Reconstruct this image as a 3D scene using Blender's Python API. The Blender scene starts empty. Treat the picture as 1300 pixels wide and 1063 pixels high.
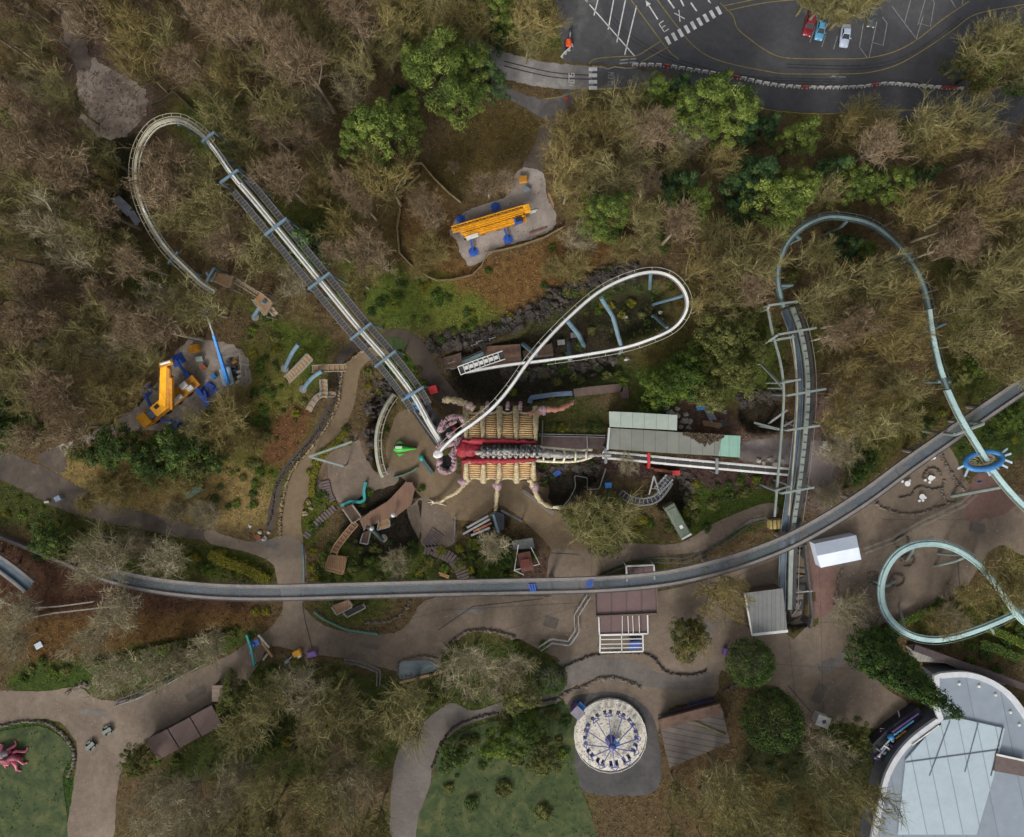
import bpy, bmesh, math, random
import numpy as np
from mathutils import Vector, noise as mnoise
SC = bpy.context.scene
COL = SC.collection
PI = math.pi
# the photograph looks straight down from a drone H metres above the park; S photo pixels are one metre on the ground
H = 138.0; S = 6.5; CX, CY = 650.0, 487.0
def P(px, py, z=0.0):
    k = (1 - z / H) / S
    return Vector(((px - CX) * k, (CY - py) * k, z))
def PL(pts, z=0.0):
    return [P(p[0], p[1], p[2] if len(p) > 2 else z) for p in pts]
def lin(c):
    return tuple((v / 255 / 12.92) if v / 255 <= .04045 else ((v / 255 + .055) / 1.055) ** 2.4 for v in c)
R = random.Random(7)
# ------------------------------------------------------------------ mesh builder
def smooth_line(pts, n=8, closed=False):
    p = [Vector(q) for q in pts]; out = []; m = len(p)
    rng = range(m) if closed else range(m - 1)
    for i in rng:
        if closed: a, b, c, d = p[(i - 1) % m], p[i], p[(i + 1) % m], p[(i + 2) % m]
        else: a, b, c, d = p[max(i - 1, 0)], p[i], p[i + 1], p[min(i + 2, m - 1)]
        for k in range(n):
            t = k / n
            out.append(.5 * ((2 * b) + (c - a) * t + (2 * a - 5 * b + 4 * c - d) * t * t + (3 * b - a - 3 * c + d) * t ** 3))
    if not closed: out.append(p[-1].copy())
    return out
def resample(pts, step):
    out = [pts[0].copy()]; acc = 0.0
    for a, b in zip(pts[:-1], pts[1:]):
        L = (b - a).length
        if L < 1e-9: continue
        d = step - acc
        while d <= L:
            out.append(a + (b - a) * (d / L)); d += step
        acc = L - (d - step)
    return out
def side_of(pts, i, closed=False):
    m = len(pts)
    if closed: t = pts[(i + 1) % m] - pts[(i - 1) % m]
    else: t = pts[min(i + 1, m - 1)] - pts[max(i - 1, 0)]
    s = Vector((t.y, -t.x, 0))
    return s.normalized() if s.length > 1e-9 else Vector((1, 0, 0))
def offset_line(pts, u, v=0.0, closed=False):
    return [p + side_of(pts, i, closed) * u + Vector((0, 0, v)) for i, p in enumerate(pts)]
class MB:
    def __init__(s): s.v = []; s.f = []
    def add(s, vs, fs):
        o = len(s.v); s.v.extend(tuple(v) for v in vs); s.f.extend(tuple(o + i for i in f) for f in fs); return s
    def box(s, c, d, rz=0.0, taper=1.0):
        cx, cy, cz = c; a, b, e = d[0] / 2, d[1] / 2, d[2] / 2; co, si = math.cos(rz), math.sin(rz); vs = []
        for z, k in ((-e, 1), (e, taper)):
            for x, y in ((-a, -b), (a, -b), (a, b), (-a, b)):
                vs.append((cx + (x * co - y * si) * k, cy + (x * si + y * co) * k, cz + z))
        return s.add(vs, [(3, 2, 1, 0), (4, 5, 6, 7), (0, 1, 5, 4), (1, 2, 6, 5), (2, 3, 7, 6), (3, 0, 4, 7)])
    def beam(s, a, b, w, h=None):
        a = Vector(a); b = Vector(b); h = w if h is None else h
        t = (b - a).normalized(); up = Vector((0, 0, 1)) if abs(t.z) < .95 else Vector((1, 0, 0))
        x = t.cross(up).normalized() * (w / 2); y = x.cross(t).normalized() * (h / 2)
        vs = [a - x - y, a + x - y, a + x + y, a - x + y, b - x - y, b + x - y, b + x + y, b - x + y]
        return s.add(vs, [(0, 1, 2, 3), (7, 6, 5, 4), (4, 5, 1, 0), (5, 6, 2, 1), (6, 7, 3, 2), (7, 4, 0, 3)])
    def tube(s, pts, r, n=6, closed=False, cap=True):
        pts = [Vector(p) for p in pts]; m = len(pts); o = len(s.v)
        x = None
        for i, p in enumerate(pts):
            t = (pts[(i + 1) % m] - pts[i - 1]) if closed else (pts[min(i + 1, m - 1)] - pts[max(i - 1, 0)])
            t = t.normalized() if t.length > 1e-9 else Vector((0, 0, 1))
            if x is None:
                up = Vector((0, 0, 1)) if abs(t.z) < .9 else Vector((1, 0, 0)); x = t.cross(up).normalized()
            else:
                x = (x - t * x.dot(t)); x = x.normalized() if x.length > 1e-6 else t.orthogonal().normalized()
            y = t.cross(x); rr = r[i] if isinstance(r, (list, tuple)) else r
            for k in range(n):
                a = 2 * PI * k / n; s.v.append(tuple(p + (x * math.cos(a) + y * math.sin(a)) * rr))
        for i in range(m if closed else m - 1):
            j = (i + 1) % m
            for k in range(n):
                k2 = (k + 1) % n; s.f.append((o + i * n + k, o + i * n + k2, o + j * n + k2, o + j * n + k))
        if cap and not closed:
            s.f.append(tuple(o + k for k in range(n))[::-1]); s.f.append(tuple(o + (m - 1) * n + k for k in range(n)))
        return s
    def sweep(s, pts, prof, closed=False):
        m = len(pts); n = len(prof); o = len(s.v)
        for i, p in enumerate(pts):
            sd = side_of(pts, i, closed)
            for u, v in prof: s.v.append((p.x + sd.x * u, p.y + sd.y * u, p.z + v))
        for i in range(m if closed else m - 1):
            j = (i + 1) % m
            for k in range(n):
                k2 = (k + 1) % n; s.f.append((o + i * n + k, o + j * n + k, o + j * n + k2, o + i * n + k2))
        if not closed:
            s.f.append(tuple(o + k for k in range(n))); s.f.append(tuple(o + (m - 1) * n + k for k in range(n))[::-1])
        return s
    def rail(s, pts, u, v, w, h=None, closed=False):
        h = w if h is None else h; a, b = w / 2, h / 2
        return s.sweep(pts, [(u - a, v - b), (u + a, v - b), (u + a, v + b), (u - a, v + b)], closed)
    def prism(s, poly, z0, z1):
        n = len(poly); area = sum(poly[i][0] * poly[(i + 1) % n][1] - poly[(i + 1) % n][0] * poly[i][1] for i in range(n))
        if area < 0: poly = poly[::-1]
        vs = [(p[0], p[1], z0) for p in poly] + [(p[0], p[1], z1) for p in poly]
        return s.add(vs, [tuple(range(n))[::-1], tuple(range(n, 2 * n))] + [(i, (i + 1) % n, n + (i + 1) % n, n + i) for i in range(n)])
    def quad(s, a, b, c, d): return s.add([a, b, c, d], [(0, 1, 2, 3)])
    def cyl(s, c, r, h, n=14, r2=None):
        r2 = r if r2 is None else r2; c = Vector(c)
        return s.lathe(c, [(0, 0), (r, 0), (r2, h), (0, h)], n)
    def lathe(s, c, prof, n=16, ecc=1.0, rz=0.0):
        o = len(s.v); co, si = math.cos(rz), math.sin(rz)
        for r, z in prof:
            for k in range(n):
                a = 2 * PI * k / n; x, y = r * math.cos(a), r * math.sin(a) * ecc
                s.v.append((c[0] + x * co - y * si, c[1] + x * si + y * co, c[2] + z))
        for i in range(len(prof) - 1):
            for k in range(n):
                k2 = (k + 1) % n; s.f.append((o + i * n + k, o + i * n + k2, o + (i + 1) * n + k2, o + (i + 1) * n + k))
        return s
    def blob(s, c, r, seed=0, amt=.2, n=10, m=6, freq=1.3):
        if not isinstance(r, (tuple, list)): r = (r, r, r)
        vs = []; c = Vector(c)
        for i in range(m + 1):
            th = PI * i / m
            for k in range(n):
                a = 2 * PI * k / n; d = Vector((math.sin(th) * math.cos(a), math.sin(th) * math.sin(a), math.cos(th)))
                q = 1 + amt * mnoise.noise(d * freq + Vector((seed * 3.1, seed * 1.7, seed)))*2
                vs.append((c.x + d.x * r[0] * q, c.y + d.y * r[1] * q, c.z + d.z * r[2] * q))
        fs = []
        for i in range(m):
            for k in range(n):
                k2 = (k + 1) % n; fs.append((i * n + k, (i + 1) * n + k, (i + 1) * n + k2, i * n + k2))
        return s.add(vs, fs)
    def build(s, name, mat, parent=None, smooth=False, bevel=0.0):
        off = Vector((0, 0, 0)); q = parent
        while q is not None: off += q.location; q = q.parent
        me = bpy.data.meshes.new(name)
        me.from_pydata([(v[0] - off.x, v[1] - off.y, v[2] - off.z) for v in s.v], [], s.f)
        me.materials.append(mat)
        if smooth: me.polygons.foreach_set('use_smooth', [True] * len(me.polygons))
        o = bpy.data.objects.new(name, me); COL.objects.link(o); o.parent = parent
        if bevel:
            b = o.modifiers.new('bevel', 'BEVEL'); b.width = bevel; b.segments = 2; b.limit_method = 'ANGLE'
        return o
def tag(o, label, cat, group=None, kind=None):
    if label: o['label'] = label
    if cat: o['category'] = cat
    if group: o['group'] = group
    if kind: o['kind'] = kind
    return o
def T(name, label, cat, loc, group=None):
    o = bpy.data.objects.new(name, None); COL.objects.link(o); o.location = loc; o.empty_display_size = .5
    return tag(o, label, cat, group)
def struct(o): o['kind'] = 'structure'; return o
def copy_tree(o, parent=None):
    c = o.copy(); COL.objects.link(c); c.parent = parent
    for ch in list(o.children): copy_tree(ch, c)
    return c
# ------------------------------------------------------------------ materials
def nodes(name):
    m = bpy.data.materials.new(name); m.use_nodes = True; nt = m.node_tree; b = nt.nodes['Principled BSDF']
    return m, nt, b
def nd(nt, t, **kw):
    n = nt.nodes.new(t)
    for k, v in kw.items():
        if k in n.inputs: n.inputs[k].default_value = v
        else: setattr(n, k, v)
    return n
def ramp(nt, stops):
    r = nt.nodes.new('ShaderNodeValToRGB'); e = r.color_ramp.elements
    while len(e) < len(stops): e.new(.5)
    for i, (p, c) in enumerate(stops): e[i].position = p; e[i].color = (*c, 1)
    return r
MATS = {}
def M(name, col, rough=.7, var=.3, scale=1.5, metal=0.0, col2=None, fine=9.0, bump=0.0, world=False):
    """col in display sRGB 0-255; two octaves of noise vary it (dirt, fading)."""
    if name in MATS: return MATS[name]
    m, nt, b = nodes(name); L = nt.links.new
    tc = nd(nt, 'ShaderNodeTexCoord'); src = tc.outputs['Object']
    if world: src = nd(nt, 'ShaderNodeNewGeometry').outputs['Position']
    n1 = nd(nt, 'ShaderNodeTexNoise', Scale=scale, Detail=6.0, Roughness=.65); L(src, n1.inputs['Vector'])
    n2 = nd(nt, 'ShaderNodeTexNoise', Scale=scale * fine, Detail=3.0, Roughness=.6); L(src, n2.inputs['Vector'])
    c = np.array(lin(col)); d = np.array(lin(col2)) if col2 else c * (1 + var)
    lo = c * (1 - var) if not col2 else c
    r = ramp(nt, [(.32, tuple(lo)), (.68, tuple(np.minimum(d, .95)))]); L(n1.outputs['Fac'], r.inputs['Fac'])
    mp = nd(nt, 'ShaderNodeMapRange'); mp.inputs['From Min'].default_value = .25; mp.inputs['From Max'].default_value = .75
    mp.inputs['To Min'].default_value = 1 - var * .6; mp.inputs['To Max'].default_value = 1 + var * .5
    L(n2.outputs['Fac'], mp.inputs['Value'])
    mx = nd(nt, 'ShaderNodeVectorMath', operation='SCALE'); L(r.outputs['Color'], mx.inputs[0]); L(mp.outputs['Result'], mx.inputs['Scale'])
    L(mx.outputs[0], b.inputs['Base Color']); b.inputs['Roughness'].default_value = rough; b.inputs['Metallic'].default_value = metal
    if bump:
        bm = nd(nt, 'ShaderNodeBump', Strength=bump, Distance=.05); L(n2.outputs['Fac'], bm.inputs['Height']); L(bm.outputs['Normal'], b.inputs['Normal'])
    MATS[name] = m; return m
def paving(name, base, dark, light, rough=.85, specks=None, big=.09, streak=False):
    """worn ground surface: broad stains, medium mottling, fine grit."""
    m, nt, b = nodes(name); L = nt.links.new; src = nd(nt, 'ShaderNodeNewGeometry').outputs['Position']
    n1 = nd(nt, 'ShaderNodeTexNoise', Scale=big, Detail=8.0, Roughness=.68, Distortion=.6); L(src, n1.inputs['Vector'])
    r1 = ramp(nt, [(.3, lin(dark)), (.5, lin(base)), (.72, lin(light))]); L(n1.outputs['Fac'], r1.inputs['Fac'])
    n2 = nd(nt, 'ShaderNodeTexNoise', Scale=.9, Detail=7.0, Roughness=.72); L(src, n2.inputs['Vector'])
    n3 = nd(nt, 'ShaderNodeTexNoise', Scale=6.0, Detail=4.0, Roughness=.7); L(src, n3.inputs['Vector'])
    a = nd(nt, 'ShaderNodeMath', operation='MULTIPLY_ADD'); L(n2.outputs['Fac'], a.inputs[0]); a.inputs[1].default_value = .9; a.inputs[2].default_value = .1
    a2 = nd(nt, 'ShaderNodeMath', operation='MULTIPLY_ADD'); L(n3.outputs['Fac'], a2.inputs[0]); a2.inputs[1].default_value = .9; L(a.outputs[0], a2.inputs[2])
    sc = nd(nt, 'ShaderNodeVectorMath', operation='SCALE'); L(r1.outputs['Color'], sc.inputs[0]); L(a2.outputs[0], sc.inputs['Scale'])
    out = sc.outputs[0]
    if specks:
        v = nd(nt, 'ShaderNodeTexVoronoi', Scale=1.1); L(src, v.inputs['Vector'])
        n4 = nd(nt, 'ShaderNodeTexNoise', Scale=.22, Detail=4.0); L(src, n4.inputs['Vector'])
        lt = nd(nt, 'ShaderNodeMapRange'); lt.inputs['From Min'].default_value = .12; lt.inputs['From Max'].default_value = .2; lt.inputs['To Min'].default_value = 1; lt.inputs['To Max'].default_value = 0; L(v.outputs['Distance'], lt.inputs['Value'])
        g = nd(nt, 'ShaderNodeMath', operation='GREATER_THAN'); L(n4.outputs['Fac'], g.inputs[0]); g.inputs[1].default_value = .5
        mm = nd(nt, 'ShaderNodeMath', operation='MULTIPLY'); L(lt.outputs[0], mm.inputs[0]); L(g.outputs[0], mm.inputs[1])
        mix = nd(nt, 'ShaderNodeMix', data_type='RGBA'); L(mm.outputs[0], mix.inputs['Factor']); L(out, mix.inputs['A']); mix.inputs['B'].default_value = (*lin(specks), 1); out = mix.outputs['Result']
    L(out, b.inputs['Base Color']); b.inputs['Roughness'].default_value = rough
    bm = nd(nt, 'ShaderNodeBump', Strength=.4, Distance=.05); L(n3.outputs['Fac'], bm.inputs['Height']); L(bm.outputs['Normal'], b.inputs['Normal'])
    return m
def attr_mat(name, stops, rough=.8, tint=.25, spec=.2):
    """colour from a per-leaf random attribute plus a per-plant shift."""
    m, nt, b = nodes(name); L = nt.links.new
    at = nd(nt, 'ShaderNodeAttribute', attribute_name='tone'); oi = nd(nt, 'ShaderNodeObjectInfo')
    ad = nd(nt, 'ShaderNodeMath', operation='MULTIPLY_ADD'); L(oi.outputs['Random'], ad.inputs[0]); ad.inputs[1].default_value = tint; 
    sb = nd(nt, 'ShaderNodeMath', operation='SUBTRACT'); L(at.outputs['Fac'], sb.inputs[0]); sb.inputs[1].default_value = tint / 2
    L(sb.outputs[0], ad.inputs[2]); r = ramp(nt, [(p, lin(c)) for p, c in stops]); L(ad.outputs[0], r.inputs['Fac'])
    L(r.outputs['Color'], b.inputs['Base Color']); b.inputs['Roughness'].default_value = rough
    b.inputs['Specular IOR Level'].default_value = spec
    MATS[name] = m; return m
def stripes(name, c1, c2, scale, axis='X', rough=.6, rz=0.0, metal=0.0, dirt=.25, width=.12):
    """sheeted roofs / boards: thin seams at an even pitch over a stained base."""
    m, nt, b = nodes(name); L = nt.links.new; tc = nd(nt, 'ShaderNodeTexCoord')
    mp = nd(nt, 'ShaderNodeMapping'); mp.inputs['Rotation'].default_value = (0, 0, rz); L(tc.outputs['Object'], mp.inputs['Vector'])
    sx = nd(nt, 'ShaderNodeSeparateXYZ'); L(mp.outputs[0], sx.inputs[0])
    f = nd(nt, 'ShaderNodeMath', operation='MULTIPLY'); L(sx.outputs[axis], f.inputs[0]); f.inputs[1].default_value = scale
    fr = nd(nt, 'ShaderNodeMath', operation='FRACT'); L(f.outputs[0], fr.inputs[0])
    lt = nd(nt, 'ShaderNodeMath', operation='LESS_THAN'); L(fr.outputs[0], lt.inputs[0]); lt.inputs[1].default_value = width
    fl = nd(nt, 'ShaderNodeMath', operation='FLOOR'); L(f.outputs[0], fl.inputs[0])
    wn = nd(nt, 'ShaderNodeTexWhiteNoise', noise_dimensions='1D'); L(fl.outputs[0], wn.inputs['W'])
    n1 = nd(nt, 'ShaderNodeTexNoise', Scale=.5, Detail=7.0, Roughness=.7); L(tc.outputs['Object'], n1.inputs['Vector'])
    mix = nd(nt, 'ShaderNodeMix', data_type='RGBA'); L(lt.outputs[0], mix.inputs['Factor']); mix.inputs['A'].default_value = (*lin(c1), 1); mix.inputs['B'].default_value = (*lin(c2), 1)
    k = nd(nt, 'ShaderNodeMath', operation='MULTIPLY_ADD'); L(n1.outputs['Fac'], k.inputs[0]); k.inputs[1].default_value = dirt * 4; k.inputs[2].default_value = 1 - dirt * 2
    k2 = nd(nt, 'ShaderNodeMath', operation='MULTIPLY_ADD'); L(wn.outputs['Value'], k2.inputs[0]); k2.inputs[1].default_value = dirt; L(k.outputs[0], k2.inputs[2])
    sc = nd(nt, 'ShaderNodeVectorMath', operation='SCALE'); L(mix.outputs['Result'], sc.inputs[0]); L(k2.outputs[0], sc.inputs['Scale'])
    L(sc.outputs[0], b.inputs['Base Color']); b.inputs['Roughness'].default_value = rough; b.inputs['Metallic'].default_value = metal
    MATS[name] = m; return m
# ------------------------------------------------------------------ world, sun, camera
w = bpy.data.worlds.new('World'); SC.world = w; w.use_nodes = True; nt = w.node_tree
sky = nt.nodes.new('ShaderNodeTexSky'); sky.sky_type = 'NISHITA'; sky.sun_disc = False
SUN_EL, SUN_AZ = math.radians(38), math.radians(200)      # azimuth clockwise from +Y: light from the bottom, slightly left
sky.sun_elevation = SUN_EL; sky.sun_rotation = SUN_AZ; sky.air_density = 1.2; sky.dust_density = 5.0; sky.ozone_density = .6
hs = nt.nodes.new('ShaderNodeHueSaturation'); hs.inputs['Saturation'].default_value = .28
bg = nt.nodes['Background']; bg.inputs['Strength'].default_value = .135
nt.links.new(sky.outputs[0], hs.inputs['Color']); nt.links.new(hs.outputs[0], bg.inputs['Color'])
sl = bpy.data.lights.new('sun', 'SUN'); sl.energy = 1.1; sl.angle = math.radians(12); sl.color = (1, .96, .9)
so = bpy.data.objects.new('sun', sl); COL.objects.link(so)
sd = Vector((math.sin(SUN_AZ) * math.cos(SUN_EL), math.cos(SUN_AZ) * math.cos(SUN_EL), math.sin(SUN_EL)))
so.rotation_euler = sd.to_track_quat('Z', 'Y').to_euler()
cam = bpy.data.cameras.new('camera'); co = bpy.data.objects.new('camera', cam); COL.objects.link(co); SC.camera = co
co.location = (0, 0, H); co.rotation_euler = (0, 0, 0)
cam.sensor_fit = 'HORIZONTAL'; cam.sensor_width = 36; cam.lens = 36 * H * S / 1300
cam.shift_y = -(531.5 - CY) / 1300; cam.clip_end = 5000; cam.clip_start = 1
SC.view_settings.view_transform = 'Standard'; SC.view_settings.look = 'None'; SC.view_settings.exposure = .26
SC.render.resolution_x = 1024; SC.render.resolution_y = 837
SC.cycles.max_bounces = 5; SC.cycles.transparent_max_bounces = 12
# ------------------------------------------------------------------ polygons in photo pixels (ground plan)
def sdf(X, Y, poly):
    """signed distance (negative inside) of arrays X,Y to a polygon of (x,y)"""
    n = len(poly); d = np.full(X.shape, 1e18); ins = np.zeros(X.shape, bool)
    for i in range(n):
        ax, ay = poly[i]; bx, by = poly[(i + 1) % n]; ex, ey = bx - ax, by - ay; q = ex * ex + ey * ey + 1e-12
        t = np.clip(((X - ax) * ex + (Y - ay) * ey) / q, 0, 1)
        d = np.minimum(d, (X - ax - ex * t) ** 2 + (Y - ay - ey * t) ** 2)
        if abs(ey) > 1e-9: ins ^= ((ay > Y) != (by > Y)) & (X < ex * (Y - ay) / ey + ax)
    d = np.sqrt(d); return np.where(ins, -d, d)
def sstep(t): t = np.clip(t, 0, 1); return t * t * (3 - 2 * t)
def rnd(poly, n=5): return [(v.x, v.y) for v in smooth_line([Vector((a, b, 0)) for a, b in poly], n, True)]
# pits and banks: polygon px, depth m, width of the sloping edge in px
PITS = [
 ([(560,452),(620,425),(690,398),(740,372),(800,352),(850,362),(862,400),(840,425),(790,445),(800,470),(760,492),(700,512),(640,514),(590,508)], 5.5, 22),
 ([(486,478),(508,486),(506,505),(492,530),(486,560),(488,585),(476,600),(468,570),(466,520)], 5, 9),
 ([(452,680),(470,640),(500,628),(530,622),(535,690),(505,700),(480,715),(455,725)], 3, 10),
 ([(680,625),(690,598),(715,590),(760,592),(765,612),(745,622),(722,640),(700,645)], 4, 9),
 ([(840,600),(858,598),(876,602),(880,640),(865,655),(845,652),(830,640)], 4, 10),
 ([(936,520),(950,502),(990,500),(1005,520),(1000,545),(958,553),(940,540)], 4, 9),
 ([(996,700),(1020,688),(1024,720),(1028,780),(1022,798),(998,798),(994,760)], 4, 6),
 ([(585,668),(620,655),(632,648),(650,655),(640,680),(610,685)], 3, 7),
]
def height(X, Y):
    """terrain height at world X,Y (numpy arrays)"""
    px = X * S + CX; py = CY - Y * S
    h = np.zeros(X.shape)
    for poly, dep, ed in PITS:
        d = sdf(px, py, rnd(poly, 3)); h = np.minimum(h, -dep * .62 * sstep(-d / (ed * 1.15)))
    r = np.hypot(X, Y); far = np.clip((r - 150) / 600, 0, 1)
    return h + far * (18 * np.sin(X * .006 + 1) * np.cos(Y * .005) + 4)
def hz(x, y): return float(height(np.array([x]), np.array([y]))[0])
def G(px, py, dz=0.0):
    """point standing on the terrain"""
    p = P(px, py, 0)
    z = hz(p.x, p.y)
    if z < -.3: p = P(px, py, z); z = hz(p.x, p.y)
    p.z = z + dz; return p
# colour of the soil and its ground cover: polygon px, sRGB, feather px
LIT = (90,78,58); OLV = (90,90,50); BRK = (96,74,48); GRN = (62,80,32); DRK = (38,34,29); ROCK = (50,46,42); LAWN = (54,76,32); RED = (78,54,47); SOIL = (96,84,77)
ZONES = [
 ([(95,10),(125,40),(150,70),(190,110),(195,150),(165,175),(110,180),(92,120),(85,50)], (118,101,94), 12),
 ([(70,-20),(110,-20),(120,70),(90,80)], (84,68,62), 10),
 ([(110,150),(150,165),(180,180),(168,260),(130,300),(110,240)], (50,52,36), 14),
 ([(490,220),(545,205),(610,130),(690,150),(680,190),(640,220),(600,245),(560,255),(560,330),(500,350)], (80,70,42), 20),
 ([(505,250),(560,240),(585,320),(560,352),(520,335)], (92,74,48), 10),
 ([(560,340),(640,325),(700,300),(760,280),(800,300),(760,340),(700,380),(640,405),(580,420),(550,400)], (106,82,52), 14),
 ([(530,350),(570,355),(640,405),(560,425),(520,400),(480,370)], (90,98,44), 14),
 ([(430,330),(500,340),(540,400),(520,420),(470,410)], (82,96,42), 14),
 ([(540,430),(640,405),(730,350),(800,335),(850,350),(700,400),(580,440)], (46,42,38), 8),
 ([(300,380),(340,420),(360,470),(400,500),(420,430),(400,420),(350,400)], (80,92,40), 14),
 ([(310,430),(360,450),(390,500),(400,560),(350,640),(290,650),(250,600),(300,540)], (92,92,48), 14),
 ([(360,520),(400,520),(380,570),(340,620),(330,570)], (98,72,50), 10),
 ([(330,590),(360,600),(350,650),(320,650)], (64,80,30), 10),
 ([(60,600),(150,560),(330,600),(340,660),(260,665),(130,640)], (128,112,74), 14),
 ([(0,610),(60,625),(150,665),(260,690),(340,735),(240,735),(120,715),(40,675),(-20,660)], (62,68,34), 12),
 ([(-20,690),(60,705),(130,730),(330,765),(320,790),(200,800),(60,790),(-20,760)], (74,54,44), 10),
 ([(40,790),(100,780),(330,775),(320,800),(200,820),(110,835),(50,845),(30,830)], (88,68,42), 10),
 ([(20,850),(110,835),(215,815),(300,800),(320,810),(200,870),(80,885),(20,880)], (60,76,34), 10),
 ([(-20,920),(55,915),(90,935),(95,960),(85,1080),(-20,1080)], (50,72,30), 6),
 ([(265,690),(310,695),(345,720),(345,738),(270,730)], (66,76,30), 6),
 ([(385,690),(400,690),(430,625),(440,600),(420,590),(385,640)], (72,80,32), 6),
 ([(395,560),(430,545),(462,560),(460,620),(440,640),(405,620)], (104,88,80), 8),
 ([(415,700),(460,660),(540,690),(560,720),(550,742),(420,742)], (66,76,34), 10),
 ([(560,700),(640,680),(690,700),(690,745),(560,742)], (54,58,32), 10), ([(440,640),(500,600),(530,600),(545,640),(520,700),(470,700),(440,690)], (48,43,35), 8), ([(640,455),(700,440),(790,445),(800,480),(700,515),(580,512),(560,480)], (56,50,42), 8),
 ([(480,470),(505,440),(525,460),(535,480),(505,480)], (58,78,30), 8),
 ([(700,450),(760,460),(790,450),(810,475),(760,500),(700,512)], (56,66,32), 10),
 ([(740,380),(800,360),(850,370),(840,420),(780,430)], (66,80,34), 12),
 ([(800,480),(880,440),(930,420),(985,410),(990,500),(940,510),(880,510)], (74,84,40), 16),
 ([(865,350),(890,370),(880,420),(830,470),(800,450),(850,420)], (76,72,40), 12),
 ([(880,610),(990,600),(990,650),(900,690),(850,660)], (60,74,30), 8),
 ([(920,730),(990,680),(1000,700),(995,720),(940,725)], (68,78,32), 6),
 ([(905,720),(950,725),(940,775),(900,780),(870,750)], (112,84,58), 12),
 ([(1020,500),(1080,500),(1110,550),(1090,590),(1060,640),(1030,640)], (100,84,80), 12),
 ([(1100,520),(1160,500),(1215,520),(1160,560),(1100,610),(1070,610),(1090,560)], (74,74,38), 12),
 ([(1080,560),(1115,560),(1110,600),(1075,610)], (52,66,30), 8), ([(680,625),(690,598),(715,590),(760,592),(765,612),(745,622),(722,640),(700,645)], (40,37,32), 6),  # last zone: dark soil of the hollow with its shade painted in
 ([(1200,540),(1250,530),(1310,490),(1310,570),(1250,590),(1215,590)], (58,72,32), 8),
 ([(1150,800),(1200,770),(1240,745),(1310,700),(1310,830),(1200,815)], (70,72,36), 10),
 ([(555,985),(560,945),(600,920),(650,905),(720,890),(730,985),(720,1080),(540,1080)], (48,74,30), 5),
 ([(300,840),(420,850),(560,870),(560,900),(490,980),(300,985),(200,990),(280,900)], (62,72,36), 12),
 ([(560,820),(690,820),(700,880),(600,905),(550,890)], (62,72,36), 10),
 ([(650,690),(690,690),(715,735),(690,745),(650,745)], (86,70,64), 6),
 ([(750,690),(790,705),(850,690),(850,700),(780,715),(740,740)], (70,76,34), 6),
 ([(965,930),(1120,930),(1110,980),(1060,1080),(900,1080),(940,960)], (58,62,38), 10),
 ([(640,560),(700,500),(770,520),(770,570),(690,575)], (72,74,42), 10),
 ([(685,575),(780,575),(1000,590),(1000,625),(780,605),(685,605)], (72,58,56), 4),
 ([(880,505),(920,515),(950,545),(945,575),(870,560),(860,520)], (92,74,66), 8),
 ([(945,555),(1010,548),(1060,560),(1060,640),(1020,640),(1005,600),(945,590)], (110,98,94), 8),
]
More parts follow.
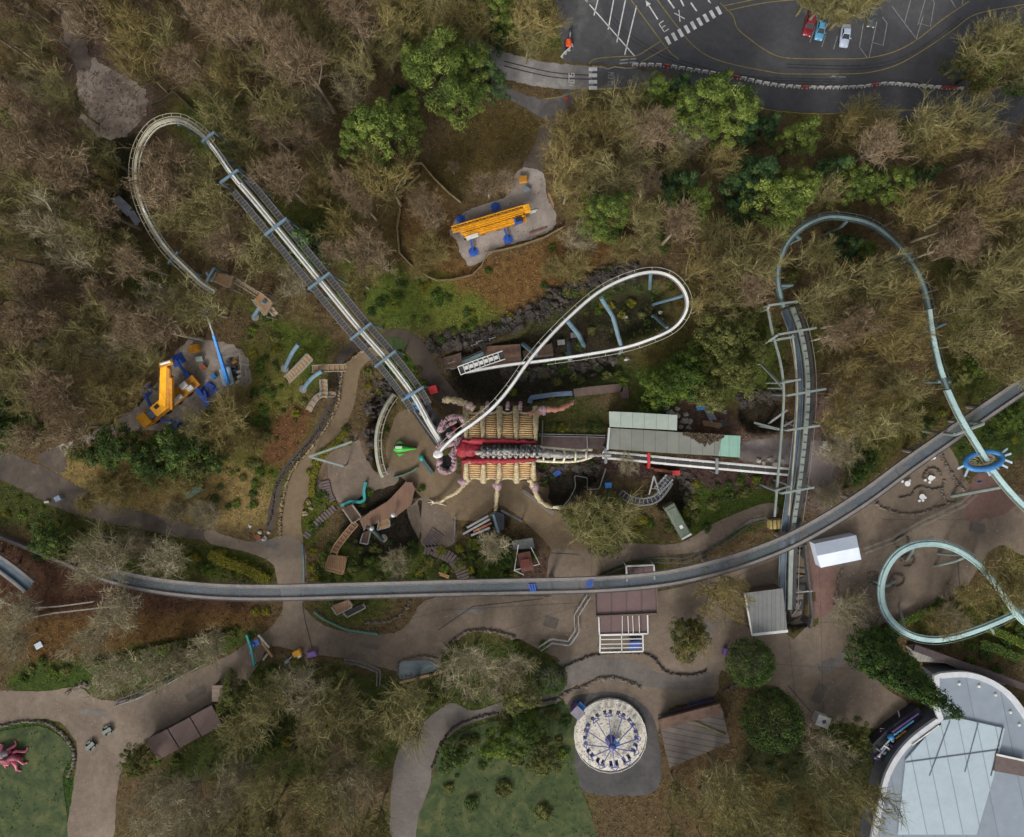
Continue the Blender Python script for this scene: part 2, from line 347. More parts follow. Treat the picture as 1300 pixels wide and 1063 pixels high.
# ------------------------------------------------------------------ ground sheet
def ground():
    ins = np.arange(-112, 112.01, .5); iny = np.arange(-100, 84.01, .5)
    ex = np.array([120, 135, 160, 200, 280, 420, 700, 1200, 2200.]); xs = np.concatenate([-ex[::-1], ins, ex]); ys = np.concatenate([-ex[::-1], iny, ex])
    X, Y = np.meshgrid(xs, ys); Z = height(X, Y)
    for s, a in ((.35, .09), (1.1, .05)):
        nx = np.array([mnoise.noise((x * s, y * s, 0)) for x, y in zip(X.ravel()[::1], Y.ravel())]).reshape(X.shape); Z = Z + 0 * nx if s > 1 else Z
        NX = nx if s < 1 else NX
        if s > 1: NY = nx
    jx = (NX * 1.4 + NY * .8) * S; jy = (NY * 1.4 - NX * .9) * S
    px = X * S + CX + jx; py = CY - Y * S + jy
    C = np.empty(X.shape + (3,)); C[:] = lin(LIT)
    # broad drift between brown litter, moss and bracken in the woods
    dr = np.array([mnoise.noise((x * .05, y * .05, 4)) for x, y in zip(X.ravel(), Y.ravel())]).reshape(X.shape)
    for col, lo, sg in ((OLV, .08, 1), ((92, 78, 58), .06, -1), ((66, 78, 36), .2, 1)):
        k = np.clip((sg * dr - lo) * 3, 0, .8)[..., None]; C = C * (1 - k) + np.array(lin(col)) * k
    for poly, col, fe in ZONES:
        d = sdf(px, py, rnd(poly, 3)); k = sstep(.5 - d / (2 * fe))[..., None]; C = C * (1 - k) + np.array(lin(col)) * k
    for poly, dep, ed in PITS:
        d = sdf(px, py, rnd(poly, 3)); k = sstep((-d) / ed)[..., None] * .85; C = C * (1 - k) + np.array(lin((48, 44, 38))) * k  # pits darkened inward: dark wet soil plus the hollow's shade, put into the colour
    m = len(xs); n = len(ys)
    idx = np.arange(n * m).reshape(n, m)
    f = np.stack([idx[:-1, :-1], idx[:-1, 1:], idx[1:, 1:], idx[1:, :-1]], -1).reshape(-1, 4)
    me = bpy.data.meshes.new('ground'); me.vertices.add(n * m); me.vertices.foreach_set('co', np.stack([X, Y, Z], -1).ravel())
    me.loops.add(len(f) * 4); me.loops.foreach_set('vertex_index', f.ravel()); me.polygons.add(len(f))
    me.polygons.foreach_set('loop_start', np.arange(0, len(f) * 4, 4)); me.update(); me.validate()
    at = me.color_attributes.new('soil', 'FLOAT_COLOR', 'POINT'); at.data.foreach_set('color', np.concatenate([C, np.ones(X.shape + (1,))], -1).astype(np.float32).ravel())
    me.polygons.foreach_set('use_smooth', [True] * len(f))
    m_, nt, b = nodes('soil'); L = nt.links.new
    a = nd(nt, 'ShaderNodeAttribute', attribute_name='soil'); pos = nd(nt, 'ShaderNodeNewGeometry').outputs['Position']
    n1 = nd(nt, 'ShaderNodeTexNoise', Scale=.8, Detail=8.0, Roughness=.75); L(pos, n1.inputs['Vector'])
    n2 = nd(nt, 'ShaderNodeTexNoise', Scale=4.5, Detail=5.0, Roughness=.75); L(pos, n2.inputs['Vector'])
    r1 = ramp(nt, [(.3, (.45, .42, .4)), (.5, (1, .95, .85)), (.7, (1.5, 1.5, 1.25))]); L(n1.outputs['Fac'], r1.inputs['Fac'])
    r2 = ramp(nt, [(.3, (.5, .5, .5)), (.52, (1, 1, 1)), (.72, (1.7, 1.55, 1.4))]); L(n2.outputs['Fac'], r2.inputs['Fac'])
    v1 = nd(nt, 'ShaderNodeVectorMath', operation='MULTIPLY'); L(a.outputs['Color'], v1.inputs[0]); L(r1.outputs['Color'], v1.inputs[1])
    v2 = nd(nt, 'ShaderNodeVectorMath', operation='MULTIPLY'); L(v1.outputs[0], v2.inputs[0]); L(r2.outputs['Color'], v2.inputs[1])
    L(v2.outputs[0], b.inputs['Base Color']); b.inputs['Roughness'].default_value = .95; b.inputs['Specular IOR Level'].default_value = .1
    bm = nd(nt, 'ShaderNodeBump', Strength=.8, Distance=.15); L(n2.outputs['Fac'], bm.inputs['Height']); L(bm.outputs['Normal'], b.inputs['Normal'])
    me.materials.append(m_); o = bpy.data.objects.new('ground', me); COL.objects.link(o); struct(o)
    return px - jx, py - jy, C, xs, ys
GPX, GPY, GC, GXS, GYS = ground()
def soil_at(px, py):
    x = (px - CX) / S; y = (CY - py) / S
    i = int(np.clip(np.searchsorted(GXS, x), 0, len(GXS) - 1)); j = int(np.clip(np.searchsorted(GYS, y), 0, len(GYS) - 1))
    return GC[j, i]
# ------------------------------------------------------------------ paved and worn surfaces, each a sheet laid on the ground
PAVED = []; LAWNS = []
def sheet(name, poly, mat, dz=.03, smooth=5, jit=.0, keep=True):
    pl = rnd(poly, smooth) if smooth else poly
    if keep: PAVED.append(pl)
    if name == 'lawn': LAWNS.append(pl)
    pts = [P(a, b) for a, b in pl]
    if jit:
        pts = resample(pts + [pts[0]], .5)[:-1]
        pts = [p + Vector((mnoise.noise(p * .8) + .6 * mnoise.noise(p * 2.3), mnoise.noise(p * .8 + Vector((9, 4, 1))) + .6 * mnoise.noise(p * 2.3 + Vector((3, 7, 2))), 0)) * jit for p in pts]
    bm = bmesh.new(); vs = [bm.verts.new(p) for p in pts]; f = bm.faces.new(vs); f.normal_update()
    if f.normal.z < 0: f.normal_flip()
    bmesh.ops.triangulate(bm, faces=bm.faces[:], ngon_method='EAR_CLIP')
    x0, x1 = min(p.x for p in pts), max(p.x for p in pts); y0, y1 = min(p.y for p in pts), max(p.y for p in pts)
    for ax, a, b in ((0, x0, x1), (1, y0, y1)):
        c = math.ceil(a / 2.5) * 2.5
        while c < b:
            n = Vector((1, 0, 0)) if ax == 0 else Vector((0, 1, 0))
            bmesh.ops.bisect_plane(bm, geom=bm.verts[:] + bm.edges[:] + bm.faces[:], plane_co=n * c, plane_no=n); c += 2.5
    X = np.array([v.co.x for v in bm.verts]); Y = np.array([v.co.y for v in bm.verts]); Z = height(X, Y)
    for v, z in zip(bm.verts, Z): v.co.z = z + dz
    me = bpy.data.meshes.new(name); bm.to_mesh(me); bm.free(); me.materials.append(mat)
    o = bpy.data.objects.new(name, me); COL.objects.link(o); return struct(o)
asphalt = paving('asphalt', (66,66,69), (56,56,59), (79,78,79), rough=.8)
old_asphalt = paving('old_asphalt', (74,74,74), (60,60,62), (104,103,102), rough=.85, big=.16)
concrete_lane = paving('pale_concrete', (128,124,120), (98,94,92), (160,157,154), rough=.8, big=.12)
tan_path = paving('tan_resin_path', (108,91,68), (93,78,60), (122,104,80))
plaza_m = paving('worn_plaza', (108,94,80), (88,77,67), (130,116,101), specks=(126,113,101), big=.07)
grey_path = paving('grey_path', (98,91,85), (82,76,72), (114,107,102))
dirt_road = paving('dark_track', (76,66,57), (56,48,43), (104,92,80), big=.2)
dark_path = paving('dark_path', (66,56,48), (52,44,39), (82,70,60))
gravel_m = paving('gravel', (140,130,122), (112,104,99), (164,155,148), specks=(90,84,80), big=.14)
dirtpad = paving('muddy_gravel', (132,121,109), (94,84,75), (164,154,143), specks=(150,146,142), big=.16)
brick_m = paving('red_paving', (106,80,72), (90,68,62), (122,96,86))
sheet('trench_floor', [(995,702),(1003,698),(1022,692),(1026,730),(1029,790),(1024,797),(1000,798),(996,770)], paving('shaded_wet_ballast', (38,36,34), (28,26,25), (56,52,48), rough=.7, big=.3), .1, 0, .1, keep=False)  # near-black floor colour: dark ballast with the trench's shade painted into it
ride_apron = paving('ride_apron', (70,68,68), (56,54,54), (88,84,82), big=.2)
lawn_m = paving('lawn', (56,70,34), (38,50,25), (92,90,54), rough=.95, big=.38)
pale_track = paving('pale_track', (118,104,92), (86,74,66), (142,128,116), big=.25)
sheet('car_park', [(690,-60),(700,-10),(712,40),(716,76),(745,80),(800,84),(900,102),(985,116),(1100,124),(1210,140),(1310,158),(1420,170),(1420,-60)], asphalt, .03, 4, .15)
sheet('worn_tarmac', [(700,-60),(704,0),(718,70),(744,80),(775,75),(796,62),(770,30),(742,-60)], old_asphalt, .036, 4, .5)
sheet('access_road', [(600,48),(640,66),(700,80),(750,84),(800,88),(800,110),(748,114),(700,112),(640,100),(600,76)], concrete_lane, .04, 4, .25)
sheet('slow_lane', [(757,86),(808,88),(860,100),(900,108),(880,118),(808,112),(757,112)], old_asphalt, .046, 4, .2)
sheet('lower_road', [(870,96),(985,112),(1100,120),(1210,136),(1310,154),(1300,178),(1200,158),(1100,146),(985,140),(900,128)], asphalt, .04, 4, .2)
sheet('access_road', [(600,100),(650,128),(692,152),(706,154),(728,130),(744,118),(730,112),(700,125),(660,118),(610,86)], paving('lane_tarmac', (84,80,78), (62,58,58), (112,110,108), big=.2), .034, 4, .3)
sheet('service_road', [(694,150),(714,150),(704,175),(690,205),(686,222),(662,218),(676,190)], dirt_road, .044, 4, .3)
sheet('gravel_pad', [(572,292),(586,272),(618,258),(642,250),(656,218),(672,213),(690,222),(694,248),(706,275),(700,292),(668,305),(632,315),(612,332),(596,337),(586,325),(580,308)], gravel_m, .05, 4, .3)
sheet('gravel_pad', [(170,520),(195,490),(218,455),(236,434),(262,432),(300,440),(316,460),(316,492),(288,500),(268,512),(240,545),(205,548),(160,548),(110,565),(84,578),(60,585),(60,572),(100,556)], dirtpad, .04, 4, .45)
sheet('dirt_road', [(-60,560),(0,572),(50,590),(90,612),(140,640),(200,655),(262,672),(262,686),(200,676),(140,664),(80,648),(40,628),(0,608),(-60,590)], dirt_road, .036, 4, .4)
sheet('dirt_road', [(46,580),(62,572),(76,568),(84,588),(82,600),(62,594)], dirt_road, .042, 4, .5)
sheet('dirt_road', [(78,-60),(76,20),(88,70),(100,90),(116,82),(106,40),(104,-60)], pale_track, .036, 4, .6)
sheet('muddy_clearing', [(100,80),(112,72),(140,88),(168,100),(184,118),(188,138),(176,158),(150,176),(120,170),(104,150),(98,110)], paving('clearing_mud', (160,144,130), (116,100,90), (182,168,154), specks=(76,62,56), big=.25), .03, 4, .7)
sheet('tan_path', [(470,442),(452,452),(436,466),(431,490),(430,512),(416,542),(394,572),(372,600),(361,635),(358,684),(384,694),(382,660),(392,628),(412,592),(432,558),(450,512),(454,488),(460,466),(480,452),(500,448),(496,436)], tan_path, .05, 4, .1)
sheet('queue_path', [(476,440),(484,424),(512,418),(538,436),(560,474),(586,510),(575,520),(552,506),(535,476),(516,446),(500,434),(488,440)], dark_path, .05, 4, .1)
sheet('queue_path', [(430,450),(444,436),(466,430),(480,436),(452,446),(436,464),(428,490),(424,470)], dark_path, .044, 4, .1)
sheet('queue_path', [(418,512),(426,506),(410,545),(384,575),(362,605),(352,645),(346,672),(338,668),(346,625),(362,590),(392,555)], dark_path, .044, 4, .15)
sheet('tan_plaza', [(498,540),(506,524),(526,520),(548,540),(560,575),(575,598),(606,606),(690,614),(700,640),(735,672),(752,700),(748,756),(705,756),(704,705),(672,668),(648,648),(632,642),(606,660),(580,660),(560,650),(545,640),(530,626),(508,604),(494,592),(490,570)], tan_path, .05, 4, .1)
sheet('stone_terrace', [(516,640),(545,632),(572,655),(580,675),(576,690),(550,700),(535,690),(520,668)], plaza_m, .058, 4, .1)
sheet('stone_terrace', [(420,562),(452,556),(462,575),(478,600),(498,592),(505,612),(470,625),(440,640),(420,625),(416,590)], plaza_m, .046, 4, .2)
sheet('plaza', [(262,672),(300,684),(330,688),(358,680),(386,692),(388,740),(384,765),(392,778),(412,794),(440,802),(492,805),(518,792),(540,762),(600,757),(760,757),(830,752),(900,735),(960,715),(1020,680),(1060,655),(1100,632),(1150,580),(1190,560),(1210,575),(1222,600),(1240,622),(1310,630),(1340,640),(1340,690),(1300,705),(1275,692),(1255,702),(1236,730),(1225,748),(1190,765),(1155,784),(1120,792),(1104,815),(1102,845),(1125,875),(1150,890),(1145,910),(1110,925),(1070,918),(1030,925),(1010,895),(985,872),(940,865),(915,850),(910,880),(880,892),(850,900),(826,940),(800,912),(750,890),(722,898),(714,878),(712,840),(690,828),(650,808),(590,802),(562,826),(556,850),(505,852),(488,848),(478,846),(440,836),(388,830),(345,820),(330,840),(298,885),(262,900),(190,938),(152,985),(140,1080),(86,1080),(98,965),(92,935),(58,912),(-60,925),(-60,878),(50,878),(100,872),(120,886),(165,888),(225,862),(290,832),(318,812),(340,800),(360,772),(352,740),(345,715),(310,700),(266,690)], plaza_m, .056, 3, .15)
sheet('grey_path', [(498,1080),(500,974),(520,935),(552,905),(575,892),(600,902),(640,890),(668,880),(686,850),(716,838),(745,832),(800,838),(845,856),(900,852),(900,872),(850,876),(800,868),(750,862),(724,872),(706,892),(660,902),(606,915),(570,935),(548,975),(544,1080)], grey_path, .064, 4, .1)
sheet('plaza_path', [(700,700),(740,700),(790,690),(860,690),(905,665),(960,642),(985,640),(985,655),(950,665),(905,692),(880,702),(820,708),(780,718),(755,735),(756,757),(700,757)], plaza_m, .06, 4, .1)
sheet('red_paving', [(1026,700),(1035,715),(1062,722),(1065,740),(1056,775),(1030,785),(1026,760)], brick_m, .066, 4, .08)
sheet('red_paving', [(1240,600),(1290,625),(1280,650),(1225,660)], brick_m, .066, 4, .5)
sheet('concrete_yard', [(945,562),(1005,556),(1058,566),(1058,600),(1048,630),(1020,600),(1000,590),(940,584)], paving('yard', (118,108,104), (92,82,80), (142,136,134), big=.14), .04, 4, .3)
sheet('ride_apron', [(722,890),(752,880),(790,880),(822,900),(836,935),(836,1000),(790,1010),(735,1000),(722,940)], ride_apron, .062, 4, .15)
sheet('lawn', [(550,985),(562,945),(600,924),(650,910),(716,894),(730,910),(730,975),(745,1080),(540,1080)], lawn_m, .07, 4, .15, keep=False)
sheet('lawn', [(-60,936),(0,928),(50,922),(80,938),(92,960),(80,985),(76,1080),(-60,1080)], lawn_m, .07, 4, .15, keep=False)
sheet('lawn', [(482,438),(494,428),(512,430),(516,444),(500,450)], lawn_m, .07, 4, .15, keep=False)
PAV_ALL = [np.array(p) for p in PAVED]
def on_paved(px, py, grow=0.0):
    for p, (x0, x1, y0, y1) in zip(PAVED, PBB):
        if x0 - 30 < px < x1 + 30 and y0 - 30 < py < y1 + 30 and sdf(np.array([px], float), np.array([py], float), p)[0] < grow: return True
    return False
PBB = [(min(q[0] for q in p), max(q[0] for q in p), min(q[1] for q in p), max(q[1] for q in p)) for p in PAVED]
# repairs, joints and drains in the paving
patch_d = paving('tarmac_repair', (84,76,68), (72,64,58), (98,88,78), big=.3); patch_g = paving('grey_repair', (102,96,90), (88,82,78), (118,110,104), big=.3)
for i, (x, y, a, b, t) in enumerate(((470,820,26,7,.2),(600,775,40,8,-.1),(700,790,18,14,.3),(900,800,12,22,.1),(960,790,34,9,.5),(1060,840,46,16,-.5),(1120,740,30,12,.7),(1170,690,36,10,-.4),(1240,670,20,12,.2),(340,690,30,9,.3),(250,880,30,10,-.5),(120,905,36,8,.1),(1040,880,14,26,.4),(880,860,30,7,.05),(400,610,9,26,-.5))):
    c, s_ = math.cos(t), math.sin(t); sheet('paving_repair', [(x + u * c - v * s_, y + u * s_ + v * c) for u, v in ((-a/2,-b/2),(a/2,-b/2*R.uniform(.7,1.2)),(a/2*R.uniform(.8,1.1),b/2),(-a/2,b/2))], (patch_d, patch_g)[i % 2], .07 + .004 * (i % 3), 0, .06, keep=False)
# painted markings: one object per kind of paint, sheets 4 mm and more above the tarmac
paint_w = M('white_road_paint', (196,196,194), .8, .25, 1.2)
paint_y = M('yellow_road_paint', (132,118,66), .8, .3, 1.2)
faded_w = M('faded_road_paint', (128,130,126), .85, .35, 1.5)
def marks(name, lines, width, mat, z=.056, smooth=0):
    mb = MB()
    for ln in lines:
        pts = [P(a, b) for a, b in ln]
        if smooth: pts = smooth_line(pts, smooth)
        for p in pts: p.z = z
        a = offset_line(pts, width / 2); b = offset_line(pts, -width / 2); o = len(mb.v)
        for i in range(len(pts)): mb.v.append(tuple(a[i])); mb.v.append(tuple(b[i]))
        for i in range(len(pts) - 1): mb.f.append((o + 2 * i, o + 2 * i + 2, o + 2 * i + 3, o + 2 * i + 1))
    return struct(mb.build(name, mat))
marks('parking_lines', [[(743,0),(806,72)],[(754,20),(759,0)],[(772,38),(779,0)],[(783,54),(794,0)],[(793,70),(808,8)],[(738,-10),(748,6)]], .22, paint_w)
marks('bay_lines', [[(1028,54),(1035,34)],[(1043,60),(1048,45)],[(1058,63),(1063,46)],[(1096,30),(1091,60),(1101,74)],[(1113,28),(1103,74)],[(1107,54),(1121,58),(1126,30),(1120,22)],[(1132,8),(1162,48)],[(1148,30),(1156,0)],[(1165,32),(1175,-2)],[(1163,50),(1172,20)],[(1167,30),(1181,34),(1186,4),(1184,0)],[(1207,0),(1213,10)],[(1221,6),(1224,-5)]], .16, faded_w)
marks('yellow_lines', [[(748,82),(752,77),(762,74),(790,72),(808,71),(824,62),(840,52)],[(814,79),(832,69),(848,60)],[(801,0),(808,10),(836,48),(850,66),(862,76)],[(833,-2),(846,16),(866,42),(880,58),(900,72),(930,82),(975,91),(1000,94),(1080,94),(1110,91),(1140,82),(1175,62),(1210,38),(1240,18),(1300,6)],
  [(914,4),(930,20),(936,36),(952,50),(975,66),(1000,74),(1060,75),(1100,74),(1135,66),(1165,50),(1195,26),(1230,2)],[(918,8),(975,-4)],[(922,14),(970,4),(1010,0)],[(690,126),(712,123),(735,116),(752,113),(795,112)],[(958,136),(985,141),(1040,145),(1090,142),(1140,140),(1200,142),(1260,152),(1300,160)]], .17, paint_y, .058, 5)
marks('faded_edge_lines', [[(752,84),(766,86),(772,88),(780,85),(795,87),(808,86)],[(795,112),(800,110),(806,111)]], .2, faded_w, .062)
zb = []
for i in range(9):
    x = 848 + i * 8.05; y = 52 - i * 4.75; zb.append([(x - 2.6, y - 5), (x + 2.6, y + 4.5)])
marks('zebra_crossing', zb, .66, paint_w, .06)
marks('small_zebra_crossing', [[(747.5,y),(758,y)] for y in (88.2,96,104.3,112)], .72, paint_w, .062)
marks('lane_dashes', [[(848,0),(856,11)],[(864,0),(868,8)],[(877,4),(884,14)],[(899,-2),(900,3)]], .3, paint_w, .06)
# arrow pointing up the exit lane
am = MB(); a0, a1 = P(835, 25), P(823.5, 7); d = (a1 - a0).normalized(); s_ = Vector((d.y, -d.x, 0))
am.quad(*[p + Vector((0, 0, .06)) for p in (a0 - s_ * .12, a0 + s_ * .12, a1 - d * 0.1 + s_ * .12, a1 - d * .1 - s_ * .12)])
am.add([a1 - s_ * .5 + Vector((0, 0, .06)), a1 + s_ * .5 + Vector((0, 0, .06)), a1 + d * 1.1 + Vector((0, 0, .06))], [(0, 1, 2)]); struct(am.build('lane_arrow', paint_w))
def letters(name, chars, mat, hgt, wid, z=.062, th=.16):
    """stroke letters painted on the road: (char, px, py, direction px of 'up')"""
    F = {'E': [[(1,0),(0,0),(0,1),(1,1)],[(0,.5),(.8,.5)]], 'X': [[(0,0),(1,1)],[(0,1),(1,0)]], 'I': [[(.5,0),(.5,1)]], 'T': [[(.5,0),(.5,1)],[(0,1),(1,1)]],
         'S': [[(0,0),(1,0),(1,.5),(0,.5),(0,1),(1,1)]], 'L': [[(0,1),(0,0),(1,0)]], 'O': [[(0,0),(1,0),(1,1),(0,1),(0,0)]], 'W': [[(0,1),(.25,0),(.5,.6),(.75,0),(1,1)]]}
    mb = MB()
    for ch, px, py, (ux, uy) in chars:
        c = P(px, py, 0); u = Vector((ux, -uy, 0)).normalized(); r = Vector((u.y, -u.x, 0))
        for st in F[ch]:
            for (a, b), (e, f) in zip(st[:-1], st[1:]):
                p = c + r * ((a - .5) * wid) + u * ((b - .5) * hgt); q = c + r * ((e - .5) * wid) + u * ((f - .5) * hgt); dd = (q - p).normalized() * (th / 2); n = Vector((dd.y, -dd.x, 0))
                mb.quad(*[v + Vector((0, 0, z)) for v in (p - dd - n, p - dd + n, q + dd + n, q + dd - n)])
    return struct(mb.build(name, mat))
UP = (-.55, -.83)
letters('exit_lettering', [('E',842.5,34,UP),('X',862.5,20.5,UP),('I',881,9,UP),('T',898.5,-1,UP)], paint_w, 1.9, 1.0)
LF = (-1, 0)
letters('slow_lettering', [('S',725.5,95,(1,0)),('L',725.5,99.3,(1,0)),('O',725.5,103.5,(1,0)),('W',725.5,108,(1,0))], paint_w, 1.0, .46, .07, .12)
letters('faded_slow_lettering', [('S',776,107,LF),('L',776,102.6,LF),('O',776,98,LF),('W',776,93.6,LF)], faded_w, 1.2, .48, .07, .12)
marks('bus_stop_marks', [[(787,77),(798,75.5)],[(800,75.3),(808,74.8)],[(786,81),(797,80)],[(799,80),(807,79)]], .3, faded_w, .064)
drain_m = M('drain_iron', (46,44,42), .7, .3, 2)
marks('drain_channels', [[(384,766),(388,790),(397,824)],[(700,702),(735,704)],[(1125,770),(1105,800)],[(1215,702),(1218,745)],[(556,800),(600,770),(690,760)],[(1000,870),(1030,905)]], .16, drain_m, .088); marks('slab_joints', [[(410,790),(560,760)],[(430,812),(560,775),(740,765)],[(640,800),(760,760)],[(900,745),(1040,690)],[(905,790),(1090,790)],[(930,840),(1095,850)],[(1040,720),(1045,900)],[(1000,800),(1010,890)],[(1120,660),(1230,660)],[(1130,690),(1235,600)]], .05, drain_m, .087)
marks('tyre_marks', [[(770,20),(800,50),(860,80),(950,100),(1060,104)],[(774,17),(804,47),(864,77),(952,97),(1060,101)],[(1000,82),(1100,83),(1160,66),(1220,22)],[(1000,86),(1102,87),(1163,69),(1224,24)],[(640,78),(700,92),(750,96)],[(640,84),(700,98),(750,101)]], .22, M('rubbered_tarmac', (52,52,54), .85, .3, .6), .054, 6)
marks('worn_arrow', [[(1053,98),(1062,97.5)],[(1064,98),(1074,98)],[(1056,97),(1059,96)]], .2, faded_w, .06)
# ------------------------------------------------------------------ trees
twig_olive = attr_mat('olive_twigs', [(0,(80,75,46)),(.35,(108,102,64)),(.7,(132,125,82)),(1,(164,156,110))])
twig_red = attr_mat('reddish_twigs', [(0,(90,77,58)),(.4,(121,103,80)),(.75,(143,125,99)),(1,(174,157,130))])
twig_pale = attr_mat('pale_twigs', [(0,(92,82,62)),(.4,(130,120,94)),(.75,(160,151,122)),(1,(192,184,158))])
twig_gold = attr_mat('golden_twigs', [(0,(78,66,38)),(.4,(112,99,60)),(.75,(138,125,78)),(1,(170,157,106))])
twig_green = attr_mat('greenish_twigs', [(0,(62,68,30)),(.4,(98,98,54)),(.75,(136,130,84)),(1,(170,162,118))])
bark_grey = M('grey_bark', (136,128,100), .9, .35, 3); bark_birch = M('pale_bark', (158,146,128), .85, .3, 3); bark_dark = M('dark_bark', (66,54,46), .9, .3, 3)
needle_pine = attr_mat('pine_needles', [(0,(40,54,26)),(.4,(82,99,42)),(.75,(108,123,54)),(1,(136,147,72))], tint=.3)
needle_blue = attr_mat('bluish_needles', [(0,(28,46,30)),(.4,(46,70,42)),(.75,(70,94,52)),(1,(104,124,72))], tint=.25)
leaf_dark = attr_mat('dark_evergreen_leaves', [(0,(34,46,22)),(.4,(54,72,32)),(.75,(76,96,42)),(1,(104,120,56))], tint=.25)
leaf_olive = attr_mat('olive_leaves', [(0,(50,54,26)),(.4,(82,86,42)),(.75,(104,106,56)),(1,(126,126,72))], tint=.3)
leaf_bright = attr_mat('bright_leaves', [(0,(46,64,26)),(.4,(68,88,32)),(.75,(92,110,40)),(1,(122,134,56))], tint=.35)
leaf_yellow = attr_mat('yellowish_leaves', [(0,(66,66,20)),(.4,(102,100,30)),(.75,(126,122,40)),(1,(148,142,60))], tint=.3)
leaf_cypress = attr_mat('cypress_leaves', [(0,(34,50,24)),(.4,(56,80,36)),(.75,(80,104,46)),(1,(108,126,58))], tint=.2)
def tone_mesh(name, V, F, Tn, mat):
    """V (n,k,3) polygons of k corners, Tn tone per polygon"""
    n, k, _ = V.shape; me = bpy.data.meshes.new(name); me.vertices.add(n * k); me.vertices.foreach_set('co', V.astype(np.float32).ravel())
    me.loops.add(n * k); me.loops.foreach_set('vertex_index', np.arange(n * k)); me.polygons.add(n); me.polygons.foreach_set('loop_start', np.arange(0, n * k, k)); me.update()
    a = me.attributes.new('tone', 'FLOAT', 'POINT'); a.data.foreach_set('value', np.repeat(Tn, k).astype(np.float32)); me.materials.append(mat); return me
def ribbons(rng, A, B, w0, w1):
    """flat tapering slivers from A to B (n,3) turned at random"""
    d = B - A; L = np.linalg.norm(d, axis=1, keepdims=True) + 1e-9; d = d / L
    r = rng.normal(size=A.shape); s = np.cross(d, r); s /= np.linalg.norm(s, axis=1, keepdims=True) + 1e-9
    return np.stack([A - s * w0[:, None] / 2, A + s * w0[:, None] / 2, B + s * w1[:, None] / 2, B - s * w1[:, None] / 2], 1)
def bare_tree(seed, h, rad, style='round'):
    """trunk+limbs mesh and a crown of long straight branch and twig slivers. metres."""
    rng = np.random.default_rng(seed); r = random.Random(seed); tr = MB()
    lean = Vector((r.uniform(-.05, .05), r.uniform(-.05, .05), 0)) * h
    up = {'round': .22, 'tall': .4, 'bush': .06}[style]; nl = {'round': r.choice((7, 8, 9, 10)), 'tall': 9, 'bush': 15}[style]
    tops = .9 if style == 'tall' else r.uniform(.4, .6)
    tp = [Vector((0, 0, -.4))] + [lean * (t * t) + Vector((0, 0, h * t * tops)) for t in (.15, .4, .7, 1)]
    r0 = .021 * h if style != 'bush' else .012 * h
    if style != 'bush': tr.tube(tp, [r0 * 1.3, r0, r0 * .8, r0 * .5, r0 * .2], 6)
    SA, SB, SW0, SW1, ST = [], [], [], [], []
    def seg(a, b, w0, w1, t): SA.append(tuple(a)); SB.append(tuple(b)); SW0.append(w0); SW1.append(w1); ST.append(t)
    for i in range(nl):
        f = (i + .5) / nl; z0 = h * (up + (tops - up) * f * .95) if style != 'bush' else .1
        az = i * 2.399 + r.uniform(-.5, .5); t_ = min(1, z0 / (h * tops)); st = lean * t_ * t_ + Vector((0, 0, z0))
        reach = rad * r.uniform(.55, 1.0) * (1 - .5 * f if style != 'bush' else r.uniform(.4, 1)); rise = (h - z0) * r.uniform(.6, .95) if style != 'bush' else h * r.uniform(.5, 1) * (1.1 - reach / rad * .5)
        if style == 'tall': reach *= .8
        lp = []; wob = Vector((r.gauss(0, .17), r.gauss(0, .17), 0)) * rad
        for k in range(6):
            t = k / 5; lp.append(st + Vector((math.cos(az), math.sin(az), 0)) * (reach * t ** .9) + Vector((0, 0, rise * t ** 1.1)) + wob * math.sin(t * 3.1) + Vector((r.gauss(0, .05), r.gauss(0, .05), r.gauss(0, .05))) * t * rad * .4)
        rl = r0 * (.55 - .25 * f) if style != 'bush' else .035; rl *= .95; tr.tube(lp, [rl, rl * .9, rl * .75, rl * .58, rl * .42, rl * .22], 4)
        tone = r.random()
        for k in range(1, 6):
            for j in range(3 if k < 5 else 4):
                t = r.random(); a = lp[k - 1].lerp(lp[k], t); dirv = (lp[k] - lp[k - 1]).normalized()
                dv = (dirv * .9 + Vector((r.gauss(0, .75), r.gauss(0, .75), r.gauss(.2, .4)))).normalized(); Ls = rad * r.uniform(.25, .58) * (1 if k > 1 else .6)
                e = a + dv * Ls; mid = a.lerp(e, .5) + Vector((r.gauss(0, .09), r.gauss(0, .09), r.gauss(.06, .06))) * Ls
                w = .08 * (h / 12) + .03; tn = min(1, max(0, tone * .4 + .3 * r.random() + .25)); seg(a, mid, w, w * .8, tn); seg(mid, e, w * .8, w * .4, tn)
                for q in range(10):
                    u = .15 + .85 * r.random(); b = a.lerp(mid, u * 2) if u < .5 else mid.lerp(e, u * 2 - 1)
                    d2 = (dv * .9 + Vector((r.gauss(0, .6), r.gauss(0, .6), r.gauss(.15, .35)))).normalized(); L2 = Ls * r.uniform(.35, .75); c = b + d2 * L2
                    tn2 = min(1, max(0, tone * .35 + .5 * r.random() + .12)); seg(b, c, w * .45, w * .3, tn2)
                    for x in range(2):
                        u = r.uniform(.3, .95); b2 = b.lerp(c, u); d3 = (d2 + Vector((r.gauss(0, .65), r.gauss(0, .65), r.gauss(.1, .35)))).normalized()
                        seg(b2, b2 + d3 * L2 * r.uniform(.4, .9), w * .28, w * .18, min(1, tn2 + r.uniform(-.1, .2)))
    V = ribbons(rng, np.array(SA), np.array(SB), np.array(SW0), np.array(SW1)); return tr, V, np.clip(np.array(ST), 0, 1)
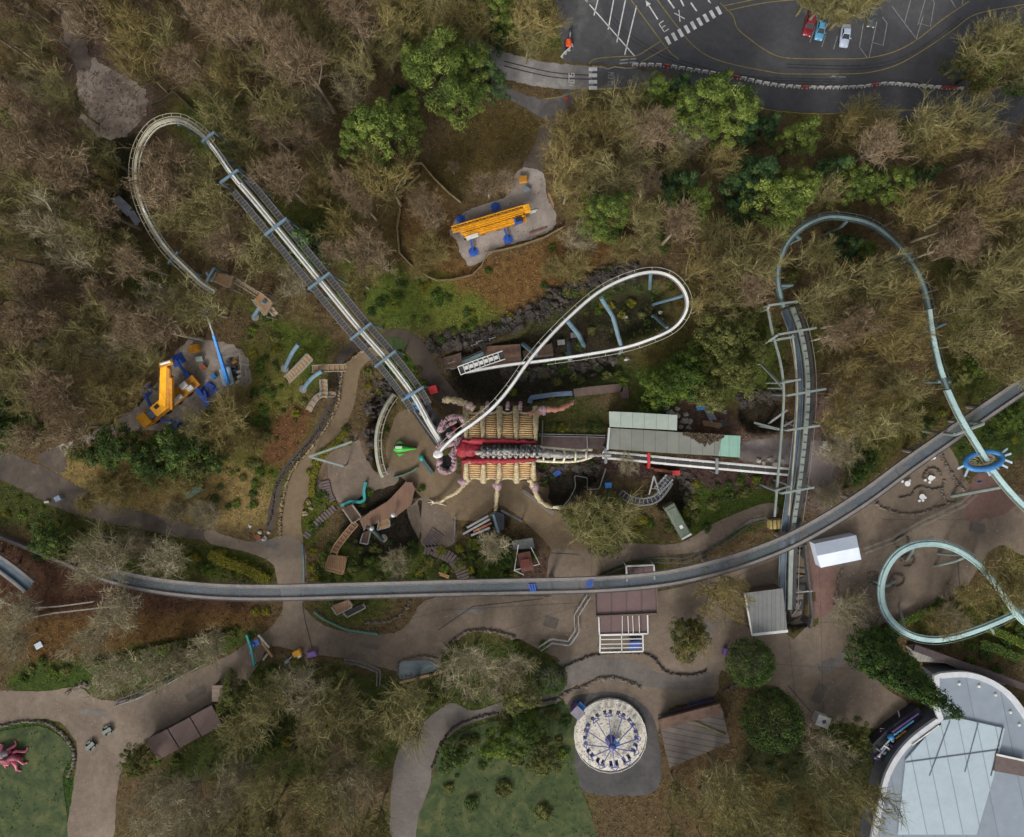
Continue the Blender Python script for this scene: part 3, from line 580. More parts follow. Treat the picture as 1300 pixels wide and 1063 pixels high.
def leaves(rng, C, N, size, asp=.5):
    """leaf sprays: quads at C (n,3) lying roughly across N"""
    n = len(C); N = N / (np.linalg.norm(N, axis=1, keepdims=True) + 1e-9); r = rng.normal(size=(n, 3)); a = np.cross(N, r); a /= np.linalg.norm(a, axis=1, keepdims=True) + 1e-9
    b = np.cross(N, a); s = size[:, None] * .5; return np.stack([C - a * s, C - b * s * asp, C + a * s, C + b * s * asp], 1)
def clumps(rng, cen, rad, per, size, flat=.8):
    """foliage clumps: centres (m,3), radii (m,)"""
    m = len(cen); c = np.repeat(cen, per, 0); rr = np.repeat(rad, per); d = rng.normal(size=(m * per, 3)); d[:, 2] = np.abs(d[:, 2]) * 1.0 - .35; d /= np.linalg.norm(d, axis=1, keepdims=True)
    u = rng.uniform(.55, 1.05, m * per); pos = c + d * (rr * u)[:, None] * np.array([1, 1, flat]); nrm = d + rng.normal(size=d.shape) * .5 + np.array([0, 0, .3])
    tone = np.repeat(rng.uniform(.1, .75, m), per) + rng.uniform(-.1, .3, m * per); return leaves(rng, pos, nrm, size * rng.uniform(.6, 1.4, m * per), .3), np.clip(tone, 0, 1)
def pine(seed, h, rad, n=64, per=80, leaf=.55, shape='dome'):
    rng = np.random.default_rng(seed); tr = MB(); tr.tube([(0, 0, -.4), (.1, 0, h * .4), (-.1, .1, h * .85)], [.028 * h, .02 * h, .005 * h], 6)
    if shape == 'dome':
        az = np.arange(n) * 2.399 + rng.normal(0, .3, n); q = np.sqrt((np.arange(n) + .5) / n); lob = 1 + .34 * np.sin(az * 3 + seed) + .18 * np.sin(az * 5 + seed * 2)
        rr = rad * q * lob * .88; z = h * (.97 - .5 * q ** 2) + rng.normal(0, .09 * h, n); cr = rng.uniform(.09, .27, n) * rad
    elif shape == 'cone':
        t = np.sqrt((np.arange(n) + .5) / n); az = np.arange(n) * 2.399; rr = rad * t * (1 + rng.normal(0, .1, n)) * .92; z = h * (1 - .9 * t) + rng.normal(0, .02 * h, n); cr = rad * rng.uniform(.14, .24, n)
    elif shape == 'ball':
        i = np.arange(n) + .5; cz = 1 - 1.25 * i / n; az = i * 2.399; sz = np.sqrt(np.clip(1 - cz ** 2, 0, 1)); rr = rad * .86 * sz * (1 + rng.normal(0, .03, n)); z = h * .42 + h * .46 * cz; cr = rad * rng.uniform(.15, .22, n)
    else:   # whorled layers
        t = (np.arange(n) + .5) / n; t = np.sqrt(t); az = rng.uniform(0, 2 * PI, n); rr = rad * t * rng.uniform(.55, 1.05, n); z = h * (1 - .75 * np.floor(t * 6) / 6) - rr / rad * h * .08 + rng.normal(0, .02 * h, n); cr = rad * rng.uniform(.14, .22, n)
    cen = np.stack([np.cos(az) * rr, np.sin(az) * rr, z], 1)
    for i in range(0, n, 3): tr.tube([(0, 0, z[i] * .75), tuple(cen[i] * np.array([.6, .6, .95])), tuple(cen[i])], [.006 * h, .004 * h, .001 * h], 4)
    V, t = clumps(rng, cen, cr, per, leaf, .75); return tr, V, t
TREES = []          # (root, px, py, look, group key)
PROTO = {}
def proto(kind, tr, V, t, mat, bark, name):
    root = bpy.data.objects.new(name, None); root.empty_display_size = .5
    off = tr.build('trunk', bark, None, True); off.parent = root
    me = tone_mesh('crown', V, None, t, mat); c = bpy.data.objects.new('crown', me); COL.objects.link(c); c.parent = root
    PROTO.setdefault(kind, []).append(root)
def protos():
    k = 0
    for s, mat, bark, nm, st, cnt, h, rad in (('olive', twig_olive, bark_grey, 'bare_tree', 'round', 5, 12, 4.2), ('red', twig_red, bark_birch, 'birch_tree', 'tall', 4, 14, 4.0), ('pale', twig_pale, bark_birch, 'bare_tree', 'round', 4, 10, 4.0), ('gold', twig_gold, bark_grey, 'bare_tree', 'round', 3, 12, 4.2), ('bush', twig_pale, bark_grey, 'bare_shrub', 'bush', 3, 3.2, 2.6), ('goldbush', twig_gold, bark_grey, 'bare_shrub', 'bush', 2, 3.4, 2.6), ('domebush', twig_green, bark_grey, 'bare_shrub', 'bush', 1, 4.4, 3.4)):
        for i in range(cnt):
            k += 1; tr, V, t = bare_tree(100 + k, h, rad, st); proto(s, tr, V, t, mat, bark, nm)
    for s, mat, nm, cnt, h, rad, n, per, lf, sh in (('pine', needle_pine, 'pine_tree', 4, 15, 4.4, 80, 150, .38, 'dome'), ('bluepine', needle_blue, 'pine_tree', 3, 14, 4.4, 90, 140, .38, 'layer'), ('yew', leaf_dark, 'evergreen_tree', 3, 7, 4.0, 80, 130, .36, 'dome'), ('olivetree', leaf_olive, 'evergreen_tree', 3, 9, 4.0, 80, 130, .36, 'dome'), ('ball', leaf_dark, 'evergreen_tree', 2, 7.5, 4.0, 120, 110, .3, 'ball'), ('bright', leaf_bright, 'evergreen_tree', 2, 7, 4.0, 80, 130, .36, 'dome'), ('cypress', leaf_cypress, 'cypress_tree', 2, 13, 3.6, 190, 100, .34, 'cone')):
        for i in range(cnt):
            k += 1; tr, V, t = pine(200 + k, h, rad, n, per, lf, sh); proto(s, tr, V, t, mat, bark_dark, nm)
protos()
CR = {'olive': 4.2, 'red': 4.0, 'pale': 4.0, 'gold': 4.2, 'bush': 2.6, 'goldbush': 2.6, 'domebush': 3.4, 'pine': 4.4, 'bluepine': 4.4, 'yew': 4, 'ball': 4, 'olivetree': 4, 'bright': 4, 'cypress': 3.6}
HT = {'olive': 12, 'red': 14, 'pale': 10, 'gold': 12, 'bush': 3.2, 'goldbush': 3.4, 'domebush': 4.4, 'pine': 15, 'bluepine': 14, 'yew': 7, 'ball': 7.5, 'olivetree': 9, 'bright': 7, 'cypress': 13}
LOOK = {'olive': 'bare tree with olive grey twigs', 'red': 'leafless birch with reddish brown twigs', 'pale': 'bare tree with pale buff twigs', 'gold': 'bare tree with golden brown twigs', 'bush': 'low bare shrub with pale twigs', 'goldbush': 'low bare shrub with brown twigs', 'domebush': 'big round twiggy bush with greenish twigs', 'pine': 'bright green clumpy pine', 'bluepine': 'bluish green spreading pine', 'yew': 'dark green rounded evergreen', 'ball': 'compact clipped dome evergreen', 'olivetree': 'olive green leafy evergreen', 'bright': 'fresh green rounded evergreen', 'cypress': 'dense pointed cypress'}
used = set()
def tree(kind, px, py, rpx, zf=.6, hs=1.0):
    """crown centre at px,py, crown radius in px"""
    pr = R.choice(PROTO[kind]); s = rpx / S / CR[kind]; h = HT[kind] * s * hs
    s *= (1 - zf * h / H)          # far crowns stand higher, nearer the lens
    p = P(px, py, zf * HT[kind] * s * hs); z = hz(p.x, p.y)
    if pr in used: r = copy_tree(pr)
    else: r = pr; COL.objects.link(r); used.add(pr)
    r.location = (p.x, p.y, z); r.rotation_euler = (0, 0, R.uniform(0, 6.28)); r.scale = (s, s, s * hs)
    TREES.append((r, px, py, kind)); return r
EVERGREENS = [('olivetree',78,696,16),('pine',560,100,46),('pine',600,88,30),('bluepine',622,98,26),('pine',585,125,30),('pine',530,88,24),('pine',490,170,42),('pine',458,178,30),('pine',515,150,26),('bluepine',505,118,14),('pine',630,12,26),('bluepine',622,40,22),('pine',648,25,18),
 ('bluepine',862,112,26),('pine',890,135,38),('pine',925,150,34),('bluepine',940,125,22),('pine',830,122,22),('pine',870,140,24),('bluepine',945,165,24),('pine',1012,178,26),('bluepine',975,160,22),('bluepine',962,225,38),('pine',985,262,40),('pine',1008,240,26),('bluepine',945,262,26),('bluepine',868,235,30),('pine',880,258,26),('pine',770,272,34),('pine',755,290,18),('bluepine',1062,215,26),('pine',1078,235,24),('bluepine',1108,225,20),('pine',1128,238,26),('bluepine',1180,220,16),('bluepine',1078,312,22),('pine',1095,318,16),('olivetree',915,428,36),('olivetree',945,400,24),('bright',868,478,34),('bright',838,495,30),('olivetree',930,470,34),('olivetree',900,500,26),('bright',905,462,26),('olivetree',955,440,24),
 ('bright',15,155,16),('yew',22,540,34),('yew',-5,520,26),('yew',62,682,26),('olivetree',110,572,22),('yew',150,566,34),('yew',188,582,30),('yew',232,572,36),('yew',268,582,24),('olivetree',252,592,24),('bluepine',390,308,34),('olivetree',372,330,18),
 ('ball',956,845,31),('ball',985,920,40),('yew',1118,822,22),('olivetree',1082,938,24),('ball',700,864,21),('olivetree',872,812,26),('olivetree',880,800,18),('bright',1230,468,16),('olivetree',1215,478,18),('bright',1280,530,16),('olivetree',1245,85,34),('olivetree',1275,60,34),('yew',1295,100,26),
 ('bright',672,930,24),('yew',575,960,20),('olivetree',690,960,24),('bright',635,945,22),('olivetree',175,965,22),('bright',1060,935,18),('yew',335,930,22),('olivetree',300,880,26),('olivetree',420,860,24),('olivetree',240,745,16),('olivetree',660,880,26),('olivetree',560,880,22),('bright',620,730,18),('yew',640,705,16),('olivetree',1005,350,10),('bluepine',745,30,0)]
HAND = [('pale',138,700,38),('pale',118,716,26),('pale',212,705,30),('pale',600,845,42),('pale',655,845,26),('olive',520,892,44),('olive',430,895,44),('pale',385,870,34),('olive',345,880,36),('olive',310,925,36),('olive',400,935,30),('pale',150,772,34),('pale',195,845,30),('pale',150,858,32),('pale',118,812,28),('pale',268,822,28),('bush',232,840,22),('pale',28,775,28),('pale',22,815,24),('olive',455,930,34),('olive',500,915,30),('red',400,905,24),('red',440,945,26),
 ('domebush',758,662,46),('pale',376,362,24),('gold',388,394,20),('olive',352,332,20),('pale',625,692,24),('pale',505,712,20),('pale',795,590,16),('bush',1062,570,26),('bush',1050,630,20),('gold',905,755,34),('gold',925,740,24),('bush',1078,775,28),('pale',1040,945,32),('gold',872,815,24),('gold',1195,790,24),('bush',1205,785,26),('gold',1270,725,36),('olive',1288,745,34),('gold',1230,755,24),
 ('olive',1235,70,34),('olive',1262,45,36),('olive',1285,90,34),('gold',1240,105,24),('olive',1050,-2,36),('olive',1080,8,34),('olive',1030,-5,30),('gold',1095,-5,26),('olive',1065,15,26),('gold',675,35,38),('olive',668,58,30),('gold',695,30,24),('gold',600,28,36),('olive',570,20,36),('gold',545,40,30),
 ('goldbush',150,628,26),('goldbush',175,612,26),('goldbush',205,608,24),('goldbush',240,610,26),('goldbush',130,612,20),('bush',262,650,22),('goldbush',285,560,30),('gold',290,530,34),('goldbush',270,545,26),('goldbush',300,505,24),('olive',250,535,24),('goldbush',320,560,22),('goldbush',110,640,16),('bush',180,690,24),('bush',222,648,18),('bush',640,880,22),
 ('red',550,275,26),('red',535,255,20),('red',620,240,22),('goldbush',545,320,28),('goldbush',530,345,14),('red',575,215,10),('red',645,235,18),('goldbush',730,340,26),('bush',742,300,22),('pale',735,305,24),('goldbush',700,340,18),('goldbush',790,318,22),('red',690,640,0),('gold',730,210,38),('gold',760,180,36),('olive',785,160,34),('olive',760,225,38),('gold',720,245,30),('gold',740,270,26),('olive',800,200,32),('pale',870,180,28),('olive',860,205,24),('gold',700,205,20),('red',820,240,20),('pale',818,225,22)]
# woods filled by even scatter: polygon, kinds by weight, spacing
WOODS = [
 ([(-40,-40),(560,-40),(545,60),(515,75),(505,135),(445,150),(440,195),(500,210),(505,260),(500,340),(470,370),(425,330),(385,275),(330,215),(275,190),(228,142),(175,165),(196,130),(180,105),(125,70),(112,-40)], (('olive',5),('gold',4),('red',4),('pale',1)), 31),
 ([(-40,-40),(74,-40),(86,75),(100,160),(115,178),(150,190),(165,215),(170,260),(185,310),(215,345),(255,375),(250,420),(205,455),(170,500),(120,540),(50,560),(-40,550)], (('olive',5),('gold',3),('red',5),('pale',1)), 31),
 ([(192,185),(225,165),(250,185),(290,240),(330,300),(370,360),(330,385),(290,355),(235,330),(205,290),(185,230)], (('red',6),('olive',2),('gold',1)), 28),
 ([(640,-40),(700,-40),(705,40),(690,70),(640,58),(610,50)], (('gold',2),('olive',2)), 30),
 ([(700,165),(780,130),(830,128),(870,160),(960,180),(960,160),(1050,165),(1100,168),(1200,175),(1330,190),(1330,480),(1290,495),(1230,470),(1200,400),(1150,315),(1090,272),(1020,280),(990,320),(980,380),(930,390),(885,360),(820,325),(770,310),(720,280),(690,225)], (('olive',4),('gold',4),('red',3)), 31),
 ([(1010,325),(1060,290),(1100,295),(1140,330),(1170,390),(1180,450),(1200,510),(1150,545),(1080,560),(1048,520),(1038,450),(1015,400)], (('gold',5),('olive',4),('red',1)), 30),
 ([(880,350),(985,390),(988,415),(930,430),(880,420),(870,390)], (('olive',3),('red',1),('gold',2)), 30),
 ([(1060,150),(1100,130),(1200,145),(1300,150),(1330,190),(1060,180)], (('olive',5),('gold',1)), 34),
 ([(200,1010),(330,985),(480,985),(480,1090),(170,1090)], (('olive',3),('pale',2)), 40),
 ([(880,985),(1110,985),(1110,1090),(860,1090)], (('olive',3),('gold',2)), 40),
]
KEEP = [([(225,148),(268,180),(290,220),(350,295),(410,360),(460,425),(505,480)], 24), ([(225,150),(190,165),(174,205),(178,255),(205,312),(255,352),(290,375)], 33), ([(110,90),(140,120),(160,150)], 46), ([(1150,125),(1230,134),(1320,150)], 26), ([(262,352),(285,356),(310,368),(335,385),(352,402)], 32), ([(88,-20),(92,40),(104,80)], 28), ([(1200,530),(1190,450),(1180,390),(1150,320),(1085,279),(1020,288),(990,330),(990,380),(1015,440),(1020,520)], 30), ([(985,400),(990,640)], 16), ([(720,410),(800,355),(850,345),(872,380),(850,420),(790,440)], 16), ([(1310,485),(1200,560),(1100,640)], 24), ([(505,330),(560,352),(612,335),(706,295)], 10), ([(510,300),(508,250),(540,212)], 10)]
def near_keep(px, py, grow=0):
    for ln, r in KEEP:
        for (ax, ay), (bx, by) in zip(ln[:-1], ln[1:]):
            ex, ey = bx - ax, by - ay; t = max(0, min(1, ((px - ax) * ex + (py - ay) * ey) / (ex * ex + ey * ey)))
            if math.hypot(px - ax - ex * t, py - ay - ey * t) < r + grow: return True
    return False
tree('olivetree', 757, 663, 39, .3, .42); placed = [(1152, 858, 40)]; tree('cypress', 1156, 862, 34, .55, 2.0)
for k, x, y, r in EVERGREENS + HAND:
    if r > 2: placed.append((x, y, r * (1.55 if 'pine' in k else 1))); tree(k, x, y, r, .62 if k not in ('bush', 'goldbush', 'domebush') else .4, R.uniform(.9, 1.1) * (1.22 if 'pine' in k else 1))
for poly, kinds, sp in WOODS:
    xs = [p[0] for p in poly]; ys = [p[1] for p in poly]; pl = rnd(poly, 3); bag = [k for k, n in kinds for _ in range(n)]; fails = 0
    while fails < 260:
        x = R.uniform(min(xs), max(xs)); y = R.uniform(min(ys), max(ys))
        if x < -30 or x > 1330 or y < -30 or y > 1085 or sdf(np.array([x]), np.array([y]), pl)[0] > 0 or near_keep(x, y, 2) or any(math.hypot(x - a, y - b) < max(sp, .62 * (c + 20)) * R.uniform(.85, 1) for a, b, c in placed) or on_paved(x, y, -2): fails += 1; continue
        # kinds drift in patches
        nv = mnoise.noise((x * .012, y * .012, 3)); k = R.choice(bag)
        if nv > .18 and R.random() < .6 and 'red' in bag: k = 'red'
        if nv < -.18 and R.random() < .6: k = 'olive'
        r = R.choice((R.uniform(20, 30), R.uniform(26, 42))) * (.92 if k == 'red' else 1); placed.append((x, y, r * .75)); fails = 0; tree(k, x, y, r, .62, R.uniform(1.0, 1.45))
# ------------------------------------------------------------------ small shrubs (single meshes, shared by repeats)
SHR = {}
def shrub_proto(kind, mat, n):
    for i in range(n):
        rng = np.random.default_rng(hash(kind) % 1000 + 17 * i if False else 900 + 31 * i + len(kind)); m = 16; az = rng.uniform(0, 2 * PI, m); rr = np.sqrt(rng.uniform(0, 1, m)) * .72
        cen = np.stack([np.cos(az) * rr, np.sin(az) * rr, .55 - .35 * rr + rng.uniform(-.1, .15, m)], 1); V, t = clumps(rng, cen, rng.uniform(.22, .42, m), 80, .2, .8)
        SHR.setdefault(kind, []).append(tone_mesh('shrub', V, None, t, mat))
shrub_proto('dark', leaf_dark, 2); shrub_proto('bright', leaf_bright, 2); shrub_proto('yellow', leaf_yellow, 2); shrub_proto('olive', leaf_olive, 2)
SLOOK = {'dark': 'dark green shrub', 'bright': 'bright green shrub', 'yellow': 'yellowish green shrub', 'olive': 'olive green shrub'}
def shrub(kind, px, py, rpx):
    p = G(px, py); o = bpy.data.objects.new('shrub', R.choice(SHR[kind])); COL.objects.link(o); o.location = p; s = rpx / S; o.scale = (s, s, s * .85); o.rotation_euler = (0, 0, R.uniform(0, 6.3))
    TREES.append((o, px, py, 's' + kind))
for k, x, y, r in [('yellow',282,702,9),('yellow',295,712,9),('yellow',310,716,9),('yellow',325,724,9),('yellow',338,734,8),('olive',272,712,8),('olive',290,728,9),('olive',312,733,8),('bright',265,722,10),('yellow',250,708,8),
 ('yellow',395,600,7),('yellow',402,588,7),('bright',398,618,7),('yellow',390,640,6),('yellow',408,575,6),('bright',404,632,6),('bright',430,565,7),('olive',440,545,7),('yellow',445,560,6),
 ('bright',660,697,9),('bright',676,704,8),('bright',640,735,10),('olive',655,728,9),('bright',600,690,8),('olive',585,715,9),('yellow',560,700,8),('olive',545,712,8),('bright',470,712,9),('olive',450,722,9),('yellow',398,700,7),('yellow',396,720,7),('yellow',400,735,7),('bright',412,705,7),('olive',480,735,9),('bright',530,735,8),
 ('bright',505,380,10),('bright',555,378,10),('dark',483,385,8),('bright',430,378,8),('dark',570,380,6),('bright',620,345,6),('bright',712,348,7),('dark',690,362,6),('olive',720,372,8),('bright',700,315,6),('dark',788,300,10),('bright',822,305,8),('dark',842,315,9),('dark',838,300,8),('bright',760,395,7),('yellow',800,385,8),('yellow',790,400,7),('olive',815,400,7),('bright',830,380,6),('yellow',775,388,7),('olive',860,450,7),('bright',790,485,9),('olive',770,478,8),('dark',735,440,8),('dark',715,470,8),('bright',760,470,6),
 ('yellow',815,660,8),('yellow',810,675,7),('bright',825,665,7),('bright',690,590,7),('bright',705,585,6),('bright',690,610,7),('olive',850,670,9),('olive',880,655,10),('olive',905,640,10),('dark',925,632,9),('olive',945,625,9),('bright',960,610,8),('olive',880,640,9),('dark',895,670,8),('olive',730,480,8),
 ('bright',525,490,7),('bright',500,510,6),('olive',530,470,6),('bright',538,488,7),('bright',490,545,6),('dark',520,620,8),('bright',535,620,6),('bright',470,625,6),('olive',460,640,6),
 ('dark',1092,600,11),('dark',1100,585,12),('dark',1085,612,9),('dark',1108,570,10),('bright',1270,545,8),('dark',1255,555,9),('bright',1290,520,9),('olive',1230,560,7),('dark',1300,545,10),('dark',50,705,9),('dark',70,690,11),('dark',78,700,9),
 ('olive',1180,775,8),('bright',1190,765,7),('olive',1220,800,8),('dark',1275,815,11),('dark',1295,800,11),('bright',1300,830,9),('dark',1250,830,10),('bright',1235,820,7),('yellow',1280,780,8),('dark',1265,850,9),('bright',1230,840,8),
 ('bright',55,840,8),('bright',68,855,9),('olive',85,850,8),('bright',30,862,8),('olive',40,850,7),('bright',225,828,9),('bright',212,832,8),('yellow',325,776,7),('yellow',338,775,7),('bright',300,800,6),('bright',318,808,6),
 ('bright',405,945,8),('olive',380,955,9),('yellow',365,940,9),('yellow',345,950,8),('olive',355,925,8),('yellow',370,955,7),('dark',350,905,8),('olive',280,905,8),('bright',460,950,8),('bright',225,965,8),('bright',200,965,9),
 ('olive',375,838,9),('bright',388,855,9),('olive',330,860,9),('bright',345,850,8),('dark',540,880,8),('olive',590,890,9),('bright',625,885,8),('olive',575,820,8),('bright',690,820,8),('bright',655,820,7),
 ('olive',320,590,9),('bright',330,600,8),('bright',325,615,8),('bright',322,640,7),('bright',300,640,7),('bright',335,520,8),('bright',330,535,8),('dark',322,500,8),('bright',345,500,8),('olive',350,430,8),('bright',330,470,8),('bright',320,420,8),('dark',340,405,7),
 ('bright',565,720,8),('olive',610,715,8),('olive',475,695,8),('bright',440,735,7),('bright',410,740,7)]:
    shrub(k, x, y, r)

for x, y, r, k in ((640,912,11,'olive'),(672,905,12,'bright'),(700,905,11,'olive'),(718,915,9,'dark'),(600,940,10,'olive'),(620,955,12,'bright'),(655,960,13,'olive'),(585,965,9,'bright'),(690,975,12,'olive'),(715,955,10,'bright'),(640,1000,13,'olive'),(600,1020,12,'dark'),(690,1030,13,'olive'),(570,1000,9,'olive')): shrub(k, x, y, r)
BEDS = [([(388,690),(430,640),(440,600),(420,595),(390,640)], 9), ([(400,700),(455,665),(540,695),(556,742),(400,742)], 34), ([(560,690),(640,680),(652,690),(652,742),(596,742)], 22), ([(700,448),(790,446),(805,470),(760,498),(690,512),(640,512)], 26), ([(745,378),(820,352),(862,372),(845,415),(790,436),(750,420)], 26), ([(545,415),(640,405),(735,348),(800,332),(800,345),(700,398),(590,440),(545,440)], 22), ([(880,612),(985,600),(985,640),(900,665),(850,690),(842,660)], 22), ([(486,440),(520,460),(535,490),(500,505),(470,500),(455,480)], 16), ([(690,572),(765,590),(740,596),(690,610)], 8), ([(250,560),(330,520),(390,520),(345,620),(300,655),(250,640)], 26), ([(300,400),(350,430),(365,470),(400,505),(385,530),(320,500)], 20), ([(430,340),(520,350),(620,400),(545,412),(470,400)], 26), ([(0,615),(60,630),(200,665),(330,735),(200,720),(90,690),(0,660)], 26), ([(1080,560),(1160,520),(1200,530),(1110,605),(1070,620)], 16), ([(1215,580),(1250,545),(1310,500),(1310,560),(1270,565)], 14), ([(1170,800),(1240,750),(1310,710),(1310,830),(1230,820)], 22), ([(905,460),(1000,400),(985,500),(900,505)], 18), ([(560,860),(690,830),(690,880),(600,900)], 12), ([(400,905),(540,880),(560,905),(500,960),(420,975)], 20), ([(560,935),(650,912),(715,900),(725,970),(560,985)], 20), ([(990,930),(1100,935),(1100,985),(960,985)], 14), ([(640,560),(690,530),(765,530),(765,545),(690,550)], 8)]
for poly, n in BEDS:
    xs = [p[0] for p in poly]; ys = [p[1] for p in poly]; pl = rnd(poly, 3); c = 0; tries = 0
    while c < n and tries < 400:
        tries += 1; x = R.uniform(min(xs), max(xs)); y = R.uniform(min(ys), max(ys))
        if sdf(np.array([x]), np.array([y]), pl)[0] > 0 or on_paved(x, y, 5): continue
        c += 1; shrub(R.choice(('dark', 'olive', 'olive', 'bright', 'yellow', 'dark')), x, y, R.uniform(3, 7.5))

# the 290 largest shrubs stay individuals; the small remainder is one planting
sh_ = sorted([t for t in TREES if t[3][0] == 's' and t[0].name.startswith('shrub')], key=lambda t: -t[0].scale.x); rest = sh_[290:]
vs, fs, tn, mi, off = [], [], [], [], 0; kinds = ['sdark', 'sbright', 'syellow', 'solive']
for o, x, y, k in rest:
    me = o.data; n = len(me.vertices); c = np.empty(n * 3, np.float32); me.vertices.foreach_get('co', c); c = c.reshape(-1, 3) * np.array(o.scale); a = o.rotation_euler.z; c = np.stack([c[:, 0] * math.cos(a) - c[:, 1] * math.sin(a), c[:, 0] * math.sin(a) + c[:, 1] * math.cos(a), c[:, 2]], 1) + np.array(o.location)
    t = np.empty(n, np.float32); me.attributes['tone'].data.foreach_get('value', t); vs.append(c.reshape(-1, 4, 3)); tn.append(t[::4]); mi += [kinds.index(k)] * (n // 4); TREES.remove((o, x, y, k)); bpy.data.objects.remove(o)
if rest:
    me = tone_mesh('low_planting', np.concatenate(vs), None, np.concatenate(tn), leaf_dark)
    for m in (leaf_bright, leaf_yellow, leaf_olive): me.materials.append(m)
    me.polygons.foreach_set('material_index', np.array(mi, np.int32)); o = bpy.data.objects.new('low_planting', me); COL.objects.link(o); tag(o, 'scattered low evergreen plants filling the beds and banks', 'low plants', None, 'stuff')
# ------------------------------------------------------------------ shared object materials
white_pt = M('white_paint', (205,205,200), .45, .16, .8); white_tr = M('white_track_paint', (214,214,210), .35, .12, .5)
dull_white = M('weathered_white_paint', (168,166,150), .6, .25, .8); beige_tr = M('beige_track_paint', (158,152,130), .6, .25, .7)
steel_blue = M('blue_grey_steel', (98,122,134), .5, .22, .8); steel_dark = M('dark_steel', (62,66,70), .55, .3, 1)
steel_grey = M('galvanised_steel', (122,124,124), .5, .25, 1.2); grating = M('grating', (54,52,52), .75, .3, 2)
teal_lt = M('pale_teal_paint', (170,198,196), .4, .16, .4); teal_mid = M('teal_paint', (106,124,124), .45, .22, .5); teal_dk = M('dark_teal_paint', (60,78,80), .5, .25, .5)
portal_g = M('grey_green_steel', (126,134,128), .5, .22, .7); trough_b = M('blue_grey_trough', (76,90,102), .5, .25, .6)
conc = M('stained_concrete', (110,104,100), .85, .3, .3, col2=(136,129,124)); conc_dk = M('dark_concrete', (96,90,88), .85, .3, .4)
wood = stripes('decking', (112,84,66), (62,48,40), 3.2, 'X', .8, dirt=.2); wood_lt = M('bare_timber', (140,108,74), .8, .3, 1.5, col2=(160,128,92)); wood_dk = M('dark_timber', (84,66,52), .85, .3, 1.5)
blue_pt = M('bright_blue_paint', (34,122,196), .4, .2, 1); royal = M('royal_blue_paint', (36,76,160), .45, .25, 1); yellow_pt = M('crane_yellow', (226,160,24), .45, .22, .9); yellow_dk = M('worn_yellow', (176,118,22), .55, .3, 1.5)
red_pt = M('red_paint', (170,44,42), .5, .25, 1); black_pt = M('black_rubber', (26,26,28), .7, .2, 2); teal_pt = M('bright_teal_paint', (34,138,134), .5, .25, 1)
green_pt = M('vivid_green_paint', (58,176,50), .5, .2, 1); purple_pt = M('purple_paint', (112,84,150), .5, .25, 1); navy = M('navy_paint', (48,60,110), .5, .25, 1)
glass = M('dark_glass', (36,42,48), .12, .15, .5); rock = M('mossy_rock', (88,80,70), .95, .4, 1.2, col2=(128,116,104)); rust = M('rusty_brown', (132,78,52), .8, .35, 1.2); dirty_blue = M('faded_blue_tarp', (86,102,124), .7, .3, .8)
def wpoly0(px, z): return [P(a, b, z) for a, b in px]
# ------------------------------------------------------------------ coaster tracks
def line3(pts, step=.8, n=10): return resample(smooth_line(PL(pts), n), step)
def column(mb, top, r=.28, n=8): z = hz(top.x, top.y); mb.tube([(top.x, top.y, z - .3), (top.x, top.y, top.z)], r, n)
def track(name, label, pts, mats, spine=.42, gauge=.62, tie=1.2, drop=.45, cols=(), group=None, ties=True, sh=.5, colmat=None):
    ln = line3(pts); t = T(name, label, 'coaster track', ln[0] * 1, group); t.location.z = hz(ln[0].x, ln[0].y)
    mb = MB(); mb.rail(ln, 0, 0, spine * 2, sh); mb.build('spine', mats[0], t, bevel=.05)
    mb = MB()
    for s in (-1, 1): mb.sweep(ln, [(s * gauge - .1, -drop - .1), (s * gauge + .1, -drop - .1), (s * gauge + .1, -drop + .1), (s * gauge - .1, -drop + .1)])
    if ties:
        q = resample(ln, tie)
        for i, p in enumerate(q): sd = side_of(q, i); mb.beam(p - sd * (gauge + .06) + Vector((0, 0, -drop)), p + sd * (gauge + .06) + Vector((0, 0, -drop)), .16, .12)
    mb.build('rails', mats[1], t)
    return t, ln
lift_pts = [(562,566,5),(545,538,6),(525,502,7.5),(490,456,9.5),(455,416,11.2),(405,355,14),(350,288,16),(322,254,17),(303,232,17),(288,212,16.5),(273,190,15.5),(254,168,14.5),(228,153,13.5),(200,158,12.5),(182,178,11),(173,206,10),(174,236,9.5),(182,264,9),(196,292,8.5),(214,318,7.5),(240,344,6.5),(258,361,5.5),(276,372,4.5)]
lift, lift_ln = track('lift_hill_track', 'long straight white lift hill track with side catwalks, ending in the wooded turn', lift_pts, (white_tr, dull_white), .17, .45, 1.1, .3)
# catwalks beside the straight part
str_ln = resample(smooth_line(PL(lift_pts[:9]), 10), .6)
for s in (-1, 1):
    a = offset_line(str_ln, s * 1.65, -.5); n0 = 0 if s < 0 else 0
    mb = MB(); mb.rail(a[14:], 0, 0, 1.0, .08)
    mb.build('catwalk', grating, lift)
    mb = MB()
    for i in range(14, len(a), 1):
        sd = side_of(a, i); mb.beam(a[i] - sd * .5 + Vector((0, 0, .08)), a[i] + sd * .5 + Vector((0, 0, .08)), .035, .04)
    for u in (-.52, .52): mb.rail(a[14:], u, 1.05, .055); 
    for i in range(14, len(a), 4):
        sd = side_of(a, i)
        for u in (-.52, .52): mb.beam(a[i] + sd * u, a[i] + sd * u + Vector((0, 0, 1.05)), .06)
    mb.build('handrail', steel_grey, lift)
mb = MB()
for k in (0, 1): mb.rail(str_ln, (-.28, .28)[k], .3, .14, .16)
mb.build('chain_guides', white_pt, lift)
mb = MB(); mb.rail(str_ln[10:], 0, .27, .1, .05); mb.build('lift_chain', black_pt, lift)
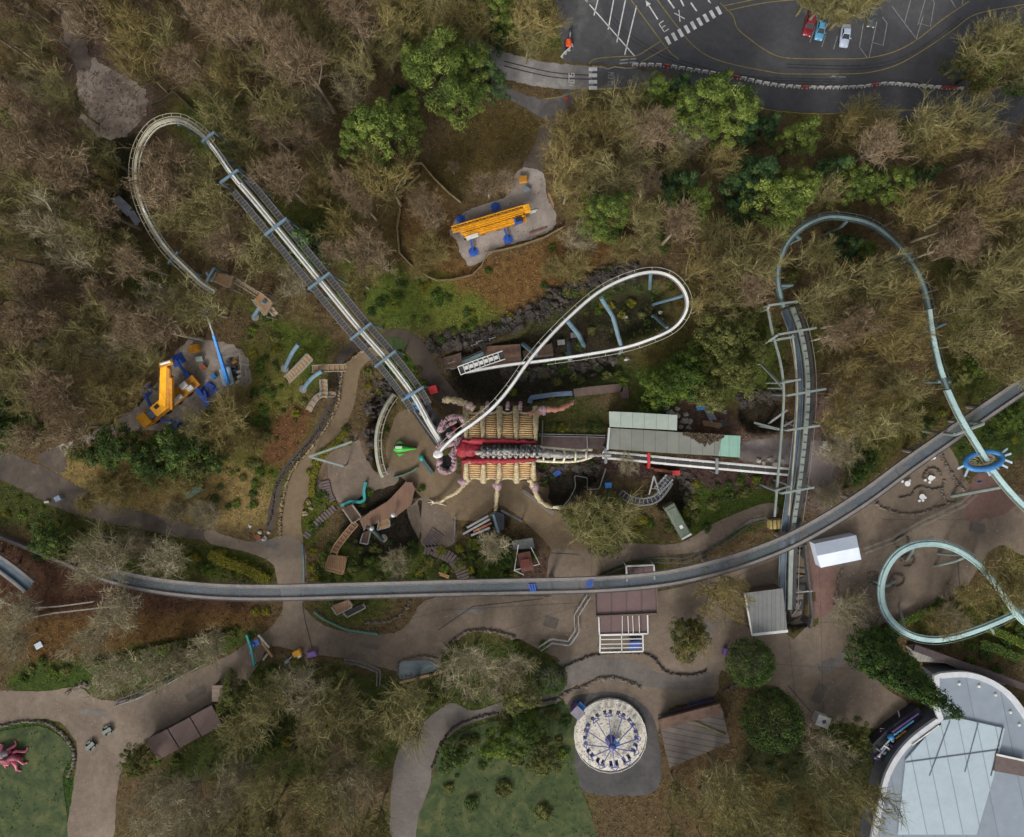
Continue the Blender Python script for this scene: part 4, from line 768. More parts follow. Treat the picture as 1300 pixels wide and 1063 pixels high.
# handrail/ladder on the outside of the wooded turn
turn = lift_ln[int(len(lift_ln) * .58):]
mb = MB(); mb.rail(turn, 1.1, .3, .08); mb.rail(turn, .62, .0, .12)
for i in range(0, len(turn), 2): sd = side_of(turn, i); mb.beam(turn[i] + sd * .3, turn[i] + sd * 1.1 + Vector((0, 0, .3)), .08)
mb.build('evacuation_rail', beige_tr, lift)
mb = MB(); mb.rail(turn[:int(len(turn) * .62)], -.05, .27, .46, .06); mb.build('spine_cap', beige_tr, lift); mb = MB(); mb.rail(turn[int(len(turn) * .62):], -.05, .27, .46, .06); mb.build('spine_cap', dull_white, lift)
cm = MB()
for px, py, z in ((350,288,16.9),(405,357,14.9),(458,421,12.0),(489,456,10.4),(524,500,8.4)):
    c = P(px, py, z); i = min(range(len(str_ln)), key=lambda j: (str_ln[j] - c).length); sd = side_of(str_ln, i); w = 2.25
    a, b = c - sd * w, c + sd * w; pm = MB(); pm.beam(a, b, .42, .42)
    for e in (a, b): pm.tube([(e.x, e.y, c.z + .2), (e.x, e.y, hz(e.x, e.y) - .3)], .2, 8)
    pm.build('portal_frame', steel_blue, lift)
for px, py, z in ((268,184,15.3),(290,215,16.4),(228,153,13.1),(176,246,9.0),(235,342,6.3)): c = P(px, py, z); cm = MB(); column(cm, c, .3); cm.build('column', steel_blue, lift)
for (a, b) in (((257,180,15.9),(272,168,15.9)),((280,232,17),(302,216,17))):
    cm = MB(); p, q = P(*a), P(*b); cm.beam(p, q, .38); column(cm, p, .2); column(cm, q, .2); cm.build('portal_frame', steel_blue, lift)
cm = MB(); cm.beam(P(225,152,13), P(228,160,12.9), .5); cm.build('bracket', steel_blue, lift)
cm = MB(); cm.beam(P(214,334,7), P(226,320,7.4), .35); column(cm, P(214,334,7), .2); cm.build('portal_frame', steel_blue, lift)
cm = MB(); cm.beam(P(262,358,6), P(272,341,6.2), .45); column(cm, P(272,341,6.2), .25); cm.build('portal_frame', steel_blue, lift)
cm = MB(); cm.beam(P(262,346,5.5), P(270,358,5.2), .4); cm.build('bracket', steel_blue, lift)
helix_pts = [(556,577,12),(566,565,12.2),(582,551,12.4),(602,537,12.6),(622,521,12.6),(638,504,12.6),(652,486,12.4),(668,463,12),(690,436,11.4),(720,405,10.2),(757,373,9),(790,355,8.2),(824,345.5,7.6),(850,350,7.2),(867,366,7),(873,386,6.6),(866,405,6),(850,420,5.4),(820,433,4.8),(790,442,4),(740,451,3),(690,458,2.2),(640,464,1.4),(590,473,.5)]
helix, hl = track('helix_track', 'white curving helix track sweeping over the rocky pit to the insect head', helix_pts, (white_tr, steel_grey), .22, .26, 1.3, .5, sh=.4)
mb = MB(); out = hl[int(len(hl) * .02):int(len(hl) * .86)]
mb.rail(out, -.85, .12, .08)
for i in range(0, len(out), 4): sd = side_of(out, i); mb.beam(out[i], out[i] - sd * .85 + Vector((0, 0, .12)), .06)
mb.build('safety_rail', dull_white, helix)
for i, (a, b, z) in enumerate((((763,378,9),(778,402,4.5)),((778,402,4.5),(789,440,3)),((722,408,9.8),(743,437,0)),((824,350,7),(825,368,0)),((866,376,6.5),(832,386,0)),((847,417,5),(830,402,0)),((681,450,11),(664,436,1)),((723,434,3),(723,456,2.2)),((664,470,3),(660,452,0)),((676,450,3),(676,436,0))) if False else [(((763,378,8.8)),((778,402,5)),.42),(((778,402,5)),((789,441,3.4)),.42),((720,407,9.8),(734,424,5),.46),((734,424,5),(742,440,-4),.46),((826,348,7.2),(825,367,-2),.34),((866,376,6.6),(831,386,-2),.32),((847,417,5),(830,401,-2),.32),((680,450,11.2),(664,437,-1),.4),((723,456,2.2),(722,434,-4),.42),((790,441,3.6),(785,452,-2),.3)]):
    mb = MB(); mb.tube([P(*a), P(*b)], z, 10)
    if b[2] < 1: q = P(*b); mb.tube([q, (q.x, q.y, hz(q.x, q.y) - .4)], z, 10)
    mb.build('column', steel_blue, helix)
mb = MB(); mb.blob(P(556,577,12), (.9,.7,.5), 3, .15); mb.build('track_end_cap', white_tr, helix)
arc, _ = track('exit_arc_track', 'short pale curving track arc beside the green boat and tan path', [(500,501,1.5),(490,516,2.4),(482,535,3.2),(478,556,3.8),(479,580,4),(483,598,4),(487,606,4)], (dull_white, beige_tr), .2, .34, .9, .25, sh=.4)
mb = MB(); a_ln = line3([(500,501,1.5),(490,516,2.4),(482,535,3.2),(478,556,3.8),(479,580,4),(483,598,4),(487,606,4)]); mb.rail(a_ln, -1.0, .5, .12); mb.rail(a_ln, -1.0, .1, .1)
for i in range(0, len(a_ln), 2): sd = side_of(a_ln, i); mb.beam(a_ln[i], a_ln[i] - sd * 1.0 + Vector((0, 0, .5)), .08)
mb.build('evacuation_rail', beige_tr, arc)
for q in ((487,520,2.6),(480,560,3.6),(485,600,3.6)): mb = MB(); column(mb, P(*q), .25); mb.build('column', steel_blue, arc)
# white lattice walkway and low track in the pit
def lattice(name, label, pts, w, n, mat, panel, cat='walkway', rise=.5):
    ln = line3(pts, .5); t = T(name, label, cat, (ln[0].x, ln[0].y, hz(ln[0].x, ln[0].y))); mb = MB()
    for s in (-1, 1):
        mb.rail(ln, s * w / 2, 0, .16, .3); mb.rail(ln, s * w / 2, rise, .08)
    q = resample(ln, max(.6, n))
    for i, p in enumerate(q):
        sd = side_of(q, i); mb.beam(p - sd * w / 2, p + sd * w / 2, .14, .14)
        for s in (-1, 1): mb.beam(p + sd * s * w / 2, p + sd * s * w / 2 + Vector((0, 0, rise)), .07)
    mb.build('side_frames', mat, t); mb = MB(); mb.rail(ln, 0, -.12, w - .2, .06); mb.build('deck', panel, t)
    mb = MB(); 
    for i in range(2, len(ln), max(4, len(ln) // 3)): column(mb, ln[i] + Vector((0, 0, -.15)), .14, 6)
    mb.build('posts', steel_grey, t); return t
lt = lattice('lattice_gantry', 'bright white lattice gantry with square panels across the rocky pit', [(583,471,4),(610,461,4.2),(642,450,4.4)], 1.6, 1.0, white_pt, grating, 'gantry')
mb = MB(); q = resample(line3([(592,467,4),(610,461,4.2),(636,452,4.4)], .3), 1.0)
for i, p in enumerate(q): sd = side_of(q, i); tg = Vector((-sd.y, sd.x, 0)); mb.quad(p - sd * .35 - tg * .35 + Vector((0,0,.06)), p + sd * .35 - tg * .35 + Vector((0,0,.06)), p + sd * .35 + tg * .35 + Vector((0,0,.06)), p - sd * .35 + tg * .35 + Vector((0,0,.06)))
mb.build('panels', white_pt, lt)
low, _ = track('pit_track', 'grey green track half hidden in the pit below the gantry', [(562,468,-1),(585,461,0),(602,454,0),(618,447,0)], (teal_mid, teal_mid), .35, .6, 1.2, .3)
for q in ((565,467,-1.2),(614,449,-.2)): mb = MB(); column(mb, P(*q), .22); mb.build('column', steel_blue, low)
brk, bl = track('station_brake_track', 'straight white double beam brake track beside the long station shed', [(765,577.5,3),(800,580.5,3),(850,585.5,3),(920,592,3),(1004,599.5,3)], (grating, white_tr), .3, .48, 2.4, -.16)
mb = MB(); mb.rail(bl, -.62, .05, .3, .3); mb.rail(bl, .62, .05, .34, .3); mb.build('side_beams', white_tr, brk)
mb = MB(); 
for i in range(2, len(bl), 4): mb.box(tuple(bl[i] + Vector((0, 0, .12))), (.5, .5, .16)); 
mb.build('brake_units', royal, brk)
for px, py, m in ((823.5,586,red_pt),(910,593,steel_grey),(769,580,steel_grey)):
    mb = MB(); a, b = P(px, py - 11, 4), P(px, py + 8, 4); mb.beam(a, b, .5, .5); column(mb, a, .2); column(mb, b, .2); mb.build('portal_frame', m, brk)
mb = MB(); mb.beam(P(830,596,.8), P(852,599,.8), .5, 1.2); mb.beam(P(826,594,.6), P(846,596,.6), .2, 1); mb.build('timber_guard', rust, brk)
mb = MB(); mb.box(tuple(P(857,600,.9)), (1.5, .9, 1.6)); mb.build('equipment_box', red_pt, brk)
# teal hillside loop of the other coaster
hill_pts = [(995,390,8),(990,372,8.5),(987,350,9),(991,328,9.5),(1002,305,10),(1022,287,10.5),(1050,276,10.8),(1082,278,10.8),(1108,286,10.4),(1132,304,10),(1155,330,9.2),(1170,357,8.6),(1178,385,8.2),(1182,415,8),(1187,442,8),(1194,470,8.4),(1204,497,9)]
hill, hln = track('hillside_loop_track', 'dark teal track looping through bare trees on the right hillside', hill_pts, (teal_mid, teal_dk), .24, .46, 1.3, .1, sh=.5)
mb = MB(); o_ = hln[20:]; mb.rail(o_, -.85, .3, .08); 
for i in range(0, len(o_), 4): sd = side_of(o_, i); mb.beam(o_[i], o_[i] - sd * .85 + Vector((0, 0, .3)), .09)
mb.build('evacuation_rail', teal_dk, hill)
mb = MB(); mb.rail(hln[int(len(hln) * .76):int(len(hln) * .97)], .05, .3, .75, .3); mb.build('train_cover', teal_lt, hill)
for (a, b) in (((1077,279,10.2),(1068,288,7)),((1010,299,9.6),(1016,303,7)),((990,363,8.4),(1006,362,7)),((1145,330,9.4),(1157,320,9.4)),((1172,422,7.8),(1200,411,6)),((1190,484,8),(1206,485,8))):
    mb = MB(); p, q = P(*a), P(*b); mb.tube([p, q], .3, 8); column(mb, q, .28); mb.build('column', teal_mid, hill)
runp = [(1203,495,9),(1213,517,9.6),(1224,538,10.2),(1242,567,10.4),(1262,599,10.4),(1285,627,10.2),(1310,652,10),(1335,675,10)]
run, rln = track('pale_run_track', 'pale teal straight track passing through the blue winged saucer', runp, (teal_lt, teal_mid), .36, .52, 1.4, .2, sh=.7)
mb = MB(); mb.rail(rln, .9, .2, .07)
for i in range(0, len(rln), 4): sd = side_of(rln, i); mb.beam(rln[i], rln[i] + sd * .9 + Vector((0, 0, .2)), .08)
mb.build('evacuation_rail', beige_tr, run)
for a, b in (((1277,617,10),(1208,630,0)),((1212,552,10),(1248,538,10))):
    mb = MB(); p, q = P(*a), P(*b); mb.tube([p, q], .36, 8); column(mb, q, .36); 
    if b[2] > 1: column(mb, p, .3)
    mb.build('column', portal_g, run)
loop_pts = [(1335,808,4),(1300,789,4.4),(1275,757,5),(1250,724,5.6),(1224,703,6),(1200,692.5,6.2),(1178,690,6.2),(1156,694,6.2),(1137,706,6),(1124,726,5.8),(1119,750,5.6),(1123,774,5.4),(1137,794,5.2),(1158,807,5),(1184,812,4.8),(1210,809,4.6),(1240,800,4.2),(1270,788,3.6),(1305,772,2.4),(1335,762,1.6)]
lp, lln = track('lower_loop_track', 'pale teal horizontal loop of track over the plaza and hedges', loop_pts, (teal_lt, teal_lt), .32, .52, 1.3, .1, sh=.6)
mb = MB(); mb.rail(lln, .88, .15, .07)
for i in range(0, len(lln), 4): sd = side_of(lln, i); mb.beam(lln[i], lln[i] + sd * .88 + Vector((0, 0, .15)), .08)
mb.build('evacuation_rail', teal_mid, lp)
for a, b in (((1160,694,5.9),(1150,712,0)),((1226,705,5.8),(1190,703,0)),((1224,708,5.8),(1186,719,0)),((1121,745,5.4),(1136,737,0)),((1120,742,5.4),(1108,738,0)),((1148,803,4.9),(1141,768,0)),((1255,795,4),(1262,806,0))):
    mb = MB(); p, q = P(*a), P(*b); mid = p.lerp(q, .35) + Vector((0, 0, .5)); mb.tube([p, mid, q], .26, 8); mb.build('column', portal_g, lp)
# portal-framed lift and storage track
pt = T('portal_lift_track', 'curved blue grey lift track under steel portal frames beside the monorail', 'coaster track', G(1012, 560))
cl = line3([(1001,392,6.5),(1011,420,6.5),(1018,455,6.5),(1020.5,490,6.5),(1019,530,6.5),(1014,580,6.5),(1009,620,6.2),(1004,655,5.8),(1001,680,5),(999,720,2),(998,775,-1)], .7)
mb = MB(); mb.sweep(cl, [(.1,-.5),(1.3,-.5),(1.3,0),(1.1,0),(1.1,-.3),(.3,-.3),(.3,0),(.1,0)]); mb.build('trough', trough_b, pt)
mb = MB(); mb.rail(cl, -.65, .1, .8, .5); mb.build('spine', portal_g, pt)
mb = MB(); 
for i in range(0, int(len(cl) * .72), 2): sd = side_of(cl, i); mb.beam(cl[i] - sd * 1.0 + Vector((0,0,.38)), cl[i] - sd * .4 + Vector((0,0,.38)), .18, .1)
mb.build('cross_ties', steel_dark, pt)
mb = MB(); mb.rail(cl, -1.7, -.3, .7, .08); mb.build('catwalk', grating, pt)
mb = MB(); mb.rail(cl, -2.1, .6, .08); mb.rail(cl, 1.7, .5, .1); mb.build('handrail', steel_grey, pt)
for pl, w_, m in (([(975,394,8),(981,424,8),(991,462,8),(995,500,8),(992,550,8),(988,600,8),(983,660,8)], .38, portal_g), ([(1006,425,7),(1010,460,7),(1012,500,7),(1009,560,7),(1005,610,7),(1001,656,7)], .26, beige_tr)):
    mb = MB(); mb.rail(line3(pl, .8), 0, 0, w_, .35); mb.build('side_beam', m, pt)
for pts in (((976,388,9),(1018,382,9)),((960,443,4),(988,425,9.6),(1036,416.5,9.6)),((1002,502,9.2),(1048,494,9.2)),((958,537,4),(988,545,8.4)),((1000,546.5,9),(1040,540.5,9)),((992,626.5,9),(1033,619,9)),((988,431,9),(1008,428,9)),((994,486,8.4),(1016,482,8.4)),((985,623,8.4),(1004,617,8.4)),((974,393,8),(976,388,8.9)),((995,493,8),(966,462,2))):
    mb = MB(); q = [P(*a) for a in pts]
    for a, b in zip(q[:-1], q[1:]): mb.beam(a, b, .38, .4)
    if pts[0][2] > 4: column(mb, q[0], .22)
    column(mb, q[-1], .22); mb.build('portal_frame', portal_g, pt)
for a, b in (((975,538,-2),(1000,520,1)),((995,541,3),(1014,530,3)),((998,536,-1),(1010,541,2))): mb = MB(); mb.beam(P(*a), P(*b), .4); mb.build('brace', steel_grey, pt)
# monorail guideway
mono_pts = [(1345,462,7),(1300,490,7),(1260,517,7),(1205,555,7),(1152,592,7),(1102,629,7),(1052,661,7),(1002,688,7),(952,708,7),(902,723,7),(852,734,7),(802,740,7),(742,743.5,7),(650,745.5,7),(560,747.5,6.9),(450,750.5,6.8),(350,753,6.6),(280,752,6.4),(220,747,6.2),(170,739,6),(138,730.5,5.4),(116,722,4.6)]
ml = line3(mono_pts, 1.0); mr = T('monorail_guideway', 'long grey concrete monorail guideway curving right across the park', 'monorail', G(650, 746))
for s in (-1, 1):
    mb = MB(); mb.sweep(ml, [(s * 1.17 - .37, -.55), (s * 1.17 + .37, -.55), (s * 1.17 + .37, 0), (s * 1.17 - .37, 0)]); mb.build('running_beam', conc, mr)
    mb = MB(); mb.rail(ml, s * 1.5, .05, .07, .1); mb.rail(ml, s * .84, .03, .06, .06); mb.build('guide_rail', steel_dark if s < 0 else steel_grey, mr)
m_, nt_, b_ = nodes('mesh_netting'); b_.inputs['Base Color'].default_value = (*lin((94,104,112)), 1); b_.inputs['Roughness'].default_value = .4
pos_ = nd(nt_, 'ShaderNodeNewGeometry'); n_ = nd(nt_, 'ShaderNodeTexNoise', Scale=.12, Detail=3.0); nt_.links.new(pos_.outputs['Position'], n_.inputs['Vector'])
mpp = nd(nt_, 'ShaderNodeMapRange'); mpp.inputs['From Min'].default_value = .35; mpp.inputs['From Max'].default_value = .65; mpp.inputs['To Min'].default_value = .3; mpp.inputs['To Max'].default_value = .68; nt_.links.new(n_.outputs['Fac'], mpp.inputs['Value']); nt_.links.new(mpp.outputs[0], b_.inputs['Alpha'])
mb = MB(); mb.sweep(ml, [(-.8, -.3), (.8, -.3), (.8, -.26), (-.8, -.26)]); mb.build('netting', m_, mr)
mb = MB(); q = resample(ml, 4)
for i, p in enumerate(q): sd = side_of(q, i); mb.beam(p - sd * .9 + Vector((0, 0, -.5)), p + sd * .9 + Vector((0, 0, -.5)), .2, .3)
mb.build('cross_members', conc_dk, mr)
q = resample(ml, 15)
for i, p in enumerate(q[1:-1]):
    sd = side_of(q, i + 1); mb = MB(); mb.beam(p - sd * 1.7 + Vector((0, 0, -1.15)), p + sd * 1.7 + Vector((0, 0, -1.15)), .7, .7); mb.tube([(p.x, p.y, hz(p.x, p.y) - .3), (p.x, p.y, p.z - 1.1)], .42, 10); mb.build('pier', conc, mr)
mb = MB(); a, b = P(665,742.5,7.1), P(675,748,7.1)
for k in range(3): mb.box(tuple(P(673 + k * 3, 746, 6.95)), (.3, 1.5, .3), .2)
for k in range(3): mb.box(tuple(P(746 + k * 2.6, 741, 6.95)), (.25, 1.5, .3), -.3)
mb.build('cable_boxes', royal, mr)
# dark trough at the left edge
mb = MB(); tl = line3([(-30,696,3),(0,714,3),(22,730,3),(40,745,3)], .8)
t = T('guideway_end', 'dark blue guideway trough with grey sides reappearing at the left edge', 'guideway', G(5, 716)); mb.sweep(tl, [(-1,0),(1,0),(1,.6),(.8,.6),(.8,.15),(-.8,.15),(-.8,.6),(-1,.6)]); mb.build('channel', trough_b, t)
for i in (4, 9):
    mb = MB(); column(mb, tl[i], .3); mb.build('pier', conc, t)
for s in (-1, 1): mb = MB(); mb.rail(tl, s * 1.25, .35, .5, .6); mb.build('side_beam', conc, t)
mb = MB(); wl_ = resample([G(a, b) for a, b in ((-30,664),(0,679),(45,697),(84,713),(104,722),(122,730))], .6); mb.rail(wl_, 0, .5, .7, 1.4); ob = mb.build('retaining_wall', conc_dk, None, bevel=.08); tag(ob, 'brown stained retaining wall running left from the buried end of the monorail', 'wall')
mb = MB(); q_ = P(114,721.5,4.6); mb.box((q_.x - 1.2, q_.y + .5, 2.2), (2.4, 4.6, 4.6), -.35); tag(mb.build('tunnel_portal', M('mossy_portal', (84,80,66), .9, .35, .8), None, bevel=.3), 'mossy block where the monorail dives under the bare tree', 'portal')
# ------------------------------------------------------------------ the insect-shaped station roof
cream = M('cream_fibreglass', (118,98,70), .75, .4, 2.6, col2=(204,190,152), bump=.8); ochre = M('ochre_fibreglass', (198,152,96), .6, .3, 2, col2=(222,194,142)); flesh = M('mauve_fibreglass', (112,84,92), .7, .45, 2.2, col2=(176,150,154), bump=.5); crimson = M('crimson_fibreglass', (142,28,42), .6, .45, 2.2, bump=.6); gore = M('dark_red_membrane', (84,26,24), .7, .35, 1.5); bone = M('bone_grey', (70,70,76), .7, .6, 2.2, col2=(186,182,172)); bone_lt = M('pale_bone', (206,198,172), .65, .3, 1.5)
ins = T('insect_station_roof', 'giant cream and crimson ribbed insect sculpture roofing the ride station', 'sculpture', G(635, 570))
def shell_pt(x, v, up):
    """v 0 at the outer eave, 1 at the spine"""
    yo, yi = (521, 559) if up else (609, 585); dip = .0
    y = yo + (yi - yo) * v; z = 3.8 + 4.2 * max(0, math.sin(min(1, v * 1.02) * PI / 2)) ** .8
    return P(x, y, z)
RIBX = [592, 613, 634, 655, 680]
for up in (True, False):
    x0, x1 = (592, 682) if up else (586, 679); nx, nv = 46, 10; mb = MB(); ribx = RIBX if up else [592, 614, 634, 656, 677]
    vs = [shell_pt(x0 + (x1 - x0) * i / nx, j / nv, up) for i in range(nx + 1) for j in range(nv + 1)]
    fs = [(i * (nv + 1) + j, (i + 1) * (nv + 1) + j, (i + 1) * (nv + 1) + j + 1, i * (nv + 1) + j + 1) for i in range(nx) for j in range(nv)]
    mb.add(vs, fs); mb.build('membrane', gore, ins, True)
    nb = 12 if up else 8
    for a, b in zip(ribx[:-1], ribx[1:]):
        mb = MB()
        for k in range(nb):
            v = .2 + .66 * k / (nb - 1); x_a, x_b = a + 3.2, b - 3.2; pts = [shell_pt(x_a + (x_b - x_a) * t / 6, v + .006 * math.sin(t * .9 + k), up) + Vector((0, 0, .14 + .1 * math.sin(PI * t / 6))) for t in range(7)]
            mb.tube(pts, [.09, .125, .14, .145, .14, .125, .09], 5)
        mb.build('rib_bars', ochre, ins, True)
    for x in ribx:
        mb = MB(); pts = [shell_pt(x + (R.uniform(-.4, .4)), -.12 + 1.14 * j / 8, up) + Vector((0, 0, .22)) for j in range(9)]; mb.tube(pts, [.62, .66, .6, .56, .52, .48, .44, .36, .3], 8); mb.build('main_rib', cream, ins, True)
        mb = MB(); mb.tube([shell_pt(x, -.02, up), shell_pt(x, -.02, up) + Vector((0, 0, -4.2))], [.5, .3], 7); mb.build('pillar', flesh, ins, True)
    # scalloped eave
    mb = MB()
    for i, (a, b) in enumerate(zip(ribx[:-1], ribx[1:])):
        pts = []
        for t in range(9):
            u = t / 8; v = .02 + .1 * math.sin(PI * u); pts.append(shell_pt(a + (b - a) * u, v, up) + Vector((0, 0, .2)))
        mb.tube(pts, [.5, .42, .36, .34, .34, .34, .36, .42, .5], 7)
        pts = [shell_pt(a + (b - a) * t / 8, .92, up) + Vector((0, 0, .1)) for t in range(9)]; mb.tube(pts, .2, 6)
    mb.build('scalloped_eave', cream, ins, True)
    # crimson flange along the back
    mb = MB(); o = 0; top = []; n = 20
    for i in range(n + 1):
        u = i / n; x = 586 + 96 * u; wv = max(0, math.sin(PI * min(1, .12 + u * .95))) ** .5 if u < .97 else .2; ya = (561 if up else 583.5); yb = ya + (-5 if up else 5.2) * (wv + .32 * math.sin(i * 2.4) + .12 * math.sin(i * 5.3)) * (1.1 if u < .3 else .9)
        top += [P(x, ya + (3.5 if up else -2.5) * min(1, u * 6), 8.6), P(x, (ya + yb) / 2, 9.0), P(x, yb, 8.5)]
    fs = [(i * 3 + k, (i + 1) * 3 + k, (i + 1) * 3 + k + 1, i * 3 + k + 1) for i in range(n) for k in (0, 1)]; mb.add(top, fs)
    ob = mb.build('crimson_flange', crimson, ins, True); so_ = ob.modifiers.new('thick', 'SOLIDIFY'); so_.thickness = .15
mb = MB(); mb.blob(P(592,573,8.1), (1.9,1.75,.75), 3, .22, 18, 10, 2.2); mb.blob(P(602,572,8.3), (1.5,1.1,.6), 8, .25, 14, 8, 2.2); mb.build('crimson_cap', crimson, ins, True)
# spine and tail
spn = [(604,575,9),(620,574,9.4),(640,573,9.6),(660,574,9.2),(680,575,8.2),(700,577,7.4),(720,578.5,6.8),(740,578.5,6.2),(760,578,5.6),(776,578,5.2)]
sl_ = smooth_line(PL(spn), 5); mb = MB(); mb.tube(sl_, [max(.26, (.35 + .03 * i if i < 8 else .58 if i < 20 else .78 - (i - 20) * .024)) * (1 + .2 * math.sin(i * 1.9)) for i in range(len(sl_))], 10); mb.build('spine', bone, ins, True)
for s in (-1, 1):
    mb = MB()
    for k in range(11):
        x = 613 + k * 7.0; mb.blob(P(x, 573.5 + s * (5.0 + R.uniform(-.5, .5)), 9.2), (.42, .5, .55), k * 3 + s, .4, 8, 6)
        mb.blob(P(x + 2.4, 573.5 + s * 2.4, 9.9), (.36, .4, .4), k * 5 + s, .35, 7, 5)
    mb.build('vertebrae', bone if s > 0 else steel_dark, ins, True)
    mb = MB(); tl_ = [(664,574 + s * 8,8),(690,577 + s * 8.5,7),(715,578.5 + s * 8,6.4),(735,578.5 + s * 6.5,5.8),(752,577 + s * 4.5 - 1.5,5.6)]; cv = smooth_line(PL(tl_), 4); mb.tube(cv, [.34] * 4 + [.26] * (len(cv) - 4), 6)
    for x in (676,690,705,718,731,744): a = P(x, 577 + x * .0022, 7.2); j = min(range(len(cv)), key=lambda j: abs(cv[j].x - a.x)); mb.tube([a, cv[j]], [.2, .24], 5)
    mb.build('tail_bones', bone_lt, ins, True)
def limb(name, pts, rad, mat, claws=(), cuff=None):
    mb = MB(); ln = smooth_line(PL(pts), 4); n = len(ln); rr = [(rad[0] + (rad[1] - rad[0]) * i / (n - 1)) * (.78 + .2 * math.sin(i * 2.4) + .08 * math.sin(i * 5.1)) for i in range(n)]; mb.tube(ln, rr, 9); lg = mb.build(name, mat, ins, True)
    if claws:
        mb = MB()
        for c in claws: mb.tube([ln[-1], P(*c)], [rad[1] * .45, .06], 5)
        mb.build('claw', bone_lt, lg, True)
    if cuff: mb = MB(); mb.blob(P(*cuff), (1.0, .9, .8), 4, .3); mb.build('joint', flesh, lg, True)
limb('leg', [(602,520,5),(594,515,4.6),(586,511,4),(574,508,3),(564,508,2.4)], (.95, .8), cream, ((561,506,2),(561,511,2)), (596,516,4.8))
limb('leg', [(672,527,5),(684,524,5),(694,520,4.8),(708,520,4.4),(720,515,3.6),(727,511,2.8)], (.9, .5), M('pinkish_fibreglass', (164,124,96), .65, .35, 1.2, col2=(150,84,84)), ((729,508,2.2),(728,513,2.2),(724,509,2.2)), (689,521,5))
limb('leg', [(597,608,5),(591,613,4.6),(584,621,4.2),(577,627,3.6),(568,631,2.6),(560,637,1.6),(552,638,.8)], (.62, .34), cream, ((544,634,.2),(543,638,.2),(567,642,.2),(547,641,.2)), (588,611,4.6))
limb('leg', [(634,607,5.4),(632,614,5),(631,626,4),(630,638,2.4),(629,648,.6)], (.72, .42), cream, ((627,651,.1),(631,651,.1)), (632,616,5))
limb('leg', [(672,608,5.2),(678,618,4.6),(681,628,3.8),(688,638,2.8),(700,644,1.6)], (.78, .5), cream, ((714,642,.4),(716,645,.2),(712,647,.2)), (679,618,4.6))
for x in (618,644,660): limb('leg_stub', [(x,521,5),(x + .5,515,4.6),(x + 1,511,4)], (.55, .4), flesh)
# head: two mauve eye rings, jaws, snout
for (pts, rr) in (([(589,556,6),(583,562,6.4),(572,563,6.6),(561,566,6.4),(556,574,6),(560,584,5.6)], .85), ([(558,548,6),(562,538,6.4),(570,531,6.6),(580,528,6.6),(588,533,6.2),(590,543,6)], .7), ([(558,548,6),(566,543,5.6),(572,538,5.8),(580,535,6)], .55), ([(560,584,6),(556,590,5.8),(560,597,5.4),(570,600,5),(577,592,5.4),(578,582,5.8),(572,575,6.2)], .75), ([(588,570,6.8),(579,571,6.6),(573,578,6.2)], .9), ([(570,552,6.2),(578,556,6.6),(586,560,7)], 1.0)):
    mb = MB(); ln = smooth_line(PL(pts), 4); mb.tube(ln, [rr * (.62 + .2 * math.sin(i * .9)) for i in range(len(ln))], 8)
    for i, p in enumerate(resample(ln, .45)): mb.blob((p.x + R.uniform(-.3, .3), p.y + R.uniform(-.3, .3), p.z + R.uniform(0, .3)), (R.uniform(.3, .65) * rr, R.uniform(.3, .65) * rr, R.uniform(.3, .6)), i, .45, 8, 6)
    mb.build('head_folds', flesh, ins, False)
mb = MB(); mb.lathe(P(569,588,2.6), [(0,0),(1.5,.3),(1.7,1.6),(0,2)], 12); mb.build('eye_socket', black_pt, ins); mb = MB(); mb.lathe(P(576,543,3.6), [(0,0),(1.4,.4),(0,1.2)], 12); mb.build('eye_socket', black_pt, ins)
mb = MB(); mb.tube([P(575,541,5), P(578,545,6), P(579,548,5.2)], [.3, .5, .2], 7); mb.build('tongue', crimson, ins, True)
mb = MB(); mb.tube([P(577,592,5), P(572,596,4.4), P(567,599,3.6)], [.5, .35, .08], 6); mb.build('fang', bone_lt, ins, True)

dm = T('loading_deck', 'dark steel deck with blue winch motors at the foot of the lift hill', 'platform', G(548, 535)); mb = MB(); mb.prism([tuple(p)[:2] for p in wpoly0([(528,506),(543,509),(572,551),(566,562),(552,566),(520,520)], 3.6)], 3.3, 3.6); mb.build('deck', M('tarred_deck', (46,46,48), .8, .3, 1), dm)
for x, y in ((532,513),(545,517),(562,551),(545,552),(528,524)): mb = MB(); q = P(x, y, 3.4); column(mb, q, .15, 6); mb.build('post', steel_dark, dm)
for x, y, m in ((531,516,blue_pt),(527,511,steel_blue),(536,524,steel_grey),(542,533,steel_dark),(549,543,steel_grey)): mb = MB(); mb.box(tuple(P(x, y, 4.1)), (1.1, .8, .9), .9); mb.build('motor', m, dm, bevel=.08)
mb = MB(); ln = line3([(524,520,4.6),(540,543,4.6),(556,565,4.6)]); mb.rail(ln, 0, 0, .1); mb.rail(ln, 0, -.5, .08); mb.build('handrail', steel_grey, dm)
qd = T('station_apron', 'dark brown timber apron with railings between the insect tail and the long shed', 'platform', G(730, 560)); mb = MB(); mb.prism([tuple(p)[:2] for p in wpoly0([(686,554),(770,556),(770,571),(700,569),(686,566)], .8)], .3, .8); mb.build('deck', M('dark_boards', (74,60,58), .85, .3, 1.2), qd)
for y in (551, 553.5): mb = MB(); ln = line3([(684,y,1.4),(728,y + .8,1.4),(770,y + 1.8,1.4)]); mb.rail(ln, 0, .4, .14); mb.rail(ln, 0, 0, .1); [column(mb, p + Vector((0, 0, .4)), .05, 5) for p in ln[::4]]; mb.build('railing', steel_grey, qd)
mb = MB(); mb.beam(P(689,534,2), P(688,568,2), .16); mb.beam(P(745,552,1.6), P(746,572,1.6), .2); mb.build('cross_rail', steel_grey, qd)
